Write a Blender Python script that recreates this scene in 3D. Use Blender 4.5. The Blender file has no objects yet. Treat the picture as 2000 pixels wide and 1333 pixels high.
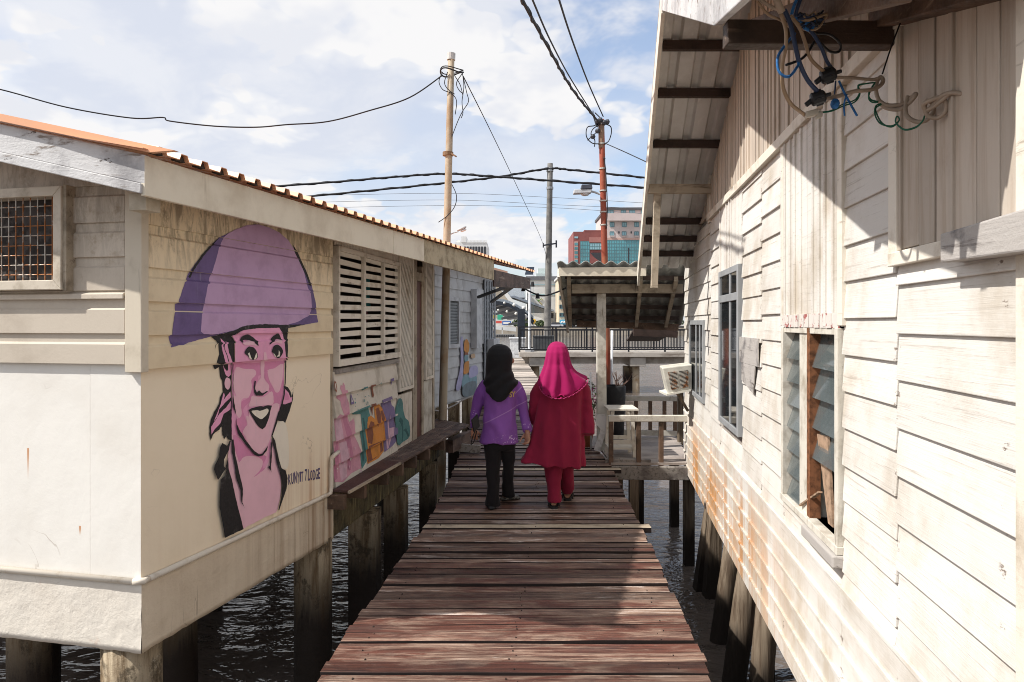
import bpy, bmesh, math, random
from mathutils import Vector, Matrix, noise as mnoise
from mathutils.geometry import tessellate_polygon
random.seed(7)
RND = random.Random(11)
C = bpy.context.scene.collection
SC = bpy.context.scene
# ------------------------------------------------------------------ survey of the place (24 mm lens, eye 1.72 m above the boards)
F = 1333.0; CX = 1000.0; HY = 632.0; EYE = 1.72
WZ = -1.28                                   # river level
def V(*a): return Vector(a)
def atY(px, py, Y): return Vector(((px-CX)/F*Y, Y, EYE+(HY-py)/F*Y))
def onZ(px, py, z):
    return atY(px, py, (EYE-z)*F/(py-HY))
class Wall:
    """A vertical wall plane: origin, direction along it, outward normal."""
    def __init__(s, ox, oy, dx, dy, side):
        s.o = Vector((ox, oy, 0)); s.d = Vector((dx, dy, 0)).normalized()
        s.n = Vector((s.d.y, -s.d.x, 0))*side
    def P(s, a, z, o=0.0):
        q = s.o + s.d*a + s.n*o
        return Vector((q.x, q.y, z))
    def sz(s, px, py, o=0.0):
        k = (px-CX)/F; org = s.o + s.n*o
        Y = (s.n.x*org.x+s.n.y*org.y)/(s.n.x*k+s.n.y)
        p = Vector((k*Y, Y, 0))
        return ((p-s.o).dot(s.d), EYE+(HY-py)/F*Y)
    def S(s, px, o=0.0): return s.sz(px, HY, o)[0]
# ------------------------------------------------------------------ mesh collector
class MB:
    def __init__(s): s.v=[]; s.f=[]; s.m=[]
    def add(s, vs, fs, mi=0):
        b=len(s.v); s.v += [Vector(v) for v in vs]
        for f in fs: s.f.append([b+i for i in f]); s.m.append(mi)
    def obox(s, o, a, b, c, mi=0):
        o=Vector(o);a=Vector(a);b=Vector(b);c=Vector(c)
        vs=[o,o+a,o+a+b,o+b,o+c,o+a+c,o+a+b+c,o+b+c]
        s.add(vs,[(0,3,2,1),(4,5,6,7),(0,1,5,4),(1,2,6,5),(2,3,7,6),(3,0,4,7)],mi)
    def box(s, x0,x1,y0,y1,z0,z1, mi=0): s.obox((x0,y0,z0),(x1-x0,0,0),(0,y1-y0,0),(0,0,z1-z0),mi)
    def hexa(s, b4, t4, mi=0):
        s.add(list(b4)+list(t4),[(0,3,2,1),(4,5,6,7),(0,1,5,4),(1,2,6,5),(2,3,7,6),(3,0,4,7)],mi)
    def beam(s, a, b, w, h, up=(0,0,1), mi=0, ext=0.0):
        a=Vector(a);b=Vector(b);t=(b-a).normalized();a=a-t*ext;b=b+t*ext
        up=Vector(up); sd=t.cross(up)
        if sd.length<1e-5: sd=t.cross(Vector((1,0,0)))
        sd.normalize(); u=sd.cross(t).normalized()
        s.obox(a-sd*w/2-u*h/2, b-a, sd*w, u*h, mi)
    def wbox(s, W, a0,a1,z0,z1,o0,o1, mi=0):
        s.obox(W.P(a0,z0,o0), W.d*(a1-a0), W.n*(o1-o0), Vector((0,0,z1-z0)), mi)
    def tube(s, pts, r, n=8, mi=0, cap=True):
        pts=[Vector(p) for p in pts]; N=len(pts)
        rr = r if isinstance(r,(list,tuple)) else [r]*N
        rings=[]; prev=None
        for i,p in enumerate(pts):
            t=(pts[min(i+1,N-1)]-pts[max(i-1,0)])
            if t.length<1e-9: t=Vector((0,0,1))
            t.normalize()
            if prev is None:
                u=t.cross(Vector((0,0,1)))
                if u.length<1e-3: u=t.cross(Vector((1,0,0)))
            else: u=prev-t*prev.dot(t)
            u.normalize(); prev=u; w=t.cross(u)
            rings.append([p+(u*math.cos(2*math.pi*k/n)+w*math.sin(2*math.pi*k/n))*rr[i] for k in range(n)])
        b=len(s.v)
        for rg in rings: s.v+=rg
        for i in range(N-1):
            for k in range(n):
                s.f.append([b+i*n+k,b+i*n+(k+1)%n,b+(i+1)*n+(k+1)%n,b+(i+1)*n+k]); s.m.append(mi)
        if cap:
            s.f.append([b+k for k in range(n)][::-1]); s.m.append(mi)
            s.f.append([b+(N-1)*n+k for k in range(n)]); s.m.append(mi)
    def loft(s, rings, mi=0, cap=True):
        n=len(rings[0]); b=len(s.v)
        for rg in rings: s.v+=[Vector(p) for p in rg]
        for i in range(len(rings)-1):
            for k in range(n):
                s.f.append([b+i*n+k,b+i*n+(k+1)%n,b+(i+1)*n+(k+1)%n,b+(i+1)*n+k]); s.m.append(mi)
        if cap:
            s.f.append([b+k for k in range(n)][::-1]); s.m.append(mi)
            s.f.append([b+(len(rings)-1)*n+k for k in range(n)]); s.m.append(mi)
    def sphere(s, c, r, sx=1,sy=1,sz=1, n=10, m=6, mi=0):
        c=Vector(c)
        rings=[]
        for j in range(m+1):
            th=math.pi*(0.02+0.96*j/m)
            rings.append([c+Vector((r*sx*math.sin(th)*math.cos(2*math.pi*k/n),r*sy*math.sin(th)*math.sin(2*math.pi*k/n),-r*sz*math.cos(th))) for k in range(n)])
        s.loft(rings,mi)
    def prism(s, poly, ext, mi=0):
        """poly: coplanar 3-D outline, ext: thickness vector"""
        poly=[Vector(p) for p in poly]; n=len(poly); e=Vector(ext)
        b=len(s.v); s.v+=poly+[p+e for p in poly]
        for t in tessellate_polygon([poly]):
            s.f.append([b+i for i in t]); s.m.append(mi)
            s.f.append([b+n+i for i in t][::-1]); s.m.append(mi)
        for k in range(n):
            s.f.append([b+k,b+(k+1)%n,b+n+(k+1)%n,b+n+k]); s.m.append(mi)
    def build(s, name, mats, parent=None, smooth=False, recalc=True, bevel=0.0):
        me=bpy.data.meshes.new(name)
        if parent is not None: org=wloc(parent)
        else:
            xs=[v.x for v in s.v]; ys=[v.y for v in s.v]; zs=[v.z for v in s.v]
            org=Vector(((min(xs)+max(xs))/2,(min(ys)+max(ys))/2,min(zs)))
        me.from_pydata([tuple(v-org) for v in s.v],[],s.f)
        if not isinstance(mats,(list,tuple)): mats=[mats]
        for m in mats: me.materials.append(m)
        if len(mats)>1: me.polygons.foreach_set('material_index', s.m)
        if smooth: me.polygons.foreach_set('use_smooth',[True]*len(me.polygons))
        if recalc:
            bm=bmesh.new(); bm.from_mesh(me); bmesh.ops.recalc_face_normals(bm, faces=bm.faces); bm.to_mesh(me); bm.free()
        me.update()
        o=bpy.data.objects.new(name, me); C.objects.link(o)
        if parent is not None: o.parent=parent
        else: o.location=org
        if bevel>0:
            md=o.modifiers.new('edge','BEVEL'); md.width=bevel; md.segments=2; md.limit_method='ANGLE'; md.angle_limit=math.radians(50)
        return o
def wloc(o):
    p=Vector((0,0,0))
    while o is not None: p=p+o.location; o=o.parent
    return p
def thing(name, label, cat, loc, group=None):
    o=bpy.data.objects.new(name, None); C.objects.link(o); o.location=loc; o.empty_display_size=0.2
    return tag(o,label,cat,group)
def tag(o, label, cat, group=None):
    o['label']=label; o['category']=cat
    if group: o['group']=group
    return o
def struct(o): o['kind']='structure'; return o
def copy_tree(o, parent=None):
    c=o.copy(); C.objects.link(c)
    if parent is not None: c.parent=parent
    for ch in list(o.children): copy_tree(ch,c)
    return c
def crom(pts, k=4, closed=True):
    n=len(pts); out=[]
    P=[Vector(p) for p in pts]
    rng=range(n) if closed else range(n-1)
    for i in rng:
        if closed: a,b,c,d=P[(i-1)%n],P[i],P[(i+1)%n],P[(i+2)%n]
        else: a,b,c,d=P[max(i-1,0)],P[i],P[i+1],P[min(i+2,n-1)]
        for j in range(k):
            t=j/k
            out.append(0.5*((2*b)+(c-a)*t+(2*a-5*b+4*c-d)*t*t+(3*b-a-3*c+d)*t**3))
    if not closed: out.append(P[-1])
    return out
# ------------------------------------------------------------------ painted shapes that follow a wall's relief
def clip_h(poly, z, keep_above):
    out=[]; n=len(poly)
    for i in range(n):
        a=poly[i]; b=poly[(i+1)%n]
        ia=(a[1]>=z) if keep_above else (a[1]<=z); ib=(b[1]>=z) if keep_above else (b[1]<=z)
        if ia: out.append(a)
        if ia!=ib:
            t=(z-a[1])/(b[1]-a[1]); out.append((a[0]+(b[0]-a[0])*t,z))
    return out
def paint(mb, W, outline_sz, bands, mi, eps):
    pts=[Vector((a,b,0)) for a,b in outline_sz]
    for t in tessellate_polygon([pts]):
        tri=[outline_sz[i] for i in t]
        for (z0,z1,o0,o1) in bands:
            p=clip_h(tri,z0,True)
            if len(p)<3: continue
            p=clip_h(p,z1,False)
            if len(p)<3: continue
            vs=[W.P(a,z,o0+(o1-o0)*((z-z0)/(z1-z0))+eps) for a,z in p]
            mb.add(vs,[list(range(len(vs)))],mi)
# ------------------------------------------------------------------ materials
def srgb(r,g,b):
    f=lambda c:(c/255/12.92) if c/255<=0.04045 else ((c/255+0.055)/1.055)**2.4
    return (f(r),f(g),f(b),1)
def c4(c): return tuple(c)+(1,) if len(c)==3 else tuple(c)
class NT:
    def __init__(s, name):
        s.m=bpy.data.materials.new(name); s.m.use_nodes=True; s.t=s.m.node_tree; s.n=s.t.nodes; s.l=s.t.links
        s.b=s.n['Principled BSDF']; s.geo=s.n.new('ShaderNodeNewGeometry'); s.pos=s.geo.outputs['Position']
    def put(s, sock, val):
        if hasattr(val,'is_output'): s.l.new(val, sock)
        else: sock.default_value=val
    def mapping(s, scale=(1,1,1), rot=(0,0,0), loc=(0,0,0), vec=None):
        if any(rot):                                   # turn into the wall's own axes first, then stretch
            r=s.n.new('ShaderNodeMapping'); r.inputs['Rotation'].default_value=tuple(-a for a in rot); s.l.new(vec or s.pos,r.inputs['Vector'])
            vec=r.outputs[0]; rot=(0,0,0)
        q=s.n.new('ShaderNodeMapping'); q.inputs['Scale'].default_value=scale; q.inputs['Rotation'].default_value=rot; q.inputs['Location'].default_value=loc
        s.l.new(vec or s.pos,q.inputs['Vector']); return q.outputs[0]
    def noise(s, vec, scale, detail=5, rough=.6, dist=0):
        q=s.n.new('ShaderNodeTexNoise'); q.inputs['Scale'].default_value=scale; q.inputs['Detail'].default_value=detail
        q.inputs['Roughness'].default_value=rough; q.inputs['Distortion'].default_value=dist
        s.l.new(vec,q.inputs['Vector']); return q.outputs['Fac']
    def ramp(s, fac, a, b, va=0.0, vb=1.0):
        q=s.n.new('ShaderNodeMapRange'); q.clamp=True; q.interpolation_type='SMOOTHSTEP'
        s.l.new(fac,q.inputs[0]); q.inputs[1].default_value=a; q.inputs[2].default_value=b; q.inputs[3].default_value=va; q.inputs[4].default_value=vb
        return q.outputs[0]
    def math(s, op, a, b=0.0, clamp=False):
        q=s.n.new('ShaderNodeMath'); q.operation=op; q.use_clamp=clamp; s.put(q.inputs[0],a); s.put(q.inputs[1],b); return q.outputs[0]
    def mix(s, fac, a, b, mode='MIX'):
        q=s.n.new('ShaderNodeMix'); q.data_type='RGBA'; q.blend_type=mode
        s.put(q.inputs['Factor'],fac)
        for nm,v in (('A',a),('B',b)):
            sock=[i for i in q.inputs if i.name==nm and i.type=='RGBA'][0]
            s.put(sock, v if hasattr(v,'is_output') else c4(v))
        return [o for o in q.outputs if o.type=='RGBA'][0]
    def sep(s, vec=None):
        q=s.n.new('ShaderNodeSeparateXYZ'); s.l.new(vec or s.pos,q.inputs[0]); return q.outputs
    def bump(s, h, strength=.3, dist=.01, prev=None):
        q=s.n.new('ShaderNodeBump'); q.inputs['Strength'].default_value=strength; q.inputs['Distance'].default_value=dist
        s.l.new(h,q.inputs['Height'])
        if prev is not None: s.l.new(prev,q.inputs['Normal'])
        s.l.new(q.outputs[0],s.b.inputs['Normal']); return q.outputs[0]
    def island(s): return s.geo.outputs['Random Per Island']
    def done(s, col, rough=.6, metal=0.0, spec=.3):
        s.put(s.b.inputs['Base Color'], col if hasattr(col,'is_output') else c4(col))
        s.put(s.b.inputs['Roughness'], rough); s.put(s.b.inputs['Metallic'], metal)
        s.put(s.b.inputs['Specular IOR Level'], spec)
        return s.m
AX={'x':(1,14,14),'y':(14,1,14),'z':(14,14,1)}
def surf(name, base, dirt=None, dirt_s=3.0, dirt_r=(.5,.75), grain=None, graincol=None, grain_s=6.0, grain_r=(.5,.7), peel=None, peel_s=9.0, peel_r=(.66,.68),
         isl=0.0, rough=.65, bump=.25, bdist=.004, metal=0.0, spec=.3, fine=60.0, rotz=0.0):
    """general weathered surface: base colour, blotchy dirt, directional grain or runs, flaked patches, per-board tone"""
    t=NT(name); col=c4(base)
    v=t.mapping((1,1,1),(0,0,rotz))
    if dirt is not None:
        col=t.mix(t.ramp(t.noise(v,dirt_s,7,.65),*dirt_r), col, c4(dirt))
    g=None
    if grain:
        g=t.noise(t.mapping(AX[grain],(0,0,rotz)),grain_s/4,6,.65,.4)
        if graincol is not None: col=t.mix(t.ramp(g,*grain_r), col, c4(graincol))
    p=None
    if peel is not None:
        sc=tuple(1+.18*(a-1) for a in AX[grain]) if grain else (1,1,1)
        p=t.ramp(t.noise(t.mapping(sc,(0,0,rotz),(3,7,1)),peel_s,8,.7),*peel_r)
        col=t.mix(p, col, c4(peel))
    if isl>0:
        q=t.n.new('ShaderNodeHueSaturation'); t.l.new(t.ramp(t.island(),0,1,1-isl,1+isl),q.inputs['Value']); t.put(q.inputs['Color'],col if hasattr(col,'is_output') else c4(col)); col=q.outputs[0]
    f=t.noise(v,fine,5,.7); nb=t.bump(f,bump,bdist)
    if g is not None: nb=t.bump(g,bump*1.2,bdist*1.5,nb)
    if p is not None: nb=t.bump(p,min(1,bump*1.5),-bdist,nb)
    rr=t.ramp(f,.3,.7,max(.05,rough-.12),min(1,rough+.12))
    return t.done(col,rr,metal,spec)
M={}
RZ_R=-math.atan2(.1395,1)     # heading of the right-hand house
RZ_L=-math.atan2(.268,1)
# cream boards in the right-hand house, rust runs low on the wall
def right_wall_mat():
    t=NT('white_weatherboard_paint'); rot=(0,0,RZ_R)
    base=(.66,.63,.58,1)
    v=t.mapping()
    blot=t.noise(v,2.2,7,.65)
    col=t.mix(t.ramp(blot,.42,.70,0,.85), base, (.47,.41,.33,1))
    gr=t.noise(t.mapping((38,.9,38),rot),2.0,8,.75,.25)
    col=t.mix(t.ramp(gr,.55,.68,0,.55), col, (.30,.25,.20,1))
    crack=t.noise(t.mapping((34,.55,34),rot,(2,5,3)),2.2,9,.78,.5)
    col=t.mix(t.ramp(crack,.655,.69,0,.8), col, (.20,.17,.14,1))
    xyz=t.sep()
    yy=t.math('MULTIPLY',t.ramp(xyz[1],3.0,5.2),t.ramp(xyz[1],9.6,7.4))
    run=t.noise(t.mapping((5.5,5.5,.07),(0,0,0),(1,2,0)),1.0,7,.66,.1)
    run2=t.noise(t.mapping((31,31,.25),(0,0,0),(4,2,0)),1.0,5,.7,.1); big=t.noise(t.mapping((1,1,.6)),1.7,3,.5)
    low=t.ramp(t.math('ADD',xyz[2],t.math('MULTIPLY',run2,.5)),1.05,.45,0,.95)            # run-off stains below the window sills
    rr=t.math('MULTIPLY',t.ramp(t.math('ADD',t.math('MULTIPLY',run,.5),t.math('ADD',t.math('MULTIPLY',run2,.2),t.math('MULTIPLY',big,.3))),.43,.57),t.math('MULTIPLY',low,yy))
    col=t.mix(t.math('MULTIPLY',rr,1.0,True), col, (.46,.215,.065,1))
    lowg=t.math('MULTIPLY',t.ramp(xyz[2],1.1,.1,0,.75),t.ramp(t.noise(t.mapping((1,1,.5),(0,0,0),(3,3,1)),2.6,8,.72),.48,.66))
    col=t.mix(lowg, col, (.48,.40,.30,1))
    nz=t.noise(t.mapping((16,16,16)),1.0,3,.5)
    loc_=t.mapping((1,1,1),rot); sy_=t.sep(loc_)[1]
    jm=None
    for px_ in (1757,1650,1535,1490,1452,1409,1390,1970):
        k_=(px_-CX)/F; Y_=.998/(k_-.1395); sj_=Y_*math.sqrt(1+.1395**2)+.998*math.sin(-RZ_R)
        q_=t.ramp(t.math('ABSOLUTE',t.math('SUBTRACT',sy_,sj_)),.030,.008,0,1); jm=q_ if jm is None else t.math('MAXIMUM',jm,q_)
    nl=t.ramp(t.noise(t.mapping((7,7,16),(0,0,0),(1,4,2)),1.6,5,.7),.60,.66)
    col=t.mix(t.math('MULTIPLY',t.math('MULTIPLY',jm,nl),.85),col,(.13,.085,.06,1))
    spots=t.ramp(t.noise(t.mapping((5,5,5),(0,0,0),(9,3,4)),6.0,8,.75),.735,.75)
    col=t.mix(spots, col, (.14,.10,.075,1))
    q=t.n.new('ShaderNodeHueSaturation'); t.l.new(t.ramp(t.island(),0,1,.93,1.05),q.inputs['Value']); t.put(q.inputs['Color'],col)
    nb=t.bump(gr,.35,.006); nb=t.bump(crack,.25,.004,nb)
    return t.done(q.outputs[0],.62,0,.25)
M['rwall']=right_wall_mat()
def gable_mat():
    t=NT('dusty_gable_paint')
    base=(.52,.45,.375,1)
    g=t.noise(t.mapping((20,20,1.2)),1.4,6,.65,.3)
    col=t.mix(t.ramp(g,.42,.72,0,.8),base,(.40,.32,.245,1))
    b=t.noise(t.mapping(),3,6,.65)
    col=t.mix(t.ramp(b,.56,.75,0,.55),col,(.36,.27,.20,1))
    q=t.n.new('ShaderNodeHueSaturation'); t.l.new(t.ramp(t.island(),0,1,.86,1.10),q.inputs['Value']); t.put(q.inputs['Color'],col)
    nb=t.bump(g,.5,.006); nb=t.bump(t.noise(t.mapping(),70,4,.7),.25,.003,nb)
    return t.done(q.outputs[0],.7,0,.2)
M['gable']=gable_mat()
M['trim']=surf('cream_trim_paint',(.70,.645,.55),(.46,.39,.30),4,(.5,.72),'y',(.30,.25,.19),7,(.6,.74),(.24,.20,.16),14,(.70,.72),isl=.05)
M['oldgrey']=surf('bare_grey_timber',(.30,.27,.24),(.14,.12,.11),5,(.45,.7),'y',(.10,.085,.07),8,(.5,.68),isl=.12,bump=.5,rotz=RZ_R)
M['oldplank']=surf('peeling_grey_plank',(.42,.39,.36),(.13,.12,.12),4,(.48,.66),'y',(.12,.10,.09),8,(.55,.68),isl=.1,bump=.5,rotz=RZ_R)
M['darkbeam']=surf('dark_stained_beam',(.085,.055,.04),(.04,.028,.02),5,(.4,.7),'x',(.20,.14,.10),8,(.58,.74),isl=.15,bump=.5)
M['brownbeam']=surf('brown_stained_beam',(.17,.105,.07),(.07,.045,.03),4,(.4,.7),'y',(.30,.22,.16),8,(.58,.75),isl=.15,bump=.5)
M['mossbeam']=surf('mossy_beam',(.14,.11,.055),(.04,.035,.02),6,(.4,.65),'z',(.36,.30,.15),8,(.52,.70),isl=.1,bump=.6)
M['palebeam']=surf('pale_raw_timber',(.42,.35,.26),(.20,.16,.115),5,(.45,.72),'x',(.16,.12,.085),8,(.55,.72),isl=.12,bump=.4)
M['palepost']=surf('flaking_cream_post',(.60,.565,.49),(.36,.315,.25),6,(.45,.7),'z',(.20,.16,.11),9,(.60,.72),(.13,.10,.075),12,(.68,.70),bump=.4)
M['barge']=surf('flaking_white_bargeboard',(.58,.57,.56),(.33,.32,.32),4,(.42,.68),'x',(.20,.16,.13),6,(.56,.70),(.10,.075,.06),9,(.66,.685),bump=.6)
M['fascia']=surf('beige_fascia_paint',(.72,.645,.51),(.56,.48,.36),2.2,(.45,.75),'z',(.36,.29,.19),3,(.60,.76),rough=.55,bump=.12)
M['fascia2']=surf('stained_fascia_paint',(.46,.385,.26),(.22,.17,.105),6,(.42,.68),'z',(.17,.125,.075),5,(.54,.72),rough=.7,bump=.3)
def roof_peach():
    t=NT('peach_roof_sheet'); n=t.noise(t.mapping(),4,5,.6)
    return t.done(t.mix(t.ramp(n,.4,.75,0,.6),(.80,.40,.22,1),(.62,.36,.24,1)),.45,0,.4)
M['peach']=roof_peach()
M['sheet']=surf('underside_of_roof_sheet',(.64,.625,.595),(.46,.435,.40),2,(.4,.75),'y',(.72,.70,.66),3,(.55,.75),isl=.05,rough=.5,bump=.08,spec=.4)
M['fibro']=surf('grey_fibre_cement_sheet',(.27,.27,.25),(.13,.13,.115),5,(.4,.7),None,bump=.35,rough=.85)
M['purlin']=surf('dark_purlin',(.060,.038,.03),(.03,.02,.015),6,(.4,.7),'x',(.11,.075,.055),8,(.6,.75),isl=.15)
# left house
def render_mat(name, base, d1, d2, lump, runs=0.0, pink=0.0, drips=()):
    t=NT(name); v=t.mapping()
    n1=t.noise(v,1.6,7,.6); col=t.mix(t.ramp(n1,.42,.78,0,.65),c4(base),c4(d1))
    st=t.noise(t.mapping((9,9,.10)),1.2,7,.68,.15)
    xyz=t.sep()
    if runs>0:
        lowm=t.ramp(xyz[2],.95,.33,0,1)
        far=t.ramp(xyz[1],4.2,5.5,.08,1)
        col=t.mix(t.math('MULTIPLY',t.math('MULTIPLY',t.ramp(st,.43,.68),lowm),t.math('MULTIPLY',far,runs)),col,c4(d2))
    if pink>0:
        col=t.mix(t.ramp(t.noise(t.mapping((1,1,1),(0,0,0),(4,1,2)),2.6,4,.6),.60,.66,0,pink),col,(.58,.36,.26,1))
    ck=t.math('ABSOLUTE',t.math('SUBTRACT',t.noise(t.mapping((1,1,1.3),(0,0,0),(2,9,4)),.9,4,.5,1.6),.5))
    ckm=t.math('MULTIPLY',t.ramp(ck,.0035,.0012,0,1),t.ramp(t.noise(t.mapping((1,1,1),(0,0,0),(6,2,8)),1.4,3,.5),.52,.60,0,.45))
    col=t.mix(ckm,col,(.27,.20,.14,1))
    for (sx,sy,sz_,ln) in drips:
        xx=t.math('ABSOLUTE',t.math('SUBTRACT',xyz[0],sx)); zd=t.math('SUBTRACT',sz_,xyz[2])
        mk=t.math('MULTIPLY',t.ramp(xx,.009,.002,0,1),t.math('MULTIPLY',t.ramp(zd,.0,.004),t.ramp(zd,ln,.01,0,.95)))
        col=t.mix(mk,col,(.50,.20,.05,1))
    sp=t.ramp(t.noise(t.mapping((1,1,1),(0,0,0),(5,5,2)),17,8,.75),.715,.74,0,.85)
    col=t.mix(sp,col,(.20,.15,.11,1))
    nb=t.bump(t.noise(v,7,5,.55),.22*lump,.03); nb=t.bump(t.noise(v,38,6,.7),.28*lump,.008,nb)
    return t.done(col,.75,0,.2)
M['panel']=render_mat('cream_rendered_panel',(.86,.74,.565),(.77,.65,.47),(.48,.25,.12),.5,runs=.8)
M['panelw']=render_mat('white_rendered_panel',(.78,.75,.69),(.66,.615,.545),(.45,.25,.12),.4,drips=((-2.685,0,1.03,.19),(-2.35,0,.62,.06)))
M['skirt']=render_mat('cracked_concrete_skirt',(.68,.575,.44),(.50,.40,.29),(.27,.16,.09),1.8,runs=.95)
M['skirtw']=render_mat('rough_white_concrete_skirt',(.70,.645,.56),(.55,.47,.38),(.3,.2,.1),1.5,pink=.55)
def board_mat(name, base, d, top):
    t=NT(name); v=t.mapping()
    col=t.mix(t.ramp(t.noise(v,3.2,7,.65),.42,.75,0,.7),c4(base),c4(d))
    xyz=t.sep()
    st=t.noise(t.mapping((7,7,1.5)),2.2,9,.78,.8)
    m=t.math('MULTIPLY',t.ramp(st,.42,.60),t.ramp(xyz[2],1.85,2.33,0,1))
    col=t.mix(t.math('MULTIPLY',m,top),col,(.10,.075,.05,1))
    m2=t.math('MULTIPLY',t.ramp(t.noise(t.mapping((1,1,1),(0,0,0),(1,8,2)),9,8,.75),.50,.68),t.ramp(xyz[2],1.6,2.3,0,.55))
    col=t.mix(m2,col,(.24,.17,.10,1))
    q=t.n.new('ShaderNodeHueSaturation'); t.l.new(t.ramp(t.island(),0,1,.94,1.06),q.inputs['Value']); t.put(q.inputs['Color'],col)
    nb=t.bump(t.noise(v,55,5,.7),.25,.004); nb=t.bump(st,.15,.003,nb)
    return t.done(q.outputs[0],.66,0,.25)
M['lboard']=board_mat('mildewed_cream_boards',(.78,.65,.45),(.62,.49,.32),.62)
M['fboard']=board_mat('grey_cream_boards',(.56,.49,.40),(.43,.365,.29),.35)
M['postboard']=surf('cream_corner_board',(.60,.53,.42),(.42,.36,.27),4,(.48,.75),'z',(.30,.25,.18),6,(.62,.76),bump=.15)
M['frame']=surf('cream_window_frame',(.60,.53,.43),(.40,.34,.26),6,(.48,.72),None,bump=.15)
M['meshwire']=surf('rusty_welded_mesh',(.50,.46,.40),(.34,.13,.04),14,(.42,.55),None,metal=.3,rough=.6)
M['dark']=surf('dark_interior',(.020,.018,.017),(.035,.03,.028),3,(.4,.7),None,rough=.9)
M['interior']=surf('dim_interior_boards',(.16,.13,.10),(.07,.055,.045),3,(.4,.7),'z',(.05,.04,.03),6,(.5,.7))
M['pipe']=surf('painted_conduit',(.66,.59,.49),(.42,.33,.23),7,(.5,.72),None,bump=.1,rough=.5)
def pile_mat():
    t=NT('tidal_concrete_pile'); v=t.mapping(); z=t.sep()[2]
    st=t.noise(t.mapping((11,11,.8)),1.4,7,.7,.3)
    col=t.mix(t.ramp(st,.40,.65),(.40,.32,.215,1),(.12,.075,.035,1))
    col=t.mix(t.ramp(t.noise(t.mapping((1,1,.6)),5,7,.75),.50,.60,0,.8),col,(.05,.035,.018,1)); col=t.mix(t.ramp(t.noise(t.mapping((1,1,1),(0,0,0),(4,4,4)),9,6,.75),.60,.66,0,.6),col,(.46,.40,.31,1))
    wet=t.math('ADD',z,t.math('MULTIPLY',st,.7))
    col=t.mix(t.ramp(wet,.20,-.35),col,(.025,.017,.012,1))
    nb=t.bump(t.noise(v,26,6,.7),.6,.015)
    return t.done(col,.7,0,.3)
M['pile']=pile_mat()
def tpile_mat():
    t=NT('tidal_timber_pile'); z=t.sep()[2]
    st=t.noise(t.mapping((20,20,1)),1.2,6,.65,.3)
    col=t.mix(t.ramp(st,.38,.68),(.20,.155,.11,1),(.075,.05,.032,1))
    wet=t.math('ADD',z,t.math('MULTIPLY',st,.5))
    col=t.mix(t.ramp(wet,-.45,-.72),col,(.022,.016,.012,1))
    t.bump(st,.8,.01)
    return t.done(col,.7,0,.25)
M['tpile']=tpile_mat()
def deck_mat():
    t=NT('worn_red_brown_boards')
    isl=t.island()
    ofs=t.n.new('ShaderNodeCombineXYZ'); t.l.new(t.math('MULTIPLY',isl,37.0),ofs.inputs[0]); t.l.new(t.math('MULTIPLY',isl,11.0),ofs.inputs[2])
    ad=t.n.new('ShaderNodeVectorMath'); ad.operation='ADD'; t.l.new(t.pos,ad.inputs[0]); t.l.new(ofs.outputs[0],ad.inputs[1]); v=ad.outputs[0]
    grain=t.noise(t.mapping((1.2,75,75),vec=v),1.5,9,.75,.35)
    wear=t.noise(t.mapping((1.6,9,9),vec=v),1.25,9,.74,.9)
    blot=t.noise(t.mapping((1,1,1),vec=t.pos),1.3,5,.6)
    isl2=t.math('FRACT',t.math('MULTIPLY',isl,7.31))
    paint=t.mix(t.ramp(grain,.38,.62),(.118,.043,.029,1),(.038,.017,.012,1))
    bare=t.mix(t.ramp(grain,.36,.62),(.30,.208,.155,1),(.078,.046,.034,1))
    w=t.math('ADD',wear,t.math('ADD',t.math('MULTIPLY',isl2,.20),t.math('MULTIPLY',blot,.35)))
    col=t.mix(t.ramp(w,.64,.86),paint,bare)
    pale=t.math('MULTIPLY',t.ramp(t.math('ADD',w,t.math('MULTIPLY',grain,-.30)),.73,.83),.85)
    col=t.mix(pale,col,(.46,.39,.345,1))
    col=t.mix(t.math('MULTIPLY',t.ramp(grain,.60,.70),.8),col,(.025,.013,.012,1))
    dk=t.math('MULTIPLY',t.ramp(t.noise(t.mapping((1.1,2.5,1.1),(0,0,0),(3,1,0),vec=t.pos),2.1,6,.65),.50,.68),.6)
    col=t.mix(dk,col,(.040,.021,.019,1))
    sp=t.ramp(t.noise(t.mapping((1,1,1),(0,0,0),(8,1,3)),26,6,.8),.74,.76,0,.9)
    col=t.mix(sp,col,(.02,.012,.01,1))
    yfar=t.ramp(t.sep()[1],14,20)                  # far stretch painted paler, its sunlight put into the colour
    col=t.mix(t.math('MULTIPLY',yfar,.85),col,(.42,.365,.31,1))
    q=t.n.new('ShaderNodeHueSaturation'); t.l.new(t.ramp(isl,0,1,.66,1.42),q.inputs['Value']); t.put(q.inputs['Color'],col)
    nb=t.bump(grain,.8,.006); nb=t.bump(wear,.4,.006,nb)
    return t.done(q.outputs[0],t.ramp(wear,.4,.7,.45,.8),0,.3)
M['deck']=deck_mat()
M['deckpale']=surf('pale_new_deck_board',(.50,.42,.31),(.24,.19,.14),4,(.45,.7),'x',(.18,.13,.09),8,(.55,.7),bump=.4)
M['platform']=surf('grey_platform_boards',(.36,.31,.275),(.22,.185,.165),3,(.4,.7),'x',(.18,.15,.13),5,(.55,.75),isl=.15,bump=.2)
M['ledge']=surf('brown_painted_ledge',(.105,.052,.043),(.065,.035,.03),3,(.4,.7),'y',(.17,.11,.09),6,(.6,.75),bump=.15)
M['ledgeold']=surf('weathered_ledge_planks',(.145,.095,.075),(.06,.038,.032),5,(.4,.65),'y',(.34,.27,.21),8,(.56,.72),isl=.2,bump=.6,rotz=-.2)
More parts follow.
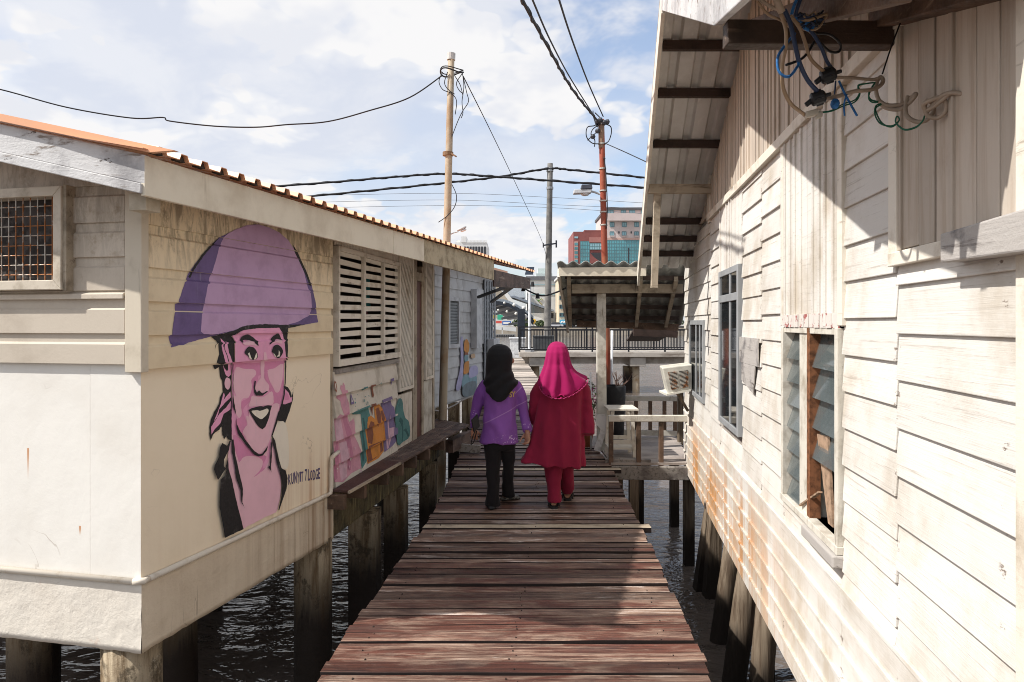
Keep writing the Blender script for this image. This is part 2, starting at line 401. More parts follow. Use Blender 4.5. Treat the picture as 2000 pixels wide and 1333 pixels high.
def flat(name, col, rough=.6, metal=0, spec=.3, var=.12, s=6.0, bump=.1):
    t=NT(name); n=t.noise(t.mapping(),s,5,.65); d=tuple(c*(1-var*2.5) for c in col[:3])
    t.bump(t.noise(t.mapping(),45,4,.6),bump,.003)
    return t.done(t.mix(t.ramp(n,.38,.72),c4(col),d),rough,metal,spec)
# ------------------------------------------------------------------ camera, sun, sky
cam=bpy.data.cameras.new('camera'); co=bpy.data.objects.new('camera',cam); C.objects.link(co)
co.location=(0,0,EYE); co.rotation_euler=(math.pi/2,0,0)
cam.sensor_width=36; cam.lens=24; cam.shift_y=-(666.5-HY)/2000.0; cam.clip_end=3000; cam.clip_start=.05
SC.camera=co
SUND=Vector((.66,.19,-.73)).normalized()
sl=bpy.data.lights.new('sun','SUN'); sl.energy=4.1; sl.angle=math.radians(.6); sl.color=(1,.965,.915)
so=bpy.data.objects.new('sun',sl); C.objects.link(so); so.rotation_euler=SUND.to_track_quat('-Z','Y').to_euler(); so.location=(-6,-2,12)
SC.render.filter_size=.95; SC.cycles.filter_width=.95
SC.view_settings.view_transform='Standard'; SC.view_settings.look='None'; SC.view_settings.exposure=.60; SC.view_settings.gamma=1
w=bpy.data.worlds.new('World'); SC.world=w; w.use_nodes=True
t=w.node_tree; nn=t.nodes; ll=t.links
for n in list(nn): nn.remove(n)
out=nn.new('ShaderNodeOutputWorld'); bg=nn.new('ShaderNodeBackground'); bgc=nn.new('ShaderNodeBackground'); mx=nn.new('ShaderNodeMixShader')
sky=nn.new('ShaderNodeTexSky'); sky.sky_type='NISHITA'; sky.sun_disc=False
sky.sun_elevation=math.asin(-SUND.z); sky.sun_rotation=math.atan2(-SUND.x,-SUND.y); sky.air_density=1.0; sky.dust_density=2.0; sky.ozone_density=1.5
ll.new(sky.outputs[0],bg.inputs[0]); bg.inputs[1].default_value=.145
tc=nn.new('ShaderNodeTexCoord'); sp=nn.new('ShaderNodeSeparateXYZ'); ll.new(tc.outputs['Generated'],sp.inputs[0])
def wm(op,a,b=0,c=None,clamp=False):
    q=nn.new('ShaderNodeMath'); q.operation=op; q.use_clamp=clamp
    for i,v in enumerate((a,b)):
        if hasattr(v,'is_output'): ll.new(v,q.inputs[i])
        else: q.inputs[i].default_value=v
    return q.outputs[0]
zz=wm('ADD',wm('MAXIMUM',sp.outputs[2],0.0),.28)
cb=nn.new('ShaderNodeCombineXYZ'); ll.new(wm('DIVIDE',sp.outputs[0],zz),cb.inputs[0]); ll.new(wm('DIVIDE',sp.outputs[1],zz),cb.inputs[1])
def wnoise(scale,detail,rough,dist,loc):
    mp=nn.new('ShaderNodeMapping'); mp.inputs['Location'].default_value=loc; ll.new(cb.outputs[0],mp.inputs['Vector'])
    q=nn.new('ShaderNodeTexNoise'); q.noise_dimensions='2D'; q.inputs['Scale'].default_value=scale; q.inputs['Detail'].default_value=min(detail,5); q.inputs['Roughness'].default_value=rough; q.inputs['Distortion'].default_value=dist
    ll.new(mp.outputs[0],q.inputs['Vector']); return q.outputs['Fac']
def wramp(f,a,b,va=0,vb=1):
    q=nn.new('ShaderNodeMapRange'); q.interpolation_type='SMOOTHSTEP'; ll.new(f,q.inputs[0])
    for i,v in enumerate((a,b,va,vb)): q.inputs[i+1].default_value=v
    return q.outputs[0]
OFFS=(3.1,1.35)
def wvor(scale,loc):
    mp=nn.new('ShaderNodeMapping'); mp.inputs['Location'].default_value=loc; ll.new(warp,mp.inputs['Vector'])
    q=nn.new('ShaderNodeTexVoronoi'); q.voronoi_dimensions='2D'; q.feature='F1'; q.inputs['Scale'].default_value=scale; q.inputs['Detail'].default_value=3.0; q.inputs['Roughness'].default_value=.55; q.inputs['Lacunarity'].default_value=2.3
    ll.new(mp.outputs[0],q.inputs['Vector']); return q.outputs['Distance']
# swirl the sampling point a little so that the billows are not regular
wn=nn.new('ShaderNodeTexNoise'); wn.noise_dimensions='2D'; wn.inputs['Scale'].default_value=2.3; wn.inputs['Detail'].default_value=4; wn.inputs['Roughness'].default_value=.6; ll.new(cb.outputs[0],wn.inputs['Vector'])
wv=nn.new('ShaderNodeVectorMath'); wv.operation='MULTIPLY_ADD'; ll.new(wn.outputs['Color'],wv.inputs[0]); wv.inputs[1].default_value=(.30,.30,0); ll.new(cb.outputs[0],wv.inputs[2]); warp=wv.outputs[0]
def density(loc):
    cov=wnoise(1.25,6,.55,.1,(CLX+loc[0],CLY+loc[1],0)); puff=wvor(1.9,(CLX*.7+loc[0],CLY*.7+loc[1],0))
    return wm('ADD',cov,wm('MULTIPLY',wm('SUBTRACT',.45,puff),.42))
CLX,CLY=OFFS
d0=density((0,0)); e0=wnoise(1.6,5,.6,.1,(CLX,CLY,0)); e1=wnoise(1.6,5,.6,.1,(CLX-.05,CLY+.12,0))
n2=wnoise(2.6,9,.6,.3,(4.2,1.1,0)); n3=wnoise(.7,4,.5,0,(.3,2.2,0))
cum=wramp(d0,.275,.425); cir=wramp(n2,.40,.66,.25,.95); veil=wramp(n3,.36,.60,.22,.92)
mask=wm('MAXIMUM',cum,wm('MAXIMUM',wm('MULTIPLY',cir,.9),veil),clamp=True)
lowm=wramp(sp.outputs[2],.0,.14,.60,.0); mask=wm('MAXIMUM',mask,lowm,clamp=True)
tone=nn.new('ShaderNodeMix'); tone.data_type='RGBA'
lit=wm('MULTIPLY',cum,wramp(wm('SUBTRACT',e0,e1),-.09,.05,.35,1.0),clamp=True); lit=wm('MAXIMUM',lit,wm('MULTIPLY',wramp(n2,.42,.66),.55),clamp=True)
ll.new(lit,tone.inputs['Factor'])
cs=[i for i in tone.inputs if i.type=='RGBA']; cs[0].default_value=(.605,.63,.70,1); cs[1].default_value=(.765,.76,.765,1)
ll.new([o for o in tone.outputs if o.type=='RGBA'][0],bgc.inputs[0]); bgc.inputs[1].default_value=.82
ll.new(mask,mx.inputs[0]); ll.new(bg.outputs[0],mx.inputs[1]); ll.new(bgc.outputs[0],mx.inputs[2]); ll.new(mx.outputs[0],out.inputs[0])
# ------------------------------------------------------------------ river and far bank ground
def water_mat():
    t=NT('brown_river_water')
    v=t.mapping((.55,1.0,1)); n=t.noise(v,2.3,4,.55,.6); nb=t.noise(t.mapping((.25,.8,1)),.55,3,.5,.4)
    fine=t.noise(t.mapping((.8,1.5,1)),7,3,.5,.3)
    h=t.math('ADD',t.math('ADD',t.math('MULTIPLY',n,1.0),t.math('MULTIPLY',nb,.9)),t.math('MULTIPLY',fine,.22))
    t.bump(h,.6,.13)
    col=t.mix(t.ramp(t.noise(t.mapping((.2,.5,1)),.6,3,.5),.4,.7),(.145,.120,.103,1),(.10,.082,.069,1))
    col=t.mix(t.ramp(nb,.4,.7,0,.4),col,(.16,.13,.11,1)) if False else col
    t.b.inputs['IOR'].default_value=1.33
    return t.done(col,.07,0,.5)
mb=MB(); mb.add([(-600,-60,WZ),(600,-60,WZ),(600,176,WZ),(-600,176,WZ)],[(0,1,2,3)])
struct(mb.build('river_water',water_mat()))
bankm=surf('bank_ground',(.33,.31,.28),(.22,.21,.19),.4,(.4,.7),None)
mb=MB(); mb.box(-900,900,174,1500,WZ-2,.55); struct(mb.build('far_bank_ground',bankm))
mb=MB(); mb.add([(-1500,-80,WZ-2.1),(1500,-80,WZ-2.1),(1500,1600,WZ-2.1),(-1500,1600,WZ-2.1)],[(0,1,2,3)])
struct(mb.build('river_bed',bankm))
# ------------------------------------------------------------------ boardwalk
def lerp(tab,y):
    for (y0,x0),(y1,x1) in zip(tab,tab[1:]):
        if y<=y1: return x0+(x1-x0)*(y-y0)/(y1-y0)
    return tab[-1][1]
NR=random.Random(23)
DL=[(-2,-1.20),(0,-1.10),(3.27,-.95),(3.87,-.912),(4.69,-.841),(5.88,-.741),(7.33,-.687),(9.93,-.69),(14,-.75),(23.4,-.95),(42.5,-1.3)]
DR=[(-2,.76),(0,.84),(3.3,.971),(4.19,1.012),(5.55,1.085),(8.59,1.20),(9.6,1.16),(11,1.12),(23.4,.77),(42.5,.46)]
mb=MB(); y=-1.6
while y<42.3:
    wd=RND.uniform(.078,.128) if y<12 else RND.uniform(.15,.24); gap=RND.choice([.010,.012,.014,.018])
    y1=min(y+wd,42.4)
    e0=RND.uniform(-.014,.012); e1=RND.uniform(-.012,.018)
    pale = 5.62<y<5.80 or 7.9<y<8.05
    if pale: e1+=.09
    zt=RND.uniform(-.009,.009); sk=RND.uniform(-.012,.012); tl=RND.uniform(-.004,.004)
    def edge(yy,e,tab): return lerp(tab,yy)+e
    nx=7; top=[];bot=[]
    xs0=[edge(y,e0,DL)+(edge(y,e1,DR)-edge(y,e0,DL))*i/nx for i in range(nx+1)]
    xs1=[edge(y1,e0,DL)+(edge(y1,e1,DR)-edge(y1,e0,DL))*i/nx for i in range(nx+1)]
    th=.042; vs=[];fs=[];ms=[]
    for i in range(nx+1):
        s=sk*(i/nx-.5); b=RND.uniform(-.0025,.0025)
        z=zt+b
        vs+=[(xs0[i],y+s,z-tl),(xs1[i],y1+s,z+tl),(xs1[i],y1+s,z-th),(xs0[i],y+s,z-th)]
    for i in range(nx):
        a=i*4;b_=a+4
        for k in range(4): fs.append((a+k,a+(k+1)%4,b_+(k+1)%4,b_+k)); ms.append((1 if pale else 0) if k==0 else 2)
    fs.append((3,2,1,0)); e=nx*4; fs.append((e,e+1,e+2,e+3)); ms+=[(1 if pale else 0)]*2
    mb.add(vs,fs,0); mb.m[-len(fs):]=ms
    if y<11:
        for tx,sg in ((DL,.16),(DL,.95),(DR,-.16)):
            for fy in (.25,.75):
                if NR.random()<.5: continue
                cx_=lerp(tx,y)+sg+NR.uniform(-.03,.03); cy_=y+(y1-y)*fy+NR.uniform(-.015,.015); r_=NR.uniform(.002,.0042); zt_=zt+.0035
                mb.box(cx_-r_,cx_+r_,cy_-r_*1.6,cy_+r_*1.6,zt_-.01,zt_+.001,2)
    y=y1+gap
dk=struct(mb.build('boardwalk',[M['deck'],M['deckpale'],flat('gap_shade_and_nails',(.022,.014,.012),.8)],bevel=.003))  # near-black plank sides put the gap shade into the colour; nail heads share it
mb=MB()
for tab,off in ((DL,.16),(DL,.95),(DR,-.16)):
    ys=[-1.6,0,3,5.5,8.6,11,15,20,26,34,42.3]
    for a,b in zip(ys,ys[1:]): mb.beam((lerp(tab,a)+off,a,-.115),(lerp(tab,b)+off,b,-.115),.07,.14)
mb.build('bearer',M['darkbeam'],dk)
def pile_post(x,y,r,top,mat,parent=None,lean=(0,0),sq=False,n=14,name='stilt'):
    m=MB(); a=V(x+lean[0],y+lean[1],WZ-1.2); b=V(x,y,top)
    if sq: m.beam(a,b,r*2,r*2,up=(0,1,0))
    else:
        k=7; m.tube([a+(b-a)*i/k+V(RND.uniform(-1,1)*r*.03,RND.uniform(-1,1)*r*.03,0) for i in range(k+1)],[r*RND.uniform(.97,1.03) for i in range(k+1)],n)
    return m.build(name,mat,parent,smooth=not sq)
for yy in (1.5,4.4,7.2,10.4,13.5,17,21,26,31,36,41):
    for tab,off in ((DL,.2),(DR,-.2)):
        pile_post(lerp(tab,yy)+off,yy,.075,-.185,M['tpile'],dk,(RND.uniform(-.06,.06),0),sq=True,name='support_post')
# ------------------------------------------------------------------ right-hand house (white weatherboard)
RW=Wall(.998,0,.1395,1,-1)
RH=thing('weatherboard_house','white weatherboard house on stilts along the right side of the boardwalk with big gable roof','house',RW.P(5,0,-2)+V(0,0,-.15))
S=RW.S
def Sz(px,py): return RW.sz(px,py)[1]
ZB=-.15; ZG=2.74      # bottom of boards, gable trim
sA=1.62               # near corner of the house
sEnd=S(1338)
# core wall behind the cladding, with openings left out -> built as strips
wins={'louvre':(S(1648),S(1537),.86,1.73),'tall':(S(1450),S(1412),.42,0),'far':(S(1378),S(1352),.82,0)}
a0,a1=S(1649),S(1536)
zl0,zl1=Sz(1648,1052),Sz(1648,655)
b0,b1=S(1450),S(1411); zt0,zt1=Sz(1430,838),Sz(1430,524)
c0,c1=S(1379),S(1351); zf0,zf1=Sz(1365,778),Sz(1365,626)
OPEN=[(a0,a1,.78,1.70),(b0,b1,zt0,zt1),(c0,c1,zf0,zf1)]
def cut_span(s0,s1,z0,z1):
    """pieces of a rectangle left after the window openings"""
    rects=[(s0,s1,z0,z1)]
    for (p,q,r,t) in OPEN:
        nxt=[]
        for (u,v,w_,x) in rects:
            if q<=u or p>=v or t<=w_ or r>=x: nxt.append((u,v,w_,x)); continue
            if p>u: nxt.append((u,p,w_,x))
            if q<v: nxt.append((q,v,w_,x))
            um,vm=max(u,p),min(v,q)
            if r>w_: nxt.append((um,vm,w_,r))
            if t<x: nxt.append((um,vm,t,x))
        rects=nxt
    return rects
core=MB()
for r in cut_span(sA,sEnd,ZB+.02,ZG+.05): core.wbox(RW,r[0],r[1],r[2],r[3],-.09,-.012)
# lap boards
def lap(mb,s0,s1,z0,z1,th=.017):
    """one weatherboard: thick at the lower edge"""
    for (u,v,a,b) in cut_span(s0,s1,z0,z1):
        if b-a<.012: continue
        k0=th*(1-(a-z0)/(z1-z0)*.85); k1=th*(1-(b-z0)/(z1-z0)*.85)
        q=[RW.P(u,a,-.012),RW.P(v,a,-.012),RW.P(v,b,-.012),RW.P(u,b,-.012)]
        w_=[RW.P(u,a,k0),RW.P(v,a,k0),RW.P(v,b,k1),RW.P(u,b,k1)]
        mb.hexa(q,w_)
wall=MB()
def courses(s0,s1,z0,z1,pitch,first,joint=None,bead=False):
    z=z0; i=0
    while z<z1-.02:
        zt=min((first if i==0 else z+pitch),z1)
        segs=[(s0,s1)]
        for (u,v) in segs:
            j=RND.uniform(-.004,.004)
            lap(wall,u+.002,v-.002,z+j,zt+.006,.014+RND.uniform(-.003,.004))
        z=zt; i+=1
sSeam=S(1757); s1650=S(1650.5); s1535=S(1534); s1490=S(1490); s1452=S(1452); s1410=S(1409.5); s1390=S(1390)
ztop_n=Sz(1760,492)
# near section (to the corner), courses 0.16
courses(sA,sSeam,.62,ztop_n-.045,.161,.62+.10)
courses(sSeam,s1650,.62,ZG-.03,.152,.62+.055)
courses(s1535,s1490,.62,ZG-.03,.155,.62+.07); courses(s1490,s1452,.62,ZG-.03,.155,.62+.04)
courses(s1410,s1390,.62,ZG-.03,.157,.62+.05); courses(s1390,sEnd,.62,ZG-.03,.157,.62+.09)
courses(s1650,s1535,.62,.80,.16,.70); courses(s1452,s1410,.62,.80,.16,.70)
# upper part of the near section: vertical boards, then a thick sill board
def vboards(mb,s0,s1,z0,z1,w0,w1,batt=.012,th=.014,slope=None):
    s=s0
    while s<s1-.01:
        w_=RND.uniform(w0,w1); e=min(s+w_,s1)
        if e-s<.02: break
        t0=th+RND.uniform(-.004,.003)
        if slope is None:
            for (u,v,a,b) in cut_span(s+.004,e-.004,z0+RND.uniform(-.008,.008),z1): mb.wbox(RW,u,v,a,b,-.012,t0)
        else:
            za,zb=slope(s),slope(e)
            mb.hexa([RW.P(s+.004,z0,-.012),RW.P(e-.004,z0,-.012),RW.P(e-.004,zb,-.012),RW.P(s+.004,za,-.012)],
                    [RW.P(s+.004,z0,t0),RW.P(e-.004,z0,t0),RW.P(e-.004,zb,t0),RW.P(s+.004,za,t0)])
        if batt and RND.random()<.55: 
            zz_=z1 if slope is None else slope(e)-.01
            for (u,v,a,b) in cut_span(e-.011,e+.011,z0,zz_): mb.wbox(RW,u,v,a,b,t0-.004,t0+.010)
        s=e
for (u_,v_,z_,w0_,w1_,mt_) in ((sA,sSeam,ztop_n,.10,.13,'gable'),(s1650,s1535,1.705,.085,.115,'rwall'),(s1452,s1410,zt1,.10,.14,'rwall')):
    vb=MB(); vboards(vb,u_,v_,z_,ZG-.03,w0_,w1_); vb.build('vertical_board_cladding',M[mt_],RH,bevel=.003)
# lower skirt boards with bead battens
zs=ZB; k=0
while zs<.62-.02:
    zt=min(zs+.128,.62)
    for (u,v) in ((sA,2.9),(2.9,S(1492)),(S(1492),S(1395)),(S(1395),sEnd)):
        for r in cut_span(u+.0015,v-.0015,zs+.004,zt-.018): wall.wbox(RW,r[0],r[1],r[2],r[3],-.012,.010+.004*RND.random())
        for r in cut_span(u+.0015,v-.0015,zt-.018,zt+.003): wall.wbox(RW,r[0],r[1],r[2],r[3],-.012,.026)
    zs=zt; k+=1
core.build('wall_core',M['oldgrey'],RH)
wall.build('weatherboard_cladding',M['rwall'],RH,bevel=.003)
# gable above the trim board
YR=4.62; ZR=3.93; SLF=.442; SLN=.47
def roofz(y): return ZR-(y-YR)*SLF if y>YR else ZR-(YR-y)*SLN
def s2y(s): return (RW.o+RW.d*s).y
gb=MB()
vboards(gb,S(1757)*.0+2.05,s1390+.9,ZG+.03,0,.085,.125,slope=lambda s: max(ZG+.05,roofz(s2y(s))-.02))
gb.build('gable_cladding',M['gable'],RH)
gc=MB()
gpoly=[(sA,ZG),(s1390+1.3,ZG)]+[(s,max(ZG,roofz(s2y(s)))) for s in (s1390+1.3,S(1475),2.0,sA)]
gc.prism([RW.P(a,b,-.09) for a,b in gpoly],RW.n*.075); gc.build('gable_backing',M['oldgrey'],RH)
tr=MB()
tr.wbox(RW,2.05,s1390+.1,ZG-.03,ZG+.03,-.012,.036)
tr.wbox(RW,s1390+.02,s1390+.14,ZG-.05,ZG+.4,-.012,.02)
tr.wbox(RW,sSeam-.045,sSeam+.02,ztop_n-.02,ZG-.03,-.012,.03)
tr.wbox(RW,sA,sSeam+.01,ztop_n-.05,ztop_n-.004,-.012,.036)
for px in (1650.5,1535): tr.wbox(RW,S(px)-.028,S(px)+.028,1.71,ZG-.03,-.012,.024)
tr.wbox(RW,sA-.05,sA+.03,ZB,ZG+.2,-.10,.02)
tr.build('trim_board',M['trim'],RH,bevel=.003)
# thick bare plank bolted on near the corner, stained patch boards
q=MB(); pz0,pz1=Sz(1905,510),Sz(1905,452)
q.hexa([RW.P(sA-.3,pz0-.015,.0),RW.P(S(1888),pz0,.0),RW.P(S(1888),pz0,.07),RW.P(sA-.3,pz0-.015,.07)],[RW.P(sA-.3,pz1+.01,.0),RW.P(S(1888),pz1,.0),RW.P(S(1888),pz1,.07),RW.P(sA-.3,pz1+.01,.07)])
q.build('bolted_plank',M['oldplank'],RH,bevel=.006)
q=MB(); q.wbox(RW,S(1488),S(1451),Sz(1470,712),Sz(1470,660),.018,.026)
q.hexa([RW.P(S(1478),Sz(1468,765),.018),RW.P(S(1455),Sz(1468,748),.018),RW.P(S(1455),Sz(1468,712),.018),RW.P(S(1482),Sz(1468,712),.018)],[RW.P(S(1478),Sz(1468,765),.025),RW.P(S(1455),Sz(1468,748),.025),RW.P(S(1455),Sz(1468,712),.025),RW.P(S(1482),Sz(1468,712),.025)])
q.build('repair_patch',M['oldplank'],RH)
# house body behind (far end wall, back, floor)
Rn=-RW.n
def RB(s,i,z): return RW.P(s,z,-i)
bd=MB()
bd.obox(RB(sEnd-.08,.09,ZB),RW.d*.08,Rn*6,(0,0,2.35),0)
bd.obox(RB(sA,.09,ZB),RW.d*.08,Rn*6,(0,0,2.65),0)
bd.obox(RB(sA+.1,6,ZB),RW.d*(sEnd-sA-.2),Rn*.09,(0,0,2.4),0)
bd.build('outer_wall',M['rwall'],RH)
fl=MB(); fl.obox(RB(sA+.02,.11,ZB-.02),RW.d*(sEnd-sA-.04),Rn*5.9,(0,0,-.05)); fl.build('floor',M['brownbeam'],RH)
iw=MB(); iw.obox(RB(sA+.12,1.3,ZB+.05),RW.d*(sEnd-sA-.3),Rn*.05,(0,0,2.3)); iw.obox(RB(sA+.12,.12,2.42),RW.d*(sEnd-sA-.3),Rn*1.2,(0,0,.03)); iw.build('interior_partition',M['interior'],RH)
sb=MB(); sb.obox(RB(sA,.10,ZB-.005),RW.d*(sEnd-sA),Rn*.10,(0,0,-.13)); sb.build('floor_beam',M['tpile'],RH)
# stilts seen under the wall
for (px,py,sq,rr,ln) in ((1333,1150,True,.075,(.03,.0)),(1356,1150,True,.06,(.0,.0)),(1375,1165,True,.07,(-.02,.0)),(1378,1250,False,.085,(-.05,.02)),(1410,1330,False,.10,(-.08,.02)),(1480,1420,False,.085,(-.12,.05)),(1520,1400,True,.05,(-.06,0)),(1680,1800,False,.09,(0,0))):
    p=onZ(px,py,WZ); s=(p-RW.o).dot(RW.d); top=RW.P(s,0,-.2)
    pile_post(top.x,top.y,rr,ZB-.135,M['tpile'],RH,(p.x-top.x+ln[0],p.y-top.y),sq)
for s in (3,5,7): 
    for i in (2.2,4.2): 
        p=RB(s,i,0); pile_post(p.x,p.y,.09,ZB-.07,M['tpile'],RH)
# --- louvre window
grey_al=flat('grey_aluminium',(.33,.34,.345),.45,.1,.5,.08)
flat_wht=flat('dull_white_paint',(.68,.66,.61),.5)
def glass_mat(name,tint,alpha,rough=.04):
    t=NT(name); t.b.inputs['Alpha'].default_value=alpha
    return t.done(tint,rough,0,.9)
gl_teal=glass_mat('louvre_glass',(.14,.165,.165),.48,.03); gl_dark=glass_mat('window_glass',(.02,.024,.027),.75)
lw=MB()
OW=0
jm=S(1577)
z0w,z1w=.78,1.70
for (u,v) in ((a0-.002,a0+.035),(a1-.035,a1+.002)): lw.wbox(RW,u,v,z0w,z1w,-.07,.03)
lw.wbox(RW,S(1587),S(1566),z0w-.02,z1w,-.07,.012)
lw.wbox(RW,a0,a1,z1w-.03,z1w,-.07,.02)
lw.wbox(RW,a0-.01,a1+.01,z0w-.035,z0w+.0,-.08,.035)
LWo=lw.build('louvre_window_frame',M['palepost'],RH,bevel=.003)
def louvres(sa,sb,za,zb,n,skip=()):
    h=(zb-za)/n
    for i in range(n):
        if i in skip: continue
        m=MB(); z=za+i*h
        p=[RW.P(sa,z-.01,.005),RW.P(sb,z-.01,.005),RW.P(sb,z+h+.012,-.045),RW.P(sa,z+h+.012,-.045)]
        m.prism(p,RW.n*.005); m.build('louvre_pane',gl_teal,LWo)
louvres(S(1566)+.005,a1-.04,z0w+.01,z1w-.035,7)
louvres(a0+.04,S(1587)-.02,z0w+.01,z1w-.035,6,skip=(0,1))
m=MB()
m.prism([RW.P(S(1618),z0w+.02,-.03),RW.P(S(1609),z0w+.02,-.03),RW.P(S(1592),1.19,-.02),RW.P(S(1612),1.20,-.02)],RW.n*.012)
m.prism([RW.P(S(1640),z0w+.02,-.05),RW.P(S(1620),z0w+.02,-.05),RW.P(S(1618),1.15,-.05),RW.P(S(1638),1.15,-.05)],RW.n*.012)
m.beam(RW.P(S(1572),.80,.02),RW.P(S(1602),.93,.0),.02,.008)
m.build('broken_infill_board',flat('split_plywood',(.40,.27,.18),.7,var=.25,s=20),RH)
m=MB(); m.wbox(RW,a0-.02,S(1587),z0w-.09,z0w-.036,-.06,.055); m.build('splintered_sill',M['oldplank'],RH,bevel=.008)
m=MB()
s=a0
while s<a1-.03:
    m.wbox(RW,s+.004,min(s+.085,a1)-.004,1.70,1.765,.016,.022+RND.uniform(0,.004)); s+=.088
m.build('red_stained_board_ends',surf('red_stained_ends',(.62,.57,.52),(.34,.10,.09),22,(.54,.60),None,bump=.4),RH)
m=MB(); m.wbox(RW,S(1590),S(1584),z0w,z1w,-.03,.02); m.build('rusted_louvre_channel',flat('rust',(.22,.09,.04),.8,var=.3,s=25),LWo)
# curtain and dim room behind each window come from the interior
# --- aluminium windows
def alu(s0,s1,z0,z1,bars,mid=None):
    f=MB(); w_=.05
    f.wbox(RW,s0,s0+w_,z0,z1,-.06,.035); f.wbox(RW,s1-w_,s1,z0,z1,-.06,.035)
    f.wbox(RW,s0+w_,s1-w_,z0,z0+w_,-.06,.035); f.wbox(RW,s0+w_,s1-w_,z1-w_,z1,-.06,.035)
    for b in bars: f.wbox(RW,b-.025,b+.025,z0+w_,z1-w_,-.05,.030)
    if mid: f.wbox(RW,s0+w_,s1-w_,mid-.03,mid+.03,-.05,.036)
    fo=f.build('aluminium_window_frame',grey_al,RH,bevel=.004)
    g=MB(); g.wbox(RW,s0+w_,s1-w_,z0+w_,z1-w_,.018,.024); g.build('window_pane',gl_dark,fo)
    return fo
alu(b0,b1,zt0,zt1,[b0+(b1-b0)*.42],Sz(1430,582))
alu(c0,c1,zf0,zf1,[c0+(c1-c0)*.5,c0+(c1-c0)*.25])
# --- roof: sheets, purlins, bargeboards
OH=.60
def VG(y,o,z):                                  # point at along-wall y and overhang o
    s=(y-RW.o.y-RW.n.y*o)/RW.d.y
    q=RW.P(s,z,o); return q
def sheet(y0,y1,zf,o0,o1,pitch,amp,mat,name,trap=True,th=.006,parent=RH):
    m=MB(); n=int((o0-o1)/pitch); prof=[]
    for i in range(n+1):
        o=o0-i*pitch
        if trap: prof+=[(o,0),(o-pitch*.55,0),(o-pitch*.65,amp),(o-pitch*.9,amp)]
        else: prof+=[(o-pitch*k/8,amp*.5*(1+math.sin(2*math.pi*k/8))) for k in range(8)]
    rows=[]
    for y in (y0,(y0+y1)/2,y1): rows.append([VG(y,o,zf(y)+a) for o,a in prof])
    b=len(m.v)
    for r in rows: m.v+=r
    w_=len(prof)
    for j in range(2):
        for i in range(w_-1): m.f.append([b+j*w_+i,b+j*w_+i+1,b+(j+1)*w_+i+1,b+(j+1)*w_+i]); m.m.append(0)
    ob=m.build(name,mat,parent,recalc=False); md=ob.modifiers.new('t','SOLIDIFY'); md.thickness=th; md.offset=1
    return ob
RT=.06
sheet(YR,8.25,lambda y:roofz(y)+RT,OH+.03,-6,.19,.040,M['sheet'],'roof_sheet')
sheet(1.55,YR,lambda y:roofz(y)+RT,OH+.03,-6,.19,.040,M['sheet'],'roof_sheet')
for y in (5.04,5.49,6.07,7.23,7.56,7.86,4.2,3.4,2.7):
    m=MB(); z=roofz(y)+RT-.035; m.beam(VG(y,OH-.02,z),VG(y,-.25,z),.05,.065); m.build('purlin',M['purlin'],RH)
m=MB(); z=roofz(6.5)-.10; m.beam(VG(6.5,OH-.0,z),VG(6.5,-.05,z),.07,.085); m.build('outrigger_beam',M['palebeam'],RH)
m=MB(); p=VG(6.5,OH-.09,z); m.beam(V(p.x,p.y+.03,z-.04),V(p.x-.03,p.y+.03,2.06),.06,.05,up=(0,1,0)); m.build('strut',M['palebeam'],RH)
def barge(y0,y1,z0,z1,o,h,t,name,mat):
    m=MB(); a,b=VG(y0,o,z0),VG(y1,o,z1)
    m.obox(a,b-a,RW.n*t,(0,0,h)); return m.build(name,mat,RH,bevel=.004)
bz=lambda y: roofz(y)-.12
barge(YR-.02,8.32,bz(YR),bz(8.32),OH,.20,.028,'bargeboard',M['trim'])
barge(2.35,YR-.02,2.746,3.83,OH,.22,.028,'bargeboard',M['barge'])
barge(1.66,2.345,2.545,2.744,OH-.004,.21,.028,'bargeboard',M['barge'])
# near lookout and rafters
m=MB(); m.beam(VG(2.33,OH-.01,2.705),VG(2.33,-.01,2.70),.06,.082); m.build('lookout_beam',M['darkbeam'],RH,bevel=.004)
m=MB(); m.beam(VG(1.6,.30,2.52),VG(3.2,.30,3.10),.05,.09); m.build('rafter',M['brownbeam'],RH,bevel=.004)
m=MB(); m.beam(VG(1.2,.045,2.42),VG(2.36,.045,2.80),.09,.115); m.build('rafter',M['brownbeam'],RH,bevel=.005)
# eave board closing the near roof edge
m=MB(); m.beam(VG(1.62,OH,2.60),VG(1.62,-1.2,2.60),.03,.2); m.build('eave_board',M['barge'],RH)
# galvanised strip on the corner
m=MB(); u=1.585
m.wbox(RW,u-.10,u-.03,-.1,1.50,.01,.03); m.wbox(RW,u-.035,u-.03,-.1,1.50,.03,.05)
go=m.build('galvanised_strip',flat('galvanised_steel',(.42,.43,.45),.35,.8,.5,.12),RH)
m=MB()
for i in range(9): 
    p=RW.P(u-.065,.05+i*.165,.03); m.tube([p,p+RW.n*.012],.009,8)
m.build('strip_bolt',flat('bolt_steel',(.30,.26,.22),.5,.6),go)
m=MB(); m.wbox(RW,1.2,1.47,-.1,2.3,-.09,-.01); m.wbox(RW,1.475,1.60,1.5,2.3,-.05,.012); m.build('corner_board',M['rwall'],RH)
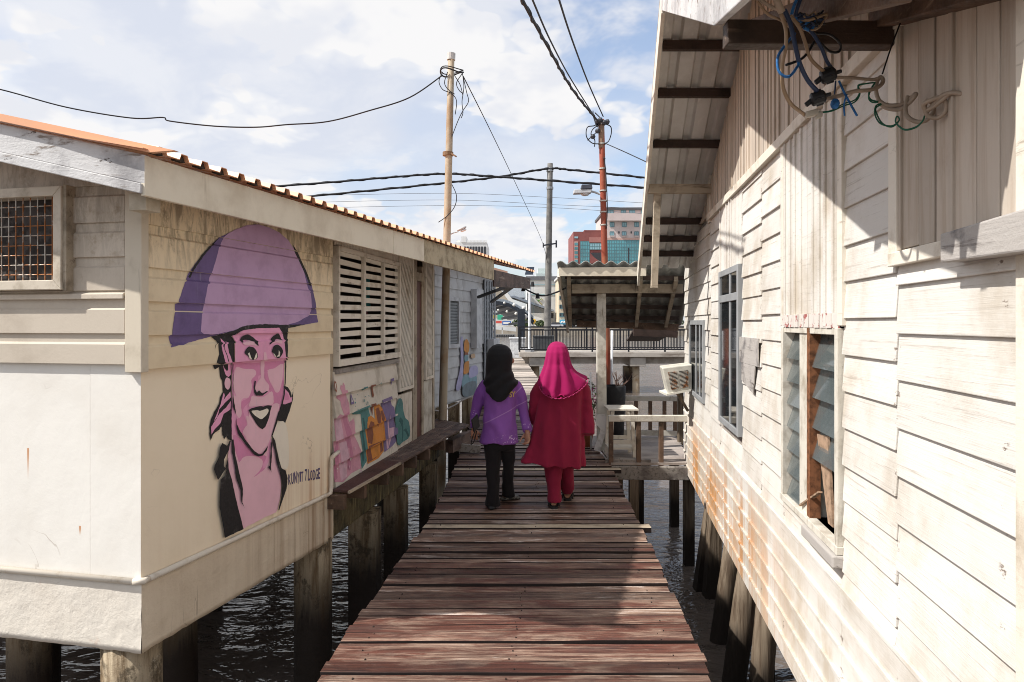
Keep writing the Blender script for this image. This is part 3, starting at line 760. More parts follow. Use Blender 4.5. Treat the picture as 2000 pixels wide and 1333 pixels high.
# ------------------------------------------------------------------ porch roof (part of the house), posts and platform
PH=lambda y: 2.475-.442*(y-8.75)
def px2(y,x): return V(x,y,PH(y))
m=MB(); n=10
x0n,x1n=.58,2.35
pts=[]; rows=[]
for (y,sh) in ((8.72,0.0),(9.6,.13),(10.5,.26)):
    row=[]
    N=11*8
    for i in range(N+1):
        x=x0n+(x1n-x0n)*i/N
        row.append(V(x+sh,y,PH(y)+.022*math.sin(2*math.pi*i/8)))
    rows.append(row)
b=0
for r in rows: m.v+=r
W_=len(rows[0])
for j in range(2):
    for i in range(W_-1): m.f.append([j*W_+i,j*W_+i+1,(j+1)*W_+i+1,(j+1)*W_+i]); m.m.append(0)
po=m.build('porch_roof_sheet',M['fibro'],RH,recalc=False,smooth=True); md=po.modifiers.new('t','SOLIDIFY'); md.thickness=.012; md.offset=1
m=MB(); m.hexa([V(.60,8.76,2.325),V(1.72,8.74,2.325),V(1.72,8.77,2.325),V(.60,8.79,2.325)],[V(.60,8.76,2.435),V(1.72,8.74,2.445),V(1.72,8.77,2.445),V(.60,8.79,2.435)]); m.build('porch_fascia',M['fascia'],RH,bevel=.004)
m=MB(); m.beam(V(.60,8.78,2.37),V(.86,10.45,1.63),.03,.12); m.build('porch_bargeboard',M['trim'],RH)
for y in (8.95,9.42,9.78,10.12):
    m=MB(); z=PH(y)-.055; m.beam(V(.66+.15*(y-8.72),y,z),V(2.3+.14*(y-8.9),y,z-.02),.045,.06); m.build('porch_purlin',M['purlin'],RH)
for x,dx in ((.74,.2),(1.68,.28),(2.14,.26)):
    m=MB(); m.beam(V(x,8.9,PH(8.9)-.11),V(x+dx*.7,10.3,PH(10.3)-.10),.05,.07); m.build('porch_rafter',M['palebeam'],RH)
m=MB(); m.beam(V(.80,9.2,2.185),V(1.66,9.2,2.19),.075,.125); m.beam(V(1.664,9.2,2.19),V(2.30,9.2,2.185),.07,.125); m.build('porch_beam',M['palebeam'],RH,bevel=.005)
m=MB(); m.beam(V(.98,10.35,1.715),V(2.52,10.35,1.66),.05,.10); m.build('porch_beam',M['brownbeam'],RH)
m=MB(); m.prism([V(1.92,10.8,1.60),V(2.62,10.8,1.60),V(2.62,12.2,1.40),V(2.05,12.2,1.40)],V(0,0,.03)); m.beam(V(1.92,10.8,1.575),V(2.62,10.8,1.54),.03,.10); m.build('lower_awning',M['purlin'],RH)
m=MB()
m.beam(V(1.215,9.25,.0),V(1.205,9.25,2.125),.125,.10,up=(0,1,0)); m.build('porch_post',M['palepost'],RH,bevel=.006)
# platform
PL=thing('timber_platform','low timber porch platform with grey boards and short railings beside the white house','platform',V(1.7,9.4,-.2))
m=MB(); y=8.42
while y<10.4:
    e=min(y+RND.uniform(.26,.34),10.45); m.box(1.22 if y<9.3 else 1.12,2.52+.14*(y-10.4),y,e-.008,-.03+RND.uniform(-.004,.002),.002); y=e
m.build('floor_board',M['platform'],PL)
m=MB(); m.beam(V(1.17,8.40,-.115),V(2.17,8.40,-.125),.08,.16); m.build('edge_beam',M['oldgrey'],PL,bevel=.006)
m=MB(); m.beam(V(1.16,8.50,-.01),V(1.72,8.46,-.015),.07,.10); m.build('edge_plank',M['oldgrey'],PL,bevel=.006)
m=MB(); m.beam(V(1.19,8.45,.545),V(2.16,8.45,.545),.08,.075); m.build('front_rail',M['palepost'],PL,bevel=.006)
for x in (1.225,1.565,1.845): 
    m=MB(); m.beam(V(x,8.45,-.05),V(x,8.45,.508),.055,.05,up=(0,1,0)); m.build('baluster',M['brownbeam'],PL,bevel=.004)
m=MB(); m.beam(V(1.30,10.3,.59),V(2.60,10.3,.585),.08,.075); m.build('back_rail',M['palepost'],PL,bevel=.005)
m=MB(); m.beam(V(1.30,10.3,.09),V(2.55,10.3,.06),.06,.08); m.build('bottom_rail',M['palepost'],PL,bevel=.005)
for x in (1.60,1.87,2.085,2.30,2.46): 
    m=MB(); m.beam(V(x,10.3,.05),V(x,10.3,.555),.05,.05,up=(0,1,0)); m.build('baluster',M['brownbeam'],PL)
m=MB(); m.beam(V(2.44,9.9,-.05),V(2.44,9.9,.95),.07,.07,up=(0,1,0)); m.build('corner_post',M['tpile'],PL)
for (x,y,r) in ((1.50,8.42,.055),(1.32,8.48,.05),(2.2,8.5,.06),(1.9,10.2,.06),(2.4,10.1,.06)): pile_post(x,y,r,-.16,M['tpile'],PL,(0,0),True)
# ------------------------------------------------------------------ air conditioner
acw=flat('yellowed_white_plastic',(.70,.67,.58),.45,var=.1)
AC=thing('air_conditioner','white box air conditioner with rusty grille sticking out of the white house wall','air conditioner',atY(1320,770,8.1))
def acp(px,py,dy=0): return atY(px,py,7.75)+V(.0,dy,0)
TL,TR,BR,BL=acp(1293,719),acp(1352,712),acp(1352,763),acp(1305,772)
m=MB(); dv=V(.06,.42,0); m.prism([TL,TR,BR,BL],dv); ac=m.build('housing',acw,AC,bevel=.012)
def bil(u,v): return (TL*(1-u)+TR*u)*(1-v)+(BL*(1-u)+BR*u)*v
m=MB(); o=V(0,-.004,0)
for (u0,u1) in ((.16,.46),(.54,.84)):
    m.prism([bil(u0,.18)+o,bil(u1,.18)+o,bil(u1,.84)+o,bil(u0,.84)+o],V(0,-.002,0))
m.build('grille_recess',surf('rusty_recess',(.03,.026,.024),(.26,.10,.035),11,(.52,.62),None),AC)
m=MB()
for (u0,u1) in ((.15,.47),(.53,.85)):
    for i in range(14):
        v=.19+i*.048; a,b=bil(u0,v),bil(u1,v); m.beam(a+V(0,-.012,0),b+V(0,-.012,0),.006,.0055)
m.build('grille_bar',surf('rusty_grille',(.62,.58,.5),(.36,.15,.06),9,(.50,.58),None),AC)
m=MB(); m.obox(bil(.0,.985)+V(-.02,-.015,-.012),bil(1,.985)-bil(0,.985),V(0,.4,0),V(0,0,.022)); m.build('drip_tray',acw,AC)
m=MB(); m.beam(V(2.05,7.95,.70),bil(.5,1)+V(0,.2,0),.03,.03); m.build('bracket',M['tpile'],AC)
# ------------------------------------------------------------------ cables hanging at the near eave
def K(x,y): return (1480+x/4.545, y/4.545)     # survey sheet of the cable corner
def Kp(x,y,Y): px,py=K(x,y); return atY(px,py,Y)
CB=thing('hanging_cable_bundle','tangle of brown, blue and green cables hanging from the white roof edge','cable bundle',Kp(160,0,2.0))
cbrown=flat('tan_cable_sheath',(.36,.25,.16),.45,var=.12); cgrey=flat('dusty_cable_sheath',(.42,.335,.26),.5,var=.15); cblue=flat('dark_blue_cable',(.035,.055,.115),.45); crope=flat('blue_rope',(.03,.16,.42),.6,var=.25,s=60); cgreen=flat('green_wire',(.02,.13,.075),.4); cblack=flat('black_rubber',(.015,.015,.016),.45)
def cable(pts,r,mat,name='cable',n=8):
    P=[Kp(*p) for p in pts]
    m=MB(); m.tube(crom(P,6,False),r*.68,n); return m.build(name,mat,CB,smooth=True)
cable([(205,130,2.0),(245,250,2.0),(250,400,2.0),(215,600,2.02),(225,780,2.05),(290,920,2.1),(400,1010,2.15),(440,1050,2.17)],.0085,cbrown)
cable([(235,90,2.0),(290,220,2.0),(330,400,2.0),(370,560,2.02),(440,710,2.05),(525,810,2.08)],.010,cblue)
cable([(290,140,2.02),(370,250,2.02),(420,380,2.04),(460,510,2.06),(540,600,2.08),(610,650,2.1)],.008,cbrown)
cable([(330,300,2.05),(230,420,2.0),(175,520,1.98),(190,640,1.98),(270,685,1.98),(340,610,2.0),(360,540,2.02),(310,330,2.05)],.006,crope)
cable([(380,200,2.05),(480,290,2.04),(560,420,2.05),(610,540,2.08),(650,600,2.1)],.008,cblue)
cable([(520,300,2.06),(640,310,2.1),(730,390,2.14),(720,460,2.15),(640,460,2.13),(560,390,2.1)],.006,cblack)
cable([(500,370,2.06),(450,460,2.06),(380,530,2.05),(250,580,2.04)],.006,cblack)
cable([(700,690,2.12),(850,695,2.14),(1010,710,2.16),(1060,700,2.16)],.008,cgrey)
cable([(590,880,2.12),(700,860,2.13),(850,815,2.14),(1000,800,2.15),(1090,760,2.16),(1110,710,2.17),(1080,690,2.18),(1050,760,2.17),(1060,860,2.16),(1120,950,2.14),(1250,975,2.11),(1340,920,2.09),(1400,850,2.07),(1390,840,2.08),(1330,900,2.10),(1250,935,2.11),(1140,935,2.13),(1080,900,2.14)],.0095,cgrey)
cable([(1330,860,2.10),(1310,960,2.09),(1330,1040,2.08),(1420,1085,2.06),(1510,1060,2.04),(1560,980,2.03),(1540,910,2.02),(1500,900,2.01),(1480,960,2.0),(1510,1030,2.0),(1590,1050,1.99),(1660,1000,1.97),(1670,920,1.96),(1620,870,1.96),(1540,890,1.97),(1470,930,1.99),(1500,990,2.0),(1560,930,1.98),(1640,850,1.95),(1740,825,1.92),(1850,845,1.895)],.0095,cgrey)
cable([(1490,980,2.0),(1560,950,1.98),(1650,880,1.95),(1720,830,1.93),(1850,840,1.895)],.009,cgrey)
for d in (0,18):
    cable([(540,1000+d*.3,2.15),(650,985+d*.3,2.15),(760,925+d,2.15),(860,890+d,2.15),(905,820+d,2.15),(890,760+d*.5,2.15),(960,745,2.15),(1040,735,2.16)],.0035,cgreen,'earth_wire',6)
    cable([(1040,735,2.16),(985,830+d,2.15),(1010,890+d,2.15),(1120,915,2.14),(1050,940+d,2.13),(1040+d,1020,2.12),(1090+d,1100,2.11),(1190,1120+d*.5,2.10),(1255,1070,2.09),(1235,1035,2.09),(1225,1090,2.09),(1300,1150+d*.3,2.07),(1400,1130+d*.3,2.05),(1460,1080,2.03),(1480,1030,2.01)],.0035,cgreen,'earth_wire',6)
cable([(720,720,2.12),(770,830,2.12),(830,940,2.11),(880,1030,2.10)],.005,crope)
cable([(790,840,2.12),(765,930,2.12),(770,1030,2.12)],.004,crope)
cable([(690,720,2.12),(685,800,2.12),(680,840,2.12)],.004,cblue)
cable([(1370,0,2.2),(1300,130,2.19),(1240,270,2.18),(1170,460,2.17),(1105,660,2.16)],.0035,cblack,'tie_wire',6)
cable([(0,20,2.0),(90,130,2.0),(200,180,2.02),(280,240,2.03)],.006,cbrown); cable([(20,0,2.0),(110,60,2.0),(190,90,2.0)],.008,cgrey)
cable([(150,-60,1.98),(180,40,1.99),(215,110,2.0)],.016,cgrey)
cable([(400,-60,2.02),(360,50,2.02),(330,150,2.03)],.008,cblue); cable([(370,-60,2.02),(320,60,2.02),(300,130,2.02)],.007,crope)
random.seed(5)
for i in range(16):
    a=[(RND.uniform(300,420),RND.uniform(110,180)),(RND.uniform(420,520),RND.uniform(100,220)),(RND.uniform(500,620),RND.uniform(90,240)),(RND.uniform(420,560),RND.uniform(160,290)),(RND.uniform(340,460),RND.uniform(170,300))]
    cable([(x,y,2.02+RND.uniform(0,.06)) for x,y in a],RND.choice([.004,.005,.007]),RND.choice([cblue,crope,cblack,cbrown,cblue]),'knotted_loop',6)
def connector(x,y,Y,r):
    m=MB(); c=Kp(x,y,Y); ax=V(.75,-.25,.2).normalized()
    m.tube([c-ax*r*1.1,c-ax*r*.9,c+ax*r*.7,c+ax*r*.95],[r*.75,r,r*.95,r*.6],12)
    for k in range(4):
        a=k*math.pi/2+.4; u=ax.cross(V(0,0,1)).normalized(); w_=ax.cross(u); d=u*math.cos(a)+w_*math.sin(a)
        m.obox(c+d*r*.8-ax*r*.5-u*.004,ax*r,u*.008,d*r*.35)
    m.tube([c-ax*r*1.8-V(0,0,.01),c-ax*r*.8],[r*.36,r*.42],10); m.tube([c+ax*r*.7,c+ax*r*1.7],[r*.3,r*.25],10)
    return m.build('cable_connector',cblack,CB,bevel=.002)
connector(630,670,2.1,.022); connector(540,870,2.09,.021)
m=MB(); c=Kp(480,1020,2.15); m.obox(c+V(-.02,-.01,-.012),V(.04,0,.010),V(0,.02,0),V(-.003,0,.02)); m.obox(c+V(.012,-.008,-.016),V(.02,0,.007),V(0,.016,0),V(0,0,.02)); m.build('terminal_block',flat('yellowed_block',(.5,.45,.37),.5),CB,bevel=.004)
m=MB(); m.sphere(Kp(685,925,2.12),.014,1,1,1.2); m.build('rope_knot',crope,CB,smooth=True)
# ------------------------------------------------------------------ left-hand house with the mural
MW=Wall(-1.974,3.63,.268,1,1); FW=Wall(-1.974,3.63,-1,.22,-1); GW=Wall(-1.49,5.515,.15,1,1); EV=Wall(-1.752,3.26,.268,1,1)
LH=thing('mural_house','cream house on concrete stilts at left with painted portrait mural and peach roof','house',MW.P(3,0,-1)+V(0,0,-.03))
def LB(W,s,i,z): return W.P(s,z,-i)
LEN=1.951
laps=[1.474,1.655,1.837,2.02,2.25,2.50]
def ship(mb,W,s0,s1,z0,z1,of=.03,oc=.014,cv=.05):
    prof=[(z0,-.02),(z0,of),(z1-cv-.008,of),(z1-cv+.004,oc),(z1+.004,oc),(z1+.004,-.02)]
    a=[W.P(s0,z,o) for z,o in prof]; b=[W.P(s1,z,o) for z,o in prof]
    mb.loft([a,b])
m=MB()
for z0,z1 in zip(laps,laps[1:]): ship(m,MW,.0,LEN-.005,z0,z1+RND.uniform(-.003,.003),.03+RND.uniform(-.002,.002))
m.build('mural_wall_boards',M['lboard'],LH,bevel=.003)
m=MB(); m.wbox(MW,0.0,LEN,.35,1.478,-.09,.0); m.build('rendered_panel',M['panel'],LH)
def rough_slab(W,s0,s1,z0,z1,o0,o1,amp,ns,nz):
    m=MB(); rows=[]
    for j in range(nz+1):
        row=[]
        for i in range(ns+1):
            s=s0+(s1-s0)*i/ns; z=z0+(z1-z0)*j/nz
            nzv=mnoise.noise(V(s*6+o0*3,z*8,2.3)); n2=mnoise.noise(V(s*17,z*19,7.1))
            if j==0: z+=n2*amp*1.6
            row.append(W.P(s,z,o1+(nzv*.6+n2*.4)*amp))
        rows.append(row)
    w_=ns+1; m.v=[p for r in rows for p in r]
    for j in range(nz):
        for i in range(ns): m.f.append([j*w_+i,j*w_+i+1,(j+1)*w_+i+1,(j+1)*w_+i]); m.m.append(0)
    b=len(m.v); m.v+=[W.P(s0+(s1-s0)*i/ns,z0,o0) for i in range(ns+1)]+[W.P(s0+(s1-s0)*i/ns,z1,o0) for i in range(ns+1)]
    for i in range(ns):
        m.f.append([i,i+1,b+i+1,b+i]); m.m.append(0)
        m.f.append([nz*w_+i,nz*w_+i+1,b+w_+i+1,b+w_+i]); m.m.append(0)
        m.f.append([b+i,b+i+1,b+w_+i+1,b+w_+i]); m.m.append(0)
    return m
rough_slab(MW,-.008,LEN+.03,-.03,.335,-.20,.012,.005,60,12).build('concrete_skirt',M['skirt'],LH,smooth=True)
rough_slab(FW,-.012,4.5,-.03,.335,-.20,.010,.005,110,12).build('concrete_skirt',M['skirtw'],LH,smooth=True)
sj=FW.S(176); m=MB(); m.wbox(FW,0.0,sj-.0015,.35,1.50,-.09,.0); m.wbox(FW,sj+.0015,4.6,.35,1.50,-.09,-.001); m.build('rendered_panel',M['panelw'],LH)
# front boards around the meshed window
SLOPE_F=.235
flaps=[1.50,1.665,1.85,1.895,2.075,2.26,2.455]
wz0,wz1=1.90,2.455; ws0=FW.S(148); ws1=ws0+1.15
m=MB()
for z0,z1 in zip(flaps,flaps[1:]):
    cv=.05 if z1-z0>.1 else .01
    spans=[(.075,4.6)] if (z1<=wz0+.01 or z0>=wz1) else [(.075,ws0),(ws1,4.6)]
    for u,v in spans:
        u=max(u,(z1-2.50)/SLOPE_F); 
        if v-u<.05: continue
        ship(m,FW,u+.002,v-.002,z0,min(z1,wz0) if (z0<wz0<z1 and u>=.1) else z1,.026+(.012 if cv<.02 else 0),.012,cv)
m.prism([FW.P(.075,2.458,-.02),FW.P(4.6,2.458,-.02),FW.P(4.6,2.49+.235*4.6,-.02),FW.P(.075,2.505,-.02)],FW.n*.045)
m.build('front_wall_boards',M['fboard'],LH,bevel=.003)
m=MB(); m.wbox(FW,-.033,.07,1.46,2.62,-.02,.034); m.build('corner_board',M['postboard'],LH,bevel=.004)
# window with welded mesh
fo=MB(); pr=.085
def frame_box(mb,W,s0,s1,z0,z1,w_,o0,o1):
    P=lambda s,z,o:W.P(s,z,o)
    for (a,b,c,d) in (((s0,z0),(s1,z0),(s1-w_,z0+w_),(s0+w_,z0+w_)),((s0,z1),(s1,z1),(s1-w_,z1-w_),(s0+w_,z1-w_)),((s0,z0),(s0,z1),(s0+w_,z1-w_),(s0+w_,z0+w_)),((s1,z0),(s1,z1),(s1-w_,z1-w_),(s1-w_,z0+w_))):
        q=[a,b,c,d]; mb.hexa([P(s,z,o0) for s,z in q],[P(s,z,o1) for s,z in q])
frame_box(fo,FW,ws0+.01,ws1,wz0,wz1,.052,-.02,pr)
WF=fo.build('window_frame',M['frame'],LH,bevel=.004)
m=MB(); m.wbox(FW,ws0-.012,ws0+.009,wz0-.006,wz1+.006,-.01,pr-.012); m.build('frame_side_batten',M['palebeam'],WF,bevel=.003)
m=MB()
s=ws0+.095
while s<ws1-.05: m.tube([FW.P(s,wz0+.05,pr-.03),FW.P(s,wz1-.05,pr-.03)],.0028,6); s+=.048
z=wz0+.085
while z<wz1-.05: m.tube([FW.P(ws0+.06,z,pr-.034),FW.P(ws1-.05,z,pr-.034)],.0028,6); z+=.053
m.build('welded_mesh',M['meshwire'],WF)
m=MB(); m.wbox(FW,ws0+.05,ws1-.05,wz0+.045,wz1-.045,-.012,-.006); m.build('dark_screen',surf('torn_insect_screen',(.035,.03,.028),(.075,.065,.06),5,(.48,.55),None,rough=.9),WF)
# roof edge: fascia, bargeboard, sheets
SL=.235
def ev(s,i,z): return EV.P(s,z,-i)
def fas(sa,sb,z0a,z1a,z0b,z1b,mat,th=.025):
    m=MB(); q=[EV.P(sa,z0a,-th),EV.P(sb,z0b,-th),EV.P(sb,z1b,-th),EV.P(sa,z1a,-th)]
    m.prism(q,EV.n*th); return m.build('fascia_board',mat,LH,bevel=.003)
sf1,sf2,sf3,sf4=EV.S(769),EV.S(829),EV.S(965),EV.S(1036)
fas(0,sf1-.003,2.33,2.522,2.325,2.53,M['fascia']); fas(sf1,sf2-.003,2.325,2.53,2.32,2.535,M['fascia'])
fas(sf2,sf3,2.315,2.535,2.285,2.545,M['fascia2']); fas(sf3+.01,sf4,2.20,2.42,2.27,2.44,M['ledgeold'])
FD=FW.d
def bp(L,z,o=0): q=EV.P(0,0,0)+FD*L-Vector((FW.n.x,FW.n.y,0))*(-o); return V(q.x,q.y,z+L*SL)
m=MB(); m.prism([bp(-.0,2.385),bp(4.4,2.385),bp(4.4,2.53),bp(.0,2.525)],FW.n*-.03); m.build('bargeboard',M['barge'],LH,bevel=.004)
m=MB(); m.prism([bp(.015,2.335,.012),bp(4.4,2.335,.012),bp(4.4,2.384,.012),bp(.015,2.384,.012)],FW.n*-.05); m.build('barge_strip',M['barge'],LH,bevel=.004)
m=MB(); p=bp(.03,2.335); m.obox(bp(.08,2.262,-.10)+V(0,0,0),FD*.10,FW.n*-.10,V(0,0,.085)); m.build('purlin_end',M['postboard'],LH,bevel=.003)
m=MB(); pitch=.15; prof=[]; s=-.06
while s<sf4+.02:
    prof+=[(s,0),(s+.085,0),(s+.098,.030),(s+.137,.030)]; s+=pitch
rows=[[EV.P(a,2.538+h+i*SL*.0+max(i,0)*SL,-i) for a,h in prof] for i in (-.045,.3,2.2,4.5)]
w_=len(prof); m.v=[p for r in rows for p in r]
for j in range(len(rows)-1):
    for i in range(w_-1): m.f.append([j*w_+i,j*w_+i+1,(j+1)*w_+i+1,(j+1)*w_+i]); m.m.append(0)
ro=m.build('roof_sheet',M['peach'],LH,recalc=False); md=ro.modifiers.new('t','SOLIDIFY'); md.thickness=.004; md.offset=1
rib_dark=flat('rib_gap_shade',(.06,.045,.035),.9)  # dark plugs standing for the shade in the open rib ends
for s in [x for i,x in enumerate([p[0] for p in prof]) if i%4==1]:
    m=MB(); m.prism([EV.P(s,2.54,.02),EV.P(s+.065,2.54,.02),EV.P(s+.052,2.566,.02),EV.P(s+.013,2.566,.02)],EV.n*-.03); m.build('rib_gap_fill',rib_dark,LH)
m=MB(); m.prism([bp(-.05,2.538,.035),bp(4.5,2.538,.035),bp(4.5,2.585,.035),bp(-.19,2.572,.035)],FW.n*-.03); m.build('verge_cap',M['peach'],LH)
# graffiti section: lap boards, grille, slatted screen, door
ge=GW.S(844)
gz=[.36,.558,.75,.937,1.125,1.316]
g0,g1=GW.S(649.5),GW.S(772)
m=MB()
for z0,z1 in zip(gz,gz[1:]):
    q=[(z0,-.02),(z0,.034),(z1-.03,.012),(z1+.004,.012),(z1+.004,-.02)]
    m.loft([[GW.P(g0,z,o) for z,o in q],[GW.P(g1,z,o) for z,o in q]])
GBANDS=[]
for z0,z1 in zip(gz,gz[1:]): GBANDS+=[(z0,z1-.03,.034,.012),(z1-.03,z1,.012,.012)]
wp=surf('scuffed_white_boards',(.68,.62,.53),(.47,.41,.33),4,(.46,.72),'z',(.30,.25,.19),3,(.60,.74),isl=.05)
m.build('graffiti_wall_boards',wp,LH,bevel=.003)
v0,v1=GW.S(773),GW.S(803)
m=MB(); s=v0
while s<v1-.02: e=min(s+(v1-v0)/4,v1); m.wbox(GW,s+.003,e-.003,.36,.95,-.02,.012); s=e
m.build('lower_boards',wp,LH)
m=MB()
for (u,v,z0,z1,o0,o1) in ((GW.S(803.5),GW.S(812),.34,2.5,-.10,.018),(GW.S(822.5),GW.S(826),.36,2.4,-.10,.012),(GW.S(843),GW.S(846),.36,2.4,-.06,.02)): m.wbox(GW,u,v,z0,z1,o0,o1)
m.wbox(GW,GW.S(812)+.002,GW.S(822.5)-.002,2.22,2.32,-.10,.012)
m.build('door_frame',M['palebeam'],LH,bevel=.004)
m=MB(); m.wbox(GW,GW.S(812)+.003,GW.S(822.5)-.003,.38,2.215,-.05,-.003); DR_=m.build('door',flat('red_brown_door',(.13,.042,.028),.5,var=.2),LH)
m=MB(); m.wbox(GW,GW.S(826.5),GW.S(842.5),.36,1.02,-.03,.01); m.build('lower_boards',M['palepost'],LH)
def slat_screen(s0,s1,z0,z1,slope,step,w_,name,tall=True):
    fr=MB(); b=.035
    for r in ((s0,s0+b,z0,z1),(s1-b,s1,z0,z1),(s0+b,s1-b,z0,z0+b),(s0+b,s1-b,z1-b,z1)): fr.wbox(GW,r[0],r[1],r[2],r[3],-.01,.035)
    f=fr.build(name,M['trim'],LH,bevel=.003)
    u0,u1,y0,y1=s0+b,s1-b,z0+b,z1-b
    k=y0-slope*(u1-u0); mm=MB()
    while k<y1:
        pts=[]
        lo,hi=max(0,(y0-k)/slope),min(u1-u0,(y1-k)/slope)
        if hi-lo>.02:
            a=GW.P(u0+lo,k+slope*lo,.012); c=GW.P(u0+hi,k+slope*hi,.012); mm.beam(a,c,.02,w_,up=GW.d.cross(V(0,0,1)).cross(c-a))
        k+=step
    mm.build('diagonal_slats',M['trim'],f)
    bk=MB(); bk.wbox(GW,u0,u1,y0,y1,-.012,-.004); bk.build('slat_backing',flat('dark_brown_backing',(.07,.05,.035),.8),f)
    return f
slat_screen(GW.S(774.5),GW.S(803),GW.sz(789,762)[1],GW.sz(789,480)[1],2.3,.125,.028,'slatted_screen')
slat_screen(GW.S(826.5),GW.S(842.5),1.03,GW.sz(834,500)[1],2.3,.125,.028,'slatted_screen')
# slatted window grille
q0,q1=GW.S(651),GW.S(774.5); zb_,zt_=GW.sz(651,717)[1],GW.sz(651,480)[1]
fr=MB(); b=.03
zbb=GW.sz(774,688)[1]; zb_=min(zb_,zbb)
for r in ((q0,q0+b,zb_,zt_),(q1-b,q1,zb_,zt_),(q0+b,q1-b,zb_,zb_+.055),(q0+b,q1-b,zt_-.04,zt_)): fr.wbox(GW,r[0],r[1],r[2],r[3],-.01,.05)
m1,m2=GW.S(702.5),GW.S(741)
for mm in (m1,m2): fr.wbox(GW,mm-.02,mm+.02,zb_+.055,zt_-.04,.02,.055)
GF=fr.build('grille_frame',M['trim'],LH,bevel=.003)
n=12; hh=(zt_-.04-zb_-.055)/n
for i in range(n):
    z=zb_+.055+hh*(i+.55)
    m=MB()
    for (u,v) in ((q0+b,m1-.02),(m1+.02,m2-.02),(m2+.02,q1-b)):
        dz=RND.uniform(-.006,.006); m.hexa([GW.P(u,z+dz,.005),GW.P(v,z-dz,.005),GW.P(v,z-dz,.022),GW.P(u,z+dz,.022)],[GW.P(u,z+dz+.046,.005),GW.P(v,z-dz+.046,.005),GW.P(v,z-dz+.046,.022),GW.P(u,z+dz+.046,.022)])
    m.build('grille_slat',M['trim'],GF)
m=MB()
m.wbox(GW,g0-.05,q0,.36,2.5,-.08,.0); m.build('corner_post',M['palebeam'],LH)
m=MB(); s=q0
while s<GW.S(803): m.tube([GW.P(s,zt_+.005,.01),GW.P(s,2.62,.01)],.014,6); s+=.034
m.build('corrugated_head',M['trim'],LH)
m=MB(); m.wbox(GW,q0,q1,1.30,1.345,-.02,.03); m.build('sill_rail',M['oldgrey'],LH)
# room behind the grille
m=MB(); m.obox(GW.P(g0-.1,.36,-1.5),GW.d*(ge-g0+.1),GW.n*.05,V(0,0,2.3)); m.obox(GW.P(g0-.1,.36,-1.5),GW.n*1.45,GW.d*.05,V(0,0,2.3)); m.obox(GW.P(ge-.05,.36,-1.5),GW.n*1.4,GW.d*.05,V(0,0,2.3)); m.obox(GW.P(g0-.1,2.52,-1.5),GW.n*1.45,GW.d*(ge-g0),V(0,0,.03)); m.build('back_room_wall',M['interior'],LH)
def hung(px0,px1,py0,py1,name,lab,cat,colr,o=-.22):
    m=MB(); u,v=GW.S(px0,o),GW.S(px1,o); z0=GW.sz(px0,py1,o)[1]; z1=GW.sz(px0,py0,o)[1]; n=8
    rows=[]
    for j in range(7):
        z=z0+(z1-z0)*j/6; rows.append([GW.P(u+(v-u)*i/n,z,o+.02*math.sin(i*2.1+j*.4)) for i in range(n+1)])
    w_=n+1; m.v=[p for r in rows for p in r]
    for j in range(6):
        for i in range(n): m.f.append([j*w_+i,j*w_+i+1,(j+1)*w_+i+1,(j+1)*w_+i]); m.m.append(0)
    ob=m.build(name,flat(name+'_cloth',colr,.8),None,smooth=True); md=ob.modifiers.new('t','SOLIDIFY'); md.thickness=.006
    return tag(ob,lab,cat)
hung(706,722,535,600,'hanging_towel','teal towel hanging behind the slatted window grille','towel',(.03,.20,.20))
hung(706,716,602,640,'hanging_cloth','dark red cloth hanging below the teal towel behind the slatted grille','cloth',(.16,.03,.04))
# ledge along the graffiti wall
LDn=[onZ(648,957,.38),onZ(682,957,.38)]; 
def lp(px,py,z=.38): return onZ(px,py,z)
m=MB(); A,B_,Cc,D=lp(650,957),lp(681,958),lp(782,902),lp(745,898)
m.prism([A,B_,Cc,D],V(0,0,-.02)); m.build('ledge_board',M['ledge'],LH,bevel=.003)
m=MB()
I0,I1=lp(744,898.5),lp(852,818); O0,O1=lp(782,902.5),lp(917,829)
for k in range(4):
    a0_=I0+(O0-I0)*(k/4);a1_=I0+(O0-I0)*((k+.93)/4);b0_=I1+(O1-I1)*(k/4);b1_=I1+(O1-I1)*((k+.93)/4)
    m.prism([a0_,a1_,b1_,b0_],V(0,0,-.025-RND.uniform(0,.006)))
m.build('ledge_planks',M['ledgeold'],LH,bevel=.003)
m=MB(); m.beam(lp(681.5,962),lp(782,905),.02,.02); m.build('ledge_edge_strip',M['palebeam'],LH)
for (px,py) in ((672,961),(712,941),(757,917),(786,901),(812,887),(838,873),(868,856)):
    p=lp(px,py); m=MB(); wv=GW.n
    m.obox(p+V(0,0,-.03)-wv*.5,wv*.5,GW.d*.055,V(0,0,-.115)); m.build('ledge_bracket',M['brownbeam'],LH,bevel=.004)
m=MB(); m.wbox(GW,g0-.03,ge+.5,-.06,.335,-.16,-.02); m.build('base_beam',M['mossbeam'],LH,bevel=.006)
m=MB(); m.beam(V(-.95,9.05,.10),V(-.42,9.0,.06),.06,.10); m.build('brace_plank',M['oldgrey'],LH); m=MB(); m.beam(V(-.8,8.7,.15),V(-.62,9.4,.15),.1,.16); m.build('brace_plank',M['ledgeold'],LH)
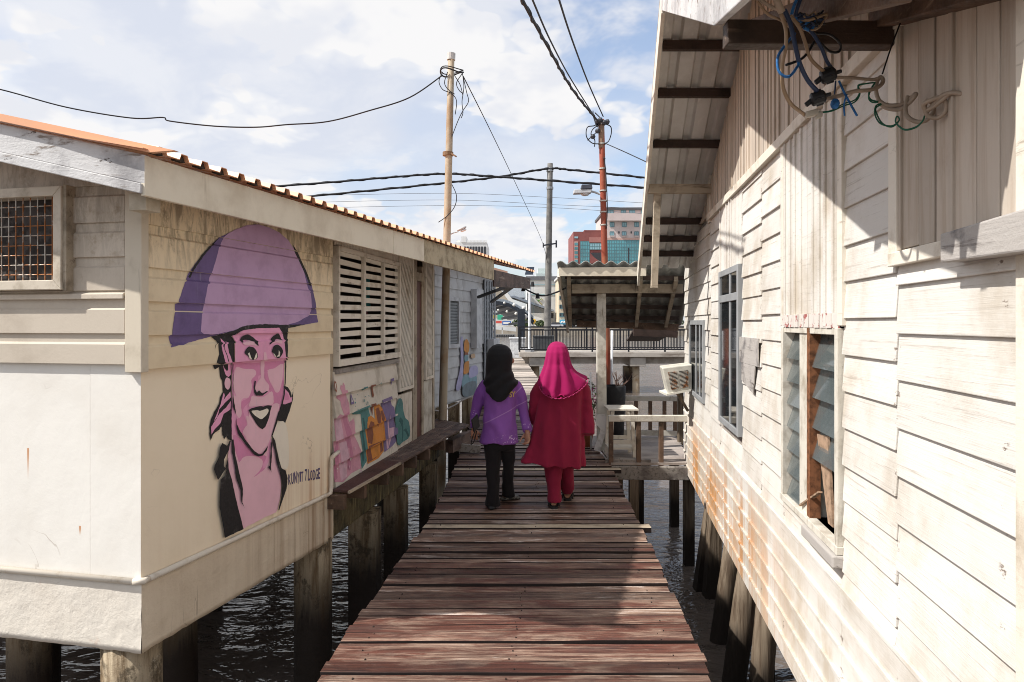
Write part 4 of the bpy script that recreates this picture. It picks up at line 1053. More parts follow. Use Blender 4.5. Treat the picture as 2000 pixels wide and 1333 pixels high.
# conduit
m=MB(); cp=[FW.P(4.4,.352,.016),FW.P(.02,.352,.016),MW.P(.0,.352,.018)]
m.tube([FW.P(4.4,.354,.016),FW.P(2,.350,.018),FW.P(.03,.352,.020)],.017,10); m.tube([FW.P(.03,.352,.02),MW.P(.0,.352,.024),MW.P(.03,.352,.018)],.018,10)
s_=LEN-.02
m.tube([MW.P(.03,.352,.018),MW.P(.8,.348,.018),MW.P(s_-.05,.352,.018),MW.P(s_-.01,.356,.02),MW.P(s_,.40,.022),MW.P(s_,.60,.022),MW.P(s_,.635,.024),MW.P(s_+.03,.65,.028),GW.P(.10,.665,.05)],.017,10)
m.build('conduit_pipe',M['pipe'],LH,smooth=True)
# floor, hidden walls, stilts
m=MB(); m.prism([MW.P(0.05,.10,-.2),MW.P(LEN,.10,-.2),GW.P(.1,.10,-.2),GW.P(ge,.10,-.2),GW.P(ge,.10,-5),FW.P(4.5,.10,-.2)],V(0,0,.06)); m.build('floor',M['brownbeam'],LH)
m=MB()
m.wbox(MW,0,LEN,1.46,2.54,-.10,-.021); m.wbox(FW,.0,ws0,1.48,2.60,-.10,-.021); m.wbox(FW,ws1,4.6,1.48,2.60,-.10,-.021); m.wbox(FW,ws0,ws1,wz1,2.60,-.10,-.021)
m.obox(GW.P(ge,.3,-.1),GW.d*.06,GW.n*-4.5,V(0,0,2.15)); m.obox(FW.P(4.6,.1,-.1),FW.n*-4.5,FW.d*.08,V(0,0,2.5)); m.build('inner_wall',M['interior'],LH)
m=MB(); m.box(-7.5,-1.75,8.9,11.25,.06,2.3); m.build('added_reflection_blocker',M['interior'],LH)  # unseen dark box, added to keep sky reflections off the water
for x_,y_ in ((-2.0,10.8),(-3.8,10.9),(-5.6,10.8)): pile_post(x_,y_,.13,.055,M['pile'],LH)  # posts under the added box
for (px,py,r,yy) in ((260,1333,.155,3.82),(612,1300,.150,5.52),(345,1300,.14,5.0),(58,1300,.13,4.6)):
    p=atY(px,py,yy); pile_post(p.x,p.y,r,-.02 if yy<4 else .0,M['pile'],LH,n=18)
for (px,yy,r) in ((741,6.35,.13),(815,7.3,.115),(878,8.6,.10)):
    p=GW.P((V(0,yy,0)-GW.o).dot(GW.d)-.05,0,-.06); pile_post(p.x,p.y,r,-.062,M['pile'],LH,sq=True)
for x,y in ((-3.6,5.2),(-3.2,7.2),(-5.2,4.8),(-5.4,7.0),(-2.3,8.2)): pile_post(x,y,.14,.1,M['pile'],LH)
# ------------------------------------------------------------------ the portrait mural, traced and laid on the boards
def cA(x,y): return (320+x/5.128,430+y/5.128)
def cB(x,y): return (390+x/5.796,620+y/5.796)
def cC(x,y): return (390+x/5.127,800+y/5.127)
def cD(x,y): return (640+x/5.127,700+y/5.127)
def cE(x,y): return (840+x/6.06,540+y/6.06)
MB_=[(.362,1.474,0,0)]
for z0,z1 in zip(laps,laps[1:]): MB_+=[(z0,z1-.058,.03,.03),(z1-.058,z1-.046,.03,.014),(z1-.046,z1,.014,.014)]
def m_sz(p):
    s,z=MW.sz(*p)
    if z>1.474:
        s,z=MW.sz(p[0],p[1],.03)
        for (b0,b1,o0,o1) in MB_[1:]:
            if b0<=z<b1 and o1<.03: s,z2=MW.sz(p[0],p[1],o1); z=max(b0,min(b1,z2)); break
    return (s,z)
def dens(q,step=3.0):
    out=[]
    for i in range(len(q)):
        a=q[i]; b=q[(i+1)%len(q)]; k=max(1,int(math.hypot(b[0]-a[0],b[1]-a[1])/step))
        out+=[(a[0]+(b[0]-a[0])*j/k,a[1]+(b[1]-a[1])*j/k) for j in range(k)]
    return out
def brush(pts,seed,step=.014,amp=.0028):
    out=[]; n=len(pts)
    for i in range(n):
        a=pts[i]; b=pts[(i+1)%n]; L=math.hypot(b[0]-a[0],b[1]-a[1]); k=max(1,int(L/step))
        for j in range(k):
            t_=j/k; s=a[0]+(b[0]-a[0])*t_; z=a[1]+(b[1]-a[1])*t_
            out.append((s+amp*mnoise.noise(V(s*45,z*45,seed*1.7)),z+amp*mnoise.noise(V(s*45+9,z*45,seed*1.7+5))))
    return out
mural=MB(); order=[0]
def mp(cv,pts,mi,smooth=True):
    q=[cv(*p) for p in pts]
    if smooth: q=[(v.x,v.y) for v in crom([V(a,b,0) for a,b in q],3,True)]
    order[0]+=1
    paint(mural,MW,brush([m_sz(p) for p in dens(q)],order[0]),MB_,mi,.0022+.00028*order[0])
DP,LP,BK,PK,PD,PLt,WH,LET=range(8)
mp(cA,[(70,1278),(45,1165),(80,1150),(110,900),(110,840),(140,830),(215,610),(245,530),(350,390),(470,250),(555,175),(650,130),(730,90),(830,55),(940,45),(1050,75),(1150,125),(1240,200),(1300,290),(1350,390),(1420,500),(1480,660),(1520,830),(1530,960),(1545,1025),(1400,1050),(1250,1070),(1100,1085),(900,1075),(700,1110),(500,1160),(330,1205)],DP,False)
mp(cA,[(600,175),(548,275),(535,340),(490,500),(455,570),(405,830),(383,910),(368,1120),(400,1143),(500,1150),(700,1105),(850,1060),(1050,1045),(1230,1052),(1330,1025),(1450,960),(1482,880),(1470,740),(1440,680),(1400,520),(1350,410),(1300,290),(1240,200),(1150,125),(1050,75),(940,45),(830,55),(730,90),(650,130)],LP,False)
mp(cA,[(1290,250),(1330,310),(1390,440),(1440,550),(1476,660),(1462,668),(1420,560),(1370,450),(1310,330)],BK,False)
mp(cA,[(560,165),(470,248),(380,345),(300,460),(242,570),(258,585),(300,500),(390,370),(480,262)],BK,False)
# hair, upper and lower
mp(cB,[(120,220),(250,190),(400,145),(480,105),(600,84),(740,78),(900,85),(1195,82),(1000,125),(988,230),(996,360),(990,486),(968,486),(950,300),(930,190),(890,120),(640,125),(480,150),(390,200),(352,212),(385,262),(388,522),(180,532),(215,420),(208,310),(190,290),(165,370),(185,272),(150,240)],BK,False)
mp(cB,[(145,545),(180,538),(350,530),(350,830),(345,890),(300,880),(258,840),(250,715),(228,680),(215,560),(165,592)],BK,False)
mp(cB,[(232,238),(265,272),(262,330),(300,430),(325,526),(290,526),(250,370)],PK,False)
mp(cB,[(283,275),(305,290),(325,400),(350,460),(370,522),(335,525),(312,440),(275,350)],PK,False)
mp(cB,[(256,532),(275,580),(300,606),(318,600),(312,532),(346,532),(348,650),(320,676),(292,660),(270,600)],PK,False)
mp(cB,[(310,682),(338,705),(344,760),(325,812),(300,815),(278,780),(276,725),(290,690)],PLt)
# left scarf flap
mp(cB,[(110,1335),(102,1240),(120,1160),(160,1070),(212,980),(225,900),(265,828),(300,878),(345,860),(356,1000),(350,1060),(285,1090),(240,1240),(190,1275),(140,1335)],BK,False)
mp(cC,[(92,240),(100,190),(160,60),(290,0),(225,120),(190,205),(130,240),(102,312)],BK,False)
mp(cB,[(350,1050),(356,1340),(250,1340),(245,1230),(285,1090)],BK,False)
mp(cC,[(215,100),(300,0),(318,0),(312,310),(275,300),(262,265),(240,298),(225,250)],BK,False)
mp(cB,[(228,985),(250,900),(264,850),(275,885),(260,935),(338,838),(345,905),(290,955),(210,1045),(190,1130),(150,1180)],PK,False)
mp(cB,[(345,945),(340,1040),(262,1095),(225,1200),(160,1270),(122,1325),(120,1240),(180,1150),(212,1095),(290,1020)],PK,False)
# right ear and hair
mp(cB,[(942,775),(990,792),(1022,845),(1030,905),(1050,832),(1047,930),(1020,1030),(988,1120),(955,1207),(930,1182),(868,1168),(905,1000),(930,880)],BK,False)
mp(cB,[(945,800),(1000,855),(1018,912),(1040,900),(1030,958),(960,985),(915,982),(925,890)],PK,False)
mp(cB,[(955,850),(990,870),(1005,930),(950,930)],PD)
# pale patch
mp(cC,[(732,170),(800,117),(850,145),(880,300),(880,560),(830,600),(800,560),(765,400),(722,260)],WH)
# neck, shoulders
mp(cC,[(312,0),(345,60),(350,180),(440,340),(540,450),(600,462),(700,280),(712,300),(740,390),(775,560),(798,640),(808,760),(800,860),(775,990),(755,1030),(640,1080),(415,1200),(330,850),(262,590),(270,500),(288,318),(312,310)],PLt,False)
mp(cC,[(325,250),(380,280),(440,340),(540,450),(620,455),(668,480),(650,580),(600,630),(530,680),(600,600),(622,520),(560,472),(440,472),(390,525),(365,470),(335,370)],PD)
mp(cC,[(690,300),(702,310),(690,480),(640,590),(620,560),(660,470)],PK)
# face
mp(cB,[(352,212),(390,200),(480,150),(640,125),(890,120),(930,190),(950,300),(970,487),(945,490),(945,700),(940,800),(930,900),(905,1005),(870,1110),(830,1220),(795,1335),(350,1335),(350,1000),(353,530),(388,522),(385,262)],PK,False)
mp(cC,[(318,0),(770,0),(740,140),(705,260),(690,330),(655,400),(615,452),(575,464),(535,445),(500,400),(440,325),(380,230),(345,120)],PK,False)
mp(cB,[(360,515),(600,520),(940,492),(930,530),(830,580),(740,600),(700,640),(640,660),(600,600),(470,580),(400,560),(362,640)],PD)
mp(cB,[(600,640),(650,640),(640,720),(600,800),(590,900),(550,960),(480,1040),(500,1140),(520,1220),(490,1330),(400,1330),(385,1180),(430,1140),(460,1090),(460,960),(540,910),(580,800),(570,710)],PD)
mp(cB,[(730,600),(760,620),(780,720),(820,800),(850,855),(890,830),(930,700),(935,800),(905,960),(850,1000),(820,980),(815,880),(780,840),(765,760),(720,690)],PD)
mp(cB,[(405,565),(470,582),(600,592),(622,650),(570,712),(575,800),(540,905),(470,920),(452,1000),(462,1090),(430,1140),(392,1085),(362,980),(357,880),(400,895),(362,780),(375,640)],PLt)
mp(cB,[(925,528),(920,700),(890,830),(850,852),(812,780),(770,700),(758,600),(830,580)],PLt)
mp(cB,[(680,503),(718,503),(716,690),(770,770),(750,842),(650,850),(612,810),(640,730),(680,680),(674,600)],PLt)
mp(cB,[(712,398),(738,398),(756,492),(710,496)],PLt,False)
mp(cB,[(580,890),(700,905),(800,838),(822,930),(808,985),(700,1000),(560,1010),(540,1000),(560,940)],PLt)
mp(cB,[(535,1120),(620,1230),(690,1270),(740,1200),(800,1000),(885,985),(860,1110),(800,1335),(488,1335),(500,1240),(522,1215),(508,1130)],PLt)
mp(cC,[(478,60),(460,165),(430,210),(445,285),(500,385),(560,435),(620,428),(660,370),(695,290),(722,230),(775,0),(500,0)],PLt)
mp(cB,[(470,290),(540,262),(600,290),(635,325),(560,310),(500,315)],PLt); mp(cB,[(800,300),(850,255),(900,262),(918,300),(850,285)],PLt)
# features
mp(cB,[(440,250),(460,220),(520,196),(570,215),(630,268),(650,322),(600,292),(540,262),(480,256),(457,290),(443,285)],BK)
mp(cB,[(775,308),(785,250),(820,210),(873,183),(895,220),(906,262),(860,245),(820,262),(800,292)],BK)
mp(cB,[(490,405),(520,345),(560,332),(610,358),(640,430),(628,468),(600,478),(578,484),(548,465),(525,435)],BK)
mp(cB,[(527,412),(545,398),(560,450),(578,482),(545,465)],WH,False); mp(cB,[(622,403),(634,440),(618,472),(592,480),(606,440)],WH,False)
mp(cB,[(800,390),(815,335),(850,310),(890,325),(925,380),(905,435),(870,466),(840,440),(815,410)],BK)
mp(cB,[(876,373),(892,400),(885,445),(850,447),(872,420)],WH,False); mp(cB,[(813,398),(830,420),(848,455),(828,440)],WH,False)
mp(cB,[(602,715),(614,725),(607,810),(627,853),(650,825),(690,862),(745,836),(753,846),(715,866),(690,888),(620,888),(598,850),(593,780)],BK,False)
mp(cB,[(530,1050),(560,1032),(610,1018),(660,1005),(700,1010),(740,998),(798,998),(780,1060),(760,1150),(722,1240),(688,1266),(640,1235),(575,1130)],BK,False)
mp(cB,[(565,1066),(620,1050),(665,1058),(735,1035),(758,1045),(750,1085),(700,1140),(665,1153),(605,1112)],WH)
mp(cB,[(945,490),(960,490),(955,700),(943,870),(912,1010),(862,1170),(806,1335),(796,1335),(850,1170),(900,1005),(930,870),(943,700)],BK,False)
mp(cB,[(350,530),(358,530),(358,900),(378,1030),(390,1100),(352,1010)],BK,False)
mp(cC,[(342,65),(354,150),(382,210),(440,308),(520,408),(570,448),(612,438),(665,360),(652,410),(612,460),(570,470),(528,455),(440,348),(368,250),(350,190)],BK,False)
mp(cC,[(770,20),(782,20),(740,150),(705,270),(698,270),(735,140)],BK,False)
mp(cC,[(298,300),(318,300),(335,460),(372,620),(405,760),(412,800),(406,930),(427,985),(395,930),(388,810),(345,690),(328,560),(300,420)],BK,False)
mp(cC,[(205,335),(250,362),(265,345),(275,310),(288,318),(270,400),(220,500),(220,570),(240,590),(200,650),(160,708),(120,600),(125,560),(170,480),(180,380)],BK,False)
mp(cC,[(240,560),(262,485),(268,600),(300,700),(330,850),(417,1197),(230,1283),(205,1130),(175,980),(185,700),(225,665),(245,610)],BK,False)
mp(cC,[(705,262),(735,310),(750,400),(772,500),(800,590),(840,610),(860,690),(850,790),(812,900),(775,1008),(766,1008),(798,860),(806,760),(790,660),(750,530),(728,400),(705,340)],BK,False)
mp(cC,[(690,330),(700,330),(700,480),(692,575),(696,632),(685,602),(665,582),(643,596),(682,560)],BK,False)
def pmat(name,rgb,d=.7):
    c=srgb(*rgb); return surf(name,c[:3],tuple(x*d for x in c[:3]),7,(.45,.75),None,rough=.6,bump=.12)
def pm(name,col,d=.75):
    return surf(name,col,tuple(x*d for x in col),7,(.42,.72),'z',tuple(min(1,x*.55+.22) for x in col),5,(.60,.78),(.70,.60,.44),17,(.705,.725),rough=.6,bump=.12)
MMAT=[pm('mural_dark_purple',(.155,.105,.25)),pm('mural_mauve',(.52,.34,.53),.84),surf('mural_black',(.022,.02,.021),(.12,.11,.11),9,(.60,.74),'z',rough=.6),pm('mural_pink',(.80,.36,.54),.9),pm('mural_deep_pink',(.70,.26,.44),.9),pm('mural_pale_pink',(.82,.50,.58),.93),pm('mural_cream',(.82,.75,.63),.92)]
mural.build('portrait_mural',MMAT,LH,recalc=False)
def text_mesh(txt,bold=.0,space=1.0):
    cu=bpy.data.curves.new('lettering','FONT'); cu.body=txt; cu.offset=bold; cu.space_character=space; cu.resolution_u=3
    ob=bpy.data.objects.new('lettering',cu); C.objects.link(ob); bpy.context.view_layer.update()
    me=bpy.data.meshes.new_from_object(ob.evaluated_get(bpy.context.evaluated_depsgraph_get()))
    vs=[(v.co.x,v.co.y) for v in me.vertices]; fs=[list(p.vertices) for p in me.polygons]
    bpy.data.objects.remove(ob); bpy.data.meshes.remove(me); bpy.data.curves.remove(cu)
    x0=min(v[0] for v in vs);x1=max(v[0] for v in vs);y0=min(v[1] for v in vs);y1=max(v[1] for v in vs)
    return [((x-x0)/(x1-x0),(y-y0)/(y1-y0)) for x,y in vs],fs
sA_,zA0=MW.sz(562.5,948); _,zA1=MW.sz(562.5,926); sB_,zB0=MW.sz(625,934); _,zB1=MW.sz(625,914)
m=MB(); adv=0.0; TXT=[('K',1),('U',.95),('N',1.05),('Y',.95),('I',.5),('T',.9),(' ',.45),('7',.9),(' ',.25),('L',.85),('O',1),('D',1),('G',1),('E',.85)]
tot=sum(a for _,a in TXT)
for ch,a in TXT:
    if ch!=' ':
        vs,fs=text_mesh(ch,.018); tw=RND.uniform(-.12,.12); dv=RND.uniform(-.10,.10); hs_=RND.uniform(.92,1.12)
        pts=[]
        for u,v in vs:
            uu=(adv+a*(.06+.84*u)+tw*(v-.5)*.6)/tot; vv=v*hs_+dv
            pts.append(MW.P(sA_+(sB_-sA_)*uu,(zA0+(zB0-zA0)*uu)+((zA1-zA0)+(zB1-zB0-zA1+zA0)*uu)*vv,.0025))
        m.add(pts,fs)
    adv+=a
m.build('painted_lettering',pm('lettering_violet',(.10,.075,.17)),LH,recalc=False)
# graffiti on the lap boards
graf=MB(); go_=[0]
def gp(pts,mi,smooth=False,cv=cD,W=None,bands=None,mb_=None):
    W=W or GW; q=[cv(*p) for p in pts]
    if smooth: q=[(v.x,v.y) for v in crom([V(a,b,0) for a,b in q],3,True)]
    go_[0]+=1
    paint(mb_ or graf,W,[W.sz(p[0],p[1],.02) for p in q],bands or GBANDS,mi,.002+.0003*go_[0])
gpk,gpd,gtl,gte,gor,gbr,gpu,gpl,gtd,gwh=range(10)
gp([(65,830),(75,600),(110,560),(150,575),(130,480),(130,430),(95,400),(95,370),(130,360),(115,300),(125,265),(140,280),(150,240),(165,270),(165,320),(185,320),(200,400),(212,460),(205,560),(215,640),(245,620),(260,600),(268,640),(262,740),(300,850),(330,960),(325,1100),(230,1150),(140,1240),(60,1240)],gpk)
gp([(70,830),(85,620),(110,590),(140,600),(145,820)],gpl); gp([(150,570),(195,540),(200,640),(225,720),(230,900),(190,900)],gpd)
gp([(60,960),(95,840),(110,830),(100,1000),(90,1200),(60,1230)],gpd); gp([(215,800),(235,800),(240,1000),(225,1120),(205,1120)],gpd); gp([(120,850),(190,830),(200,1000),(180,1190),(120,1230)],gpl)
gp([(245,540),(330,500),(410,470),(425,590),(385,640),(385,900),(385,1030),(330,1110),(335,900),(330,720),(335,560),(255,565)],gte); gp([(345,600),(360,600),(365,1000),(345,1060)],gtd)
gp([(380,680),(400,590),(430,575),(465,610),(470,480),(520,460),(560,520),(570,640),(565,780),(555,930),(500,1000),(390,1060),(385,880)],gor)
gp([(392,690),(420,630),(450,640),(455,760),(430,860),(395,850)],gbr); gp([(480,510),(510,490),(525,560),(510,690),(485,640)],gbr); gp([(525,530),(545,520),(560,600),(545,640),(530,620)],gbr); gp([(395,880),(545,820),(550,920),(470,1000),(395,1045)],gbr); gp([(430,880),(530,830),(520,960),(440,1010)],gor)
gp([(530,420),(630,380),(640,470),(660,490),(665,650),(690,680),(685,830),(640,880),(560,940),(565,780),(570,620),(545,500)],gpu); gp([(600,640),(612,560),(605,900),(585,910)],gpl); gp([(610,700),(660,690),(640,800),(610,880)],gpl); gp([(545,440),(600,425),(630,405),(630,412),(590,440),(550,450)],gwh)
gp([(55,270),(65,222),(78,240),(80,310),(68,345),(56,320)],gbr); gp([(61,275),(66,245),(73,260),(72,310),(66,325)],gwh)
gp([(222,465),(232,335),(256,455)],gpu); gp([(231,440),(235,390),(244,435)],gwh)
gp([(340,295),(380,282),(384,305),(345,325)],gte); gp([(412,275),(440,265),(462,262),(460,285),(450,290),(455,370),(445,395),(436,385),(436,290),(415,292)],gbr); gp([(500,240),(515,262),(520,235),(524,262),(512,270)],gte); gp([(612,210),(648,195),(645,215),(640,275),(632,240),(615,225)],gpu); gp([(588,32),(614,28),(612,40),(604,60),(600,45)],gor)
gp([(412,465),(465,450),(468,470),(450,500),(440,580),(430,480)],gbr)
for k in range(16): 
    x=RND.uniform(250,420);y_=RND.uniform(330,520); gp([(x,y_),(x+RND.uniform(6,16),y_+RND.uniform(-4,10)),(x+RND.uniform(2,10),y_+RND.uniform(8,24))],gte)
for k in range(10):
    x=RND.uniform(60,320);y_=RND.uniform(880,1150); gp([(x,y_),(x+RND.uniform(8,20),y_+RND.uniform(-4,10)),(x+RND.uniform(2,10),y_+RND.uniform(10,40))],RND.choice([gpl,gpd,gwh]))
VB_=[(.362,.948,.013,.013)]
gp([(690,860),(665,560),(690,440),(712,400),(740,430),(750,530),(770,600),(805,640),(812,780),(740,840)],gte,True,bands=VB_); gp([(700,640),(715,590),(745,620),(748,760),(740,830),(730,830),(735,700),(715,640)],gtd,bands=VB_); gp([(745,720),(775,700),(805,770),(795,790),(770,740)],gtd,bands=VB_)
GM=[pm('graffiti_pink',(.62,.30,.38)),pm('graffiti_deep_pink',(.52,.20,.30)),pm('graffiti_teal_light',(.15,.30,.29)),pm('graffiti_teal',(.085,.23,.22)),pm('graffiti_orange',(.66,.25,.04)),pm('graffiti_brown',(.24,.075,.035)),pm('graffiti_purple',(.20,.145,.29)),pm('graffiti_lilac',(.66,.42,.50)),pm('graffiti_dark_teal',(.03,.11,.11)),pm('graffiti_white',(.68,.62,.55))]
graf.build('graffiti_painting',GM,LH,recalc=False)
# ------------------------------------------------------------------ grey house farther along the left side
HW=Wall(-1.36,11.5,.265,1,1)
GH=thing('grey_board_house','pale grey weatherboard house beyond the mural house with a painted figure by its windows','house',HW.P(1,0,-1)+V(0,0,.25))
h0,h1=HW.S(838)-2.2,HW.S(961)
gb_=surf('pale_grey_board_paint',(.50,.505,.50),(.36,.355,.34),3,(.45,.72),'z',(.27,.25,.23),3,(.60,.75),isl=.05)
m=MB(); z=.30
while z<2.75:
    q=[(z,-.03),(z,.022),(z+.175,.006),(z+.208,.006),(z+.208,-.03)]
    for u,v in ((h0,HW.S(903)),(HW.S(903)+.006,h1)): m.loft([[HW.P(u,a,o) for a,o in q],[HW.P(v,a,o) for a,o in q]])
    z+=.205
m.build('weatherboards',gb_,GH)
m=MB(); m.obox(HW.P(h0,.25,-.03),HW.d*(h1-h0),HW.n*-4,V(0,0,2.55)); m.build('house_body',gb_,GH)
m=MB(); m.obox(HW.P(h0,2.82,.30),HW.d*(h1-h0+.2),HW.n*-4.3,V(0,0,.05)); m.build('roof',M['peach'],GH)
fram=flat('pale_grey_frame',(.52,.53,.54),.5)
def hwin(p0,p1,y0,y1,name='window'):
    u,v=HW.S(p0),HW.S(p1); pm_=(p0+p1)/2; z0=HW.sz(pm_,y1)[1]; z1=HW.sz(pm_,y0)[1]
    f=MB(); frame_box(f,HW,u,v,z0,z1,.07,.0,.06); fo_=f.build('window',fram,GH)
    g=MB(); g.wbox(HW,u+.07,v-.07,z0+.07,z1-.07,.0,.024); g.build('window_screen',flat('grey_insect_screen',(.16,.175,.18),.7),fo_)
    b=MB(); n=14
    for i in range(n): b.wbox(HW,u+.07,v-.07,z0+.08+(z1-z0-.16)*i/n,z0+.08+(z1-z0-.16)*i/n+.03,.026,.034)
    b.build('louvre_slats',flat('grey_slats',(.27,.29,.30),.6),fo_)
hwin(871,893,581,680); hwin(929,939,566,672)
m=MB(); m.wbox(HW,HW.S(918),HW.S(929)-.01,HW.sz(923,680)[1],HW.sz(923,566)[1],.02,.14); m.build('window_shutter_box',fram,GH)
lat=MB(); u0,u1=HW.S(942),h1; nz_=17; nu=4
lz0,lz1=.30,2.62
m=MB(); m.wbox(HW,u0,u1,lz0,lz1,.006,.026); m.build('lattice_backing',flat('lattice_dark',(.10,.105,.11),.8),GH)
for j in range(nz_+1): lat.wbox(HW,u0,u1,lz0+(lz1-lz0)*j/nz_-.022,lz0+(lz1-lz0)*j/nz_+.022,.028,.05)
for i in range(nu+1): lat.wbox(HW,u0+(u1-u0)*i/nu-.045,u0+(u1-u0)*i/nu+.045,lz0,lz1,.051,.07)
lat.build('lattice_screen',flat('grey_lattice',(.30,.32,.34),.6),GH)
m=MB(); m.wbox(HW,HW.S(945),HW.S(957),HW.sz(951,694)[1],HW.sz(951,662)[1],.072,.22); m.build('meter_box',fram,GH,bevel=.01)
fig=MB(); FB=[(.30,2.4,.0235,.0235)]
for pts,mi in (([(345,760),(375,735),(380,1120),(345,1330),(290,1333),(330,1150),(350,1000)],0),([(400,760),(425,745),(450,800),(450,860),(440,900),(415,905),(390,880),(388,820)],1),([(395,905),(435,905),(430,940),(400,940)],2),([(395,940),(430,930),(440,970),(425,1010),(395,1000)],3),([(385,1080),(400,1020),(445,1005),(450,1080),(440,1140),(385,1155)],1),([(375,1190),(440,1165),(530,1150),(525,1330),(375,1333)],3),([(470,930),(510,915),(520,960),(480,970)],4),([(460,1080),(540,1060),(550,1160),(450,1200)],0),([(385,1290),(525,1240),(520,1400),(380,1420)],5)):
    gp(pts,mi,True,cv=cE,W=HW,bands=FB,mb_=fig)
fig.build('figure_mural',[pm('figure_lilac',(.40,.38,.56)),pm('figure_orange',(.58,.25,.06)),pm('figure_brown',(.25,.10,.06)),pm('figure_blue',(.20,.33,.38)),pm('figure_sand',(.55,.38,.24)),pm('figure_slate',(.16,.20,.22))],GH,recalc=False)
for px,yy in ((862,11.9),(892,12.6),(918,13.4),(945,14.4)): p=atY(px,800,yy); pile_post(p.x-.05,p.y,.10,.26,M['pile'],GH,sq=True)
m=MB(); p0=[atY(842,800,9.8),atY(862,803,9.9),atY(885,793,10),atY(912,778,10.1),atY(950,766,10.2)]; m.tube(crom(p0,5,False),.012,8)
tag(m.build('pale_hose',flat('pale_hose_plastic',(.5,.5,.5),.5),None,smooth=True),'pale grey hose sagging under the grey house past the beige pole','hose')
# black bracket arm at the corner
m=MB(); m.beam(atY(934,581,13.2),atY(985,562,12.4),.05,.05); m.beam(atY(960,590,13.6),atY(1003,559,12.3),.06,.04); m.beam(atY(981,564,12.4),atY(1012,553,12.1),.16,.08); m.build('awning_arm',flat('black_steel',(.02,.02,.022),.5,.3),GH)
# ------------------------------------------------------------------ the two women walking away
def ell(px_l,px_r,py,Y,ry,n=28,dyc=0.0,zoff=None,fold=0,ph=0):
    a=atY(px_l,py,Y); b=atY(px_r,py,Y); c=(a+b)/2; rx=(b-a).length/2; out=[]
    for k in range(n):
        t=2*math.pi*k/n
        f=1+fold*math.sin(7*t+ph)+fold*.6*math.sin(12*t+ph*2)
        cx=math.cos(t); sy=math.sin(t)
        e=.9
        x=math.copysign(abs(cx)**e,cx)*rx*f; y=math.copysign(abs(sy)**e,sy)*ry*f
        z=c.z+(zoff(cx,sy) if zoff else 0)
        out.append(V(c.x+x,c.y+dyc+y,z))
    return out
def arm(mb,pts,radii,n=16,k=5):
    P=crom(pts,k,False); m_=len(P); R=[]
    for i in range(m_):
        t=i/(m_-1)*(len(radii)-1); j=min(int(t),len(radii)-2); R.append(radii[j]+(radii[j+1]-radii[j])*(t-j))
    mb.tube(P,R,n)
def fuse(mb,name,mat,parent,vox=.012,smooth_it=3,disp=None,voxadapt=0):
    """merge overlapping tubes into one continuous surface"""
    me=bpy.data.meshes.new(name+'_tmp'); me.from_pydata([tuple(v) for v in mb.v],[],mb.f)
    bm=bmesh.new(); bm.from_mesh(me); bmesh.ops.recalc_face_normals(bm,faces=bm.faces); bm.to_mesh(me); bm.free()
    o=bpy.data.objects.new(name+'_tmp',me); C.objects.link(o)
    r=o.modifiers.new('r','REMESH'); r.mode='VOXEL'; r.voxel_size=vox
    s=o.modifiers.new('s','SMOOTH'); s.factor=.5; s.iterations=smooth_it
    bpy.context.view_layer.update()
    me2=bpy.data.meshes.new_from_object(o.evaluated_get(bpy.context.evaluated_depsgraph_get()))
    bpy.data.objects.remove(o); bpy.data.meshes.remove(me)
    me2.name=name
    org=wloc(parent)
    nrm=[v.normal.copy() for v in me2.vertices]
    for v,nv in zip(me2.vertices,nrm):
        p=v.co.copy()
        if disp: p=p+nv*disp(p)
        v.co=p-org
    me2.materials.clear(); me2.materials.append(mat)
    me2.polygons.foreach_set('use_smooth',[True]*len(me2.polygons)); me2.update()
    ob=bpy.data.objects.new(name,me2); C.objects.link(ob); ob.parent=parent
    return ob
skin=NT('warm_skin'); skin_m=skin.done(skin.mix(skin.ramp(skin.noise(skin.mapping(),30,4,.6),.4,.7),(.42,.215,.14,1),(.34,.16,.10,1)),.5,0,.35)
skin.b.inputs['Subsurface Weight'].default_value=.08
def cloth(name,col,weave=220,var=.75,pattern=None,rough=.85):
    t=NT(name); n=t.noise(t.mapping((1,1,.5)),5,5,.6); c=t.mix(t.ramp(n,.4,.75,0,.8),c4(col),tuple(x*var for x in col)+(1,))
    if pattern: c=pattern(t,c)
    t.bump(t.noise(t.mapping(),weave,2,.5),.15,.002)
    t.b.inputs['Sheen Weight'].default_value=.06
    return t.done(c,rough,0,.15)
def foot(mb,heel,toe,w):
    heel=V(*heel); toe=V(*toe); d=(toe-heel); L=d.length; d.normalize(); s=d.cross(V(0,0,1)).normalized(); rings=[]
    for t,wd,h in ((0,.6,.055),(.12,.8,.07),(.35,.8,.065),(.6,.95,.045),(.85,1.0,.03),(1.0,.6,.016)):
        c=heel+d*L*t; rings.append([c+s*(w/2*wd*math.cos(a))+V(0,0,h/2+h/2*math.sin(a)) for a in [2*math.pi*k/12 for k in range(12)]])
    mb.loft(rings)
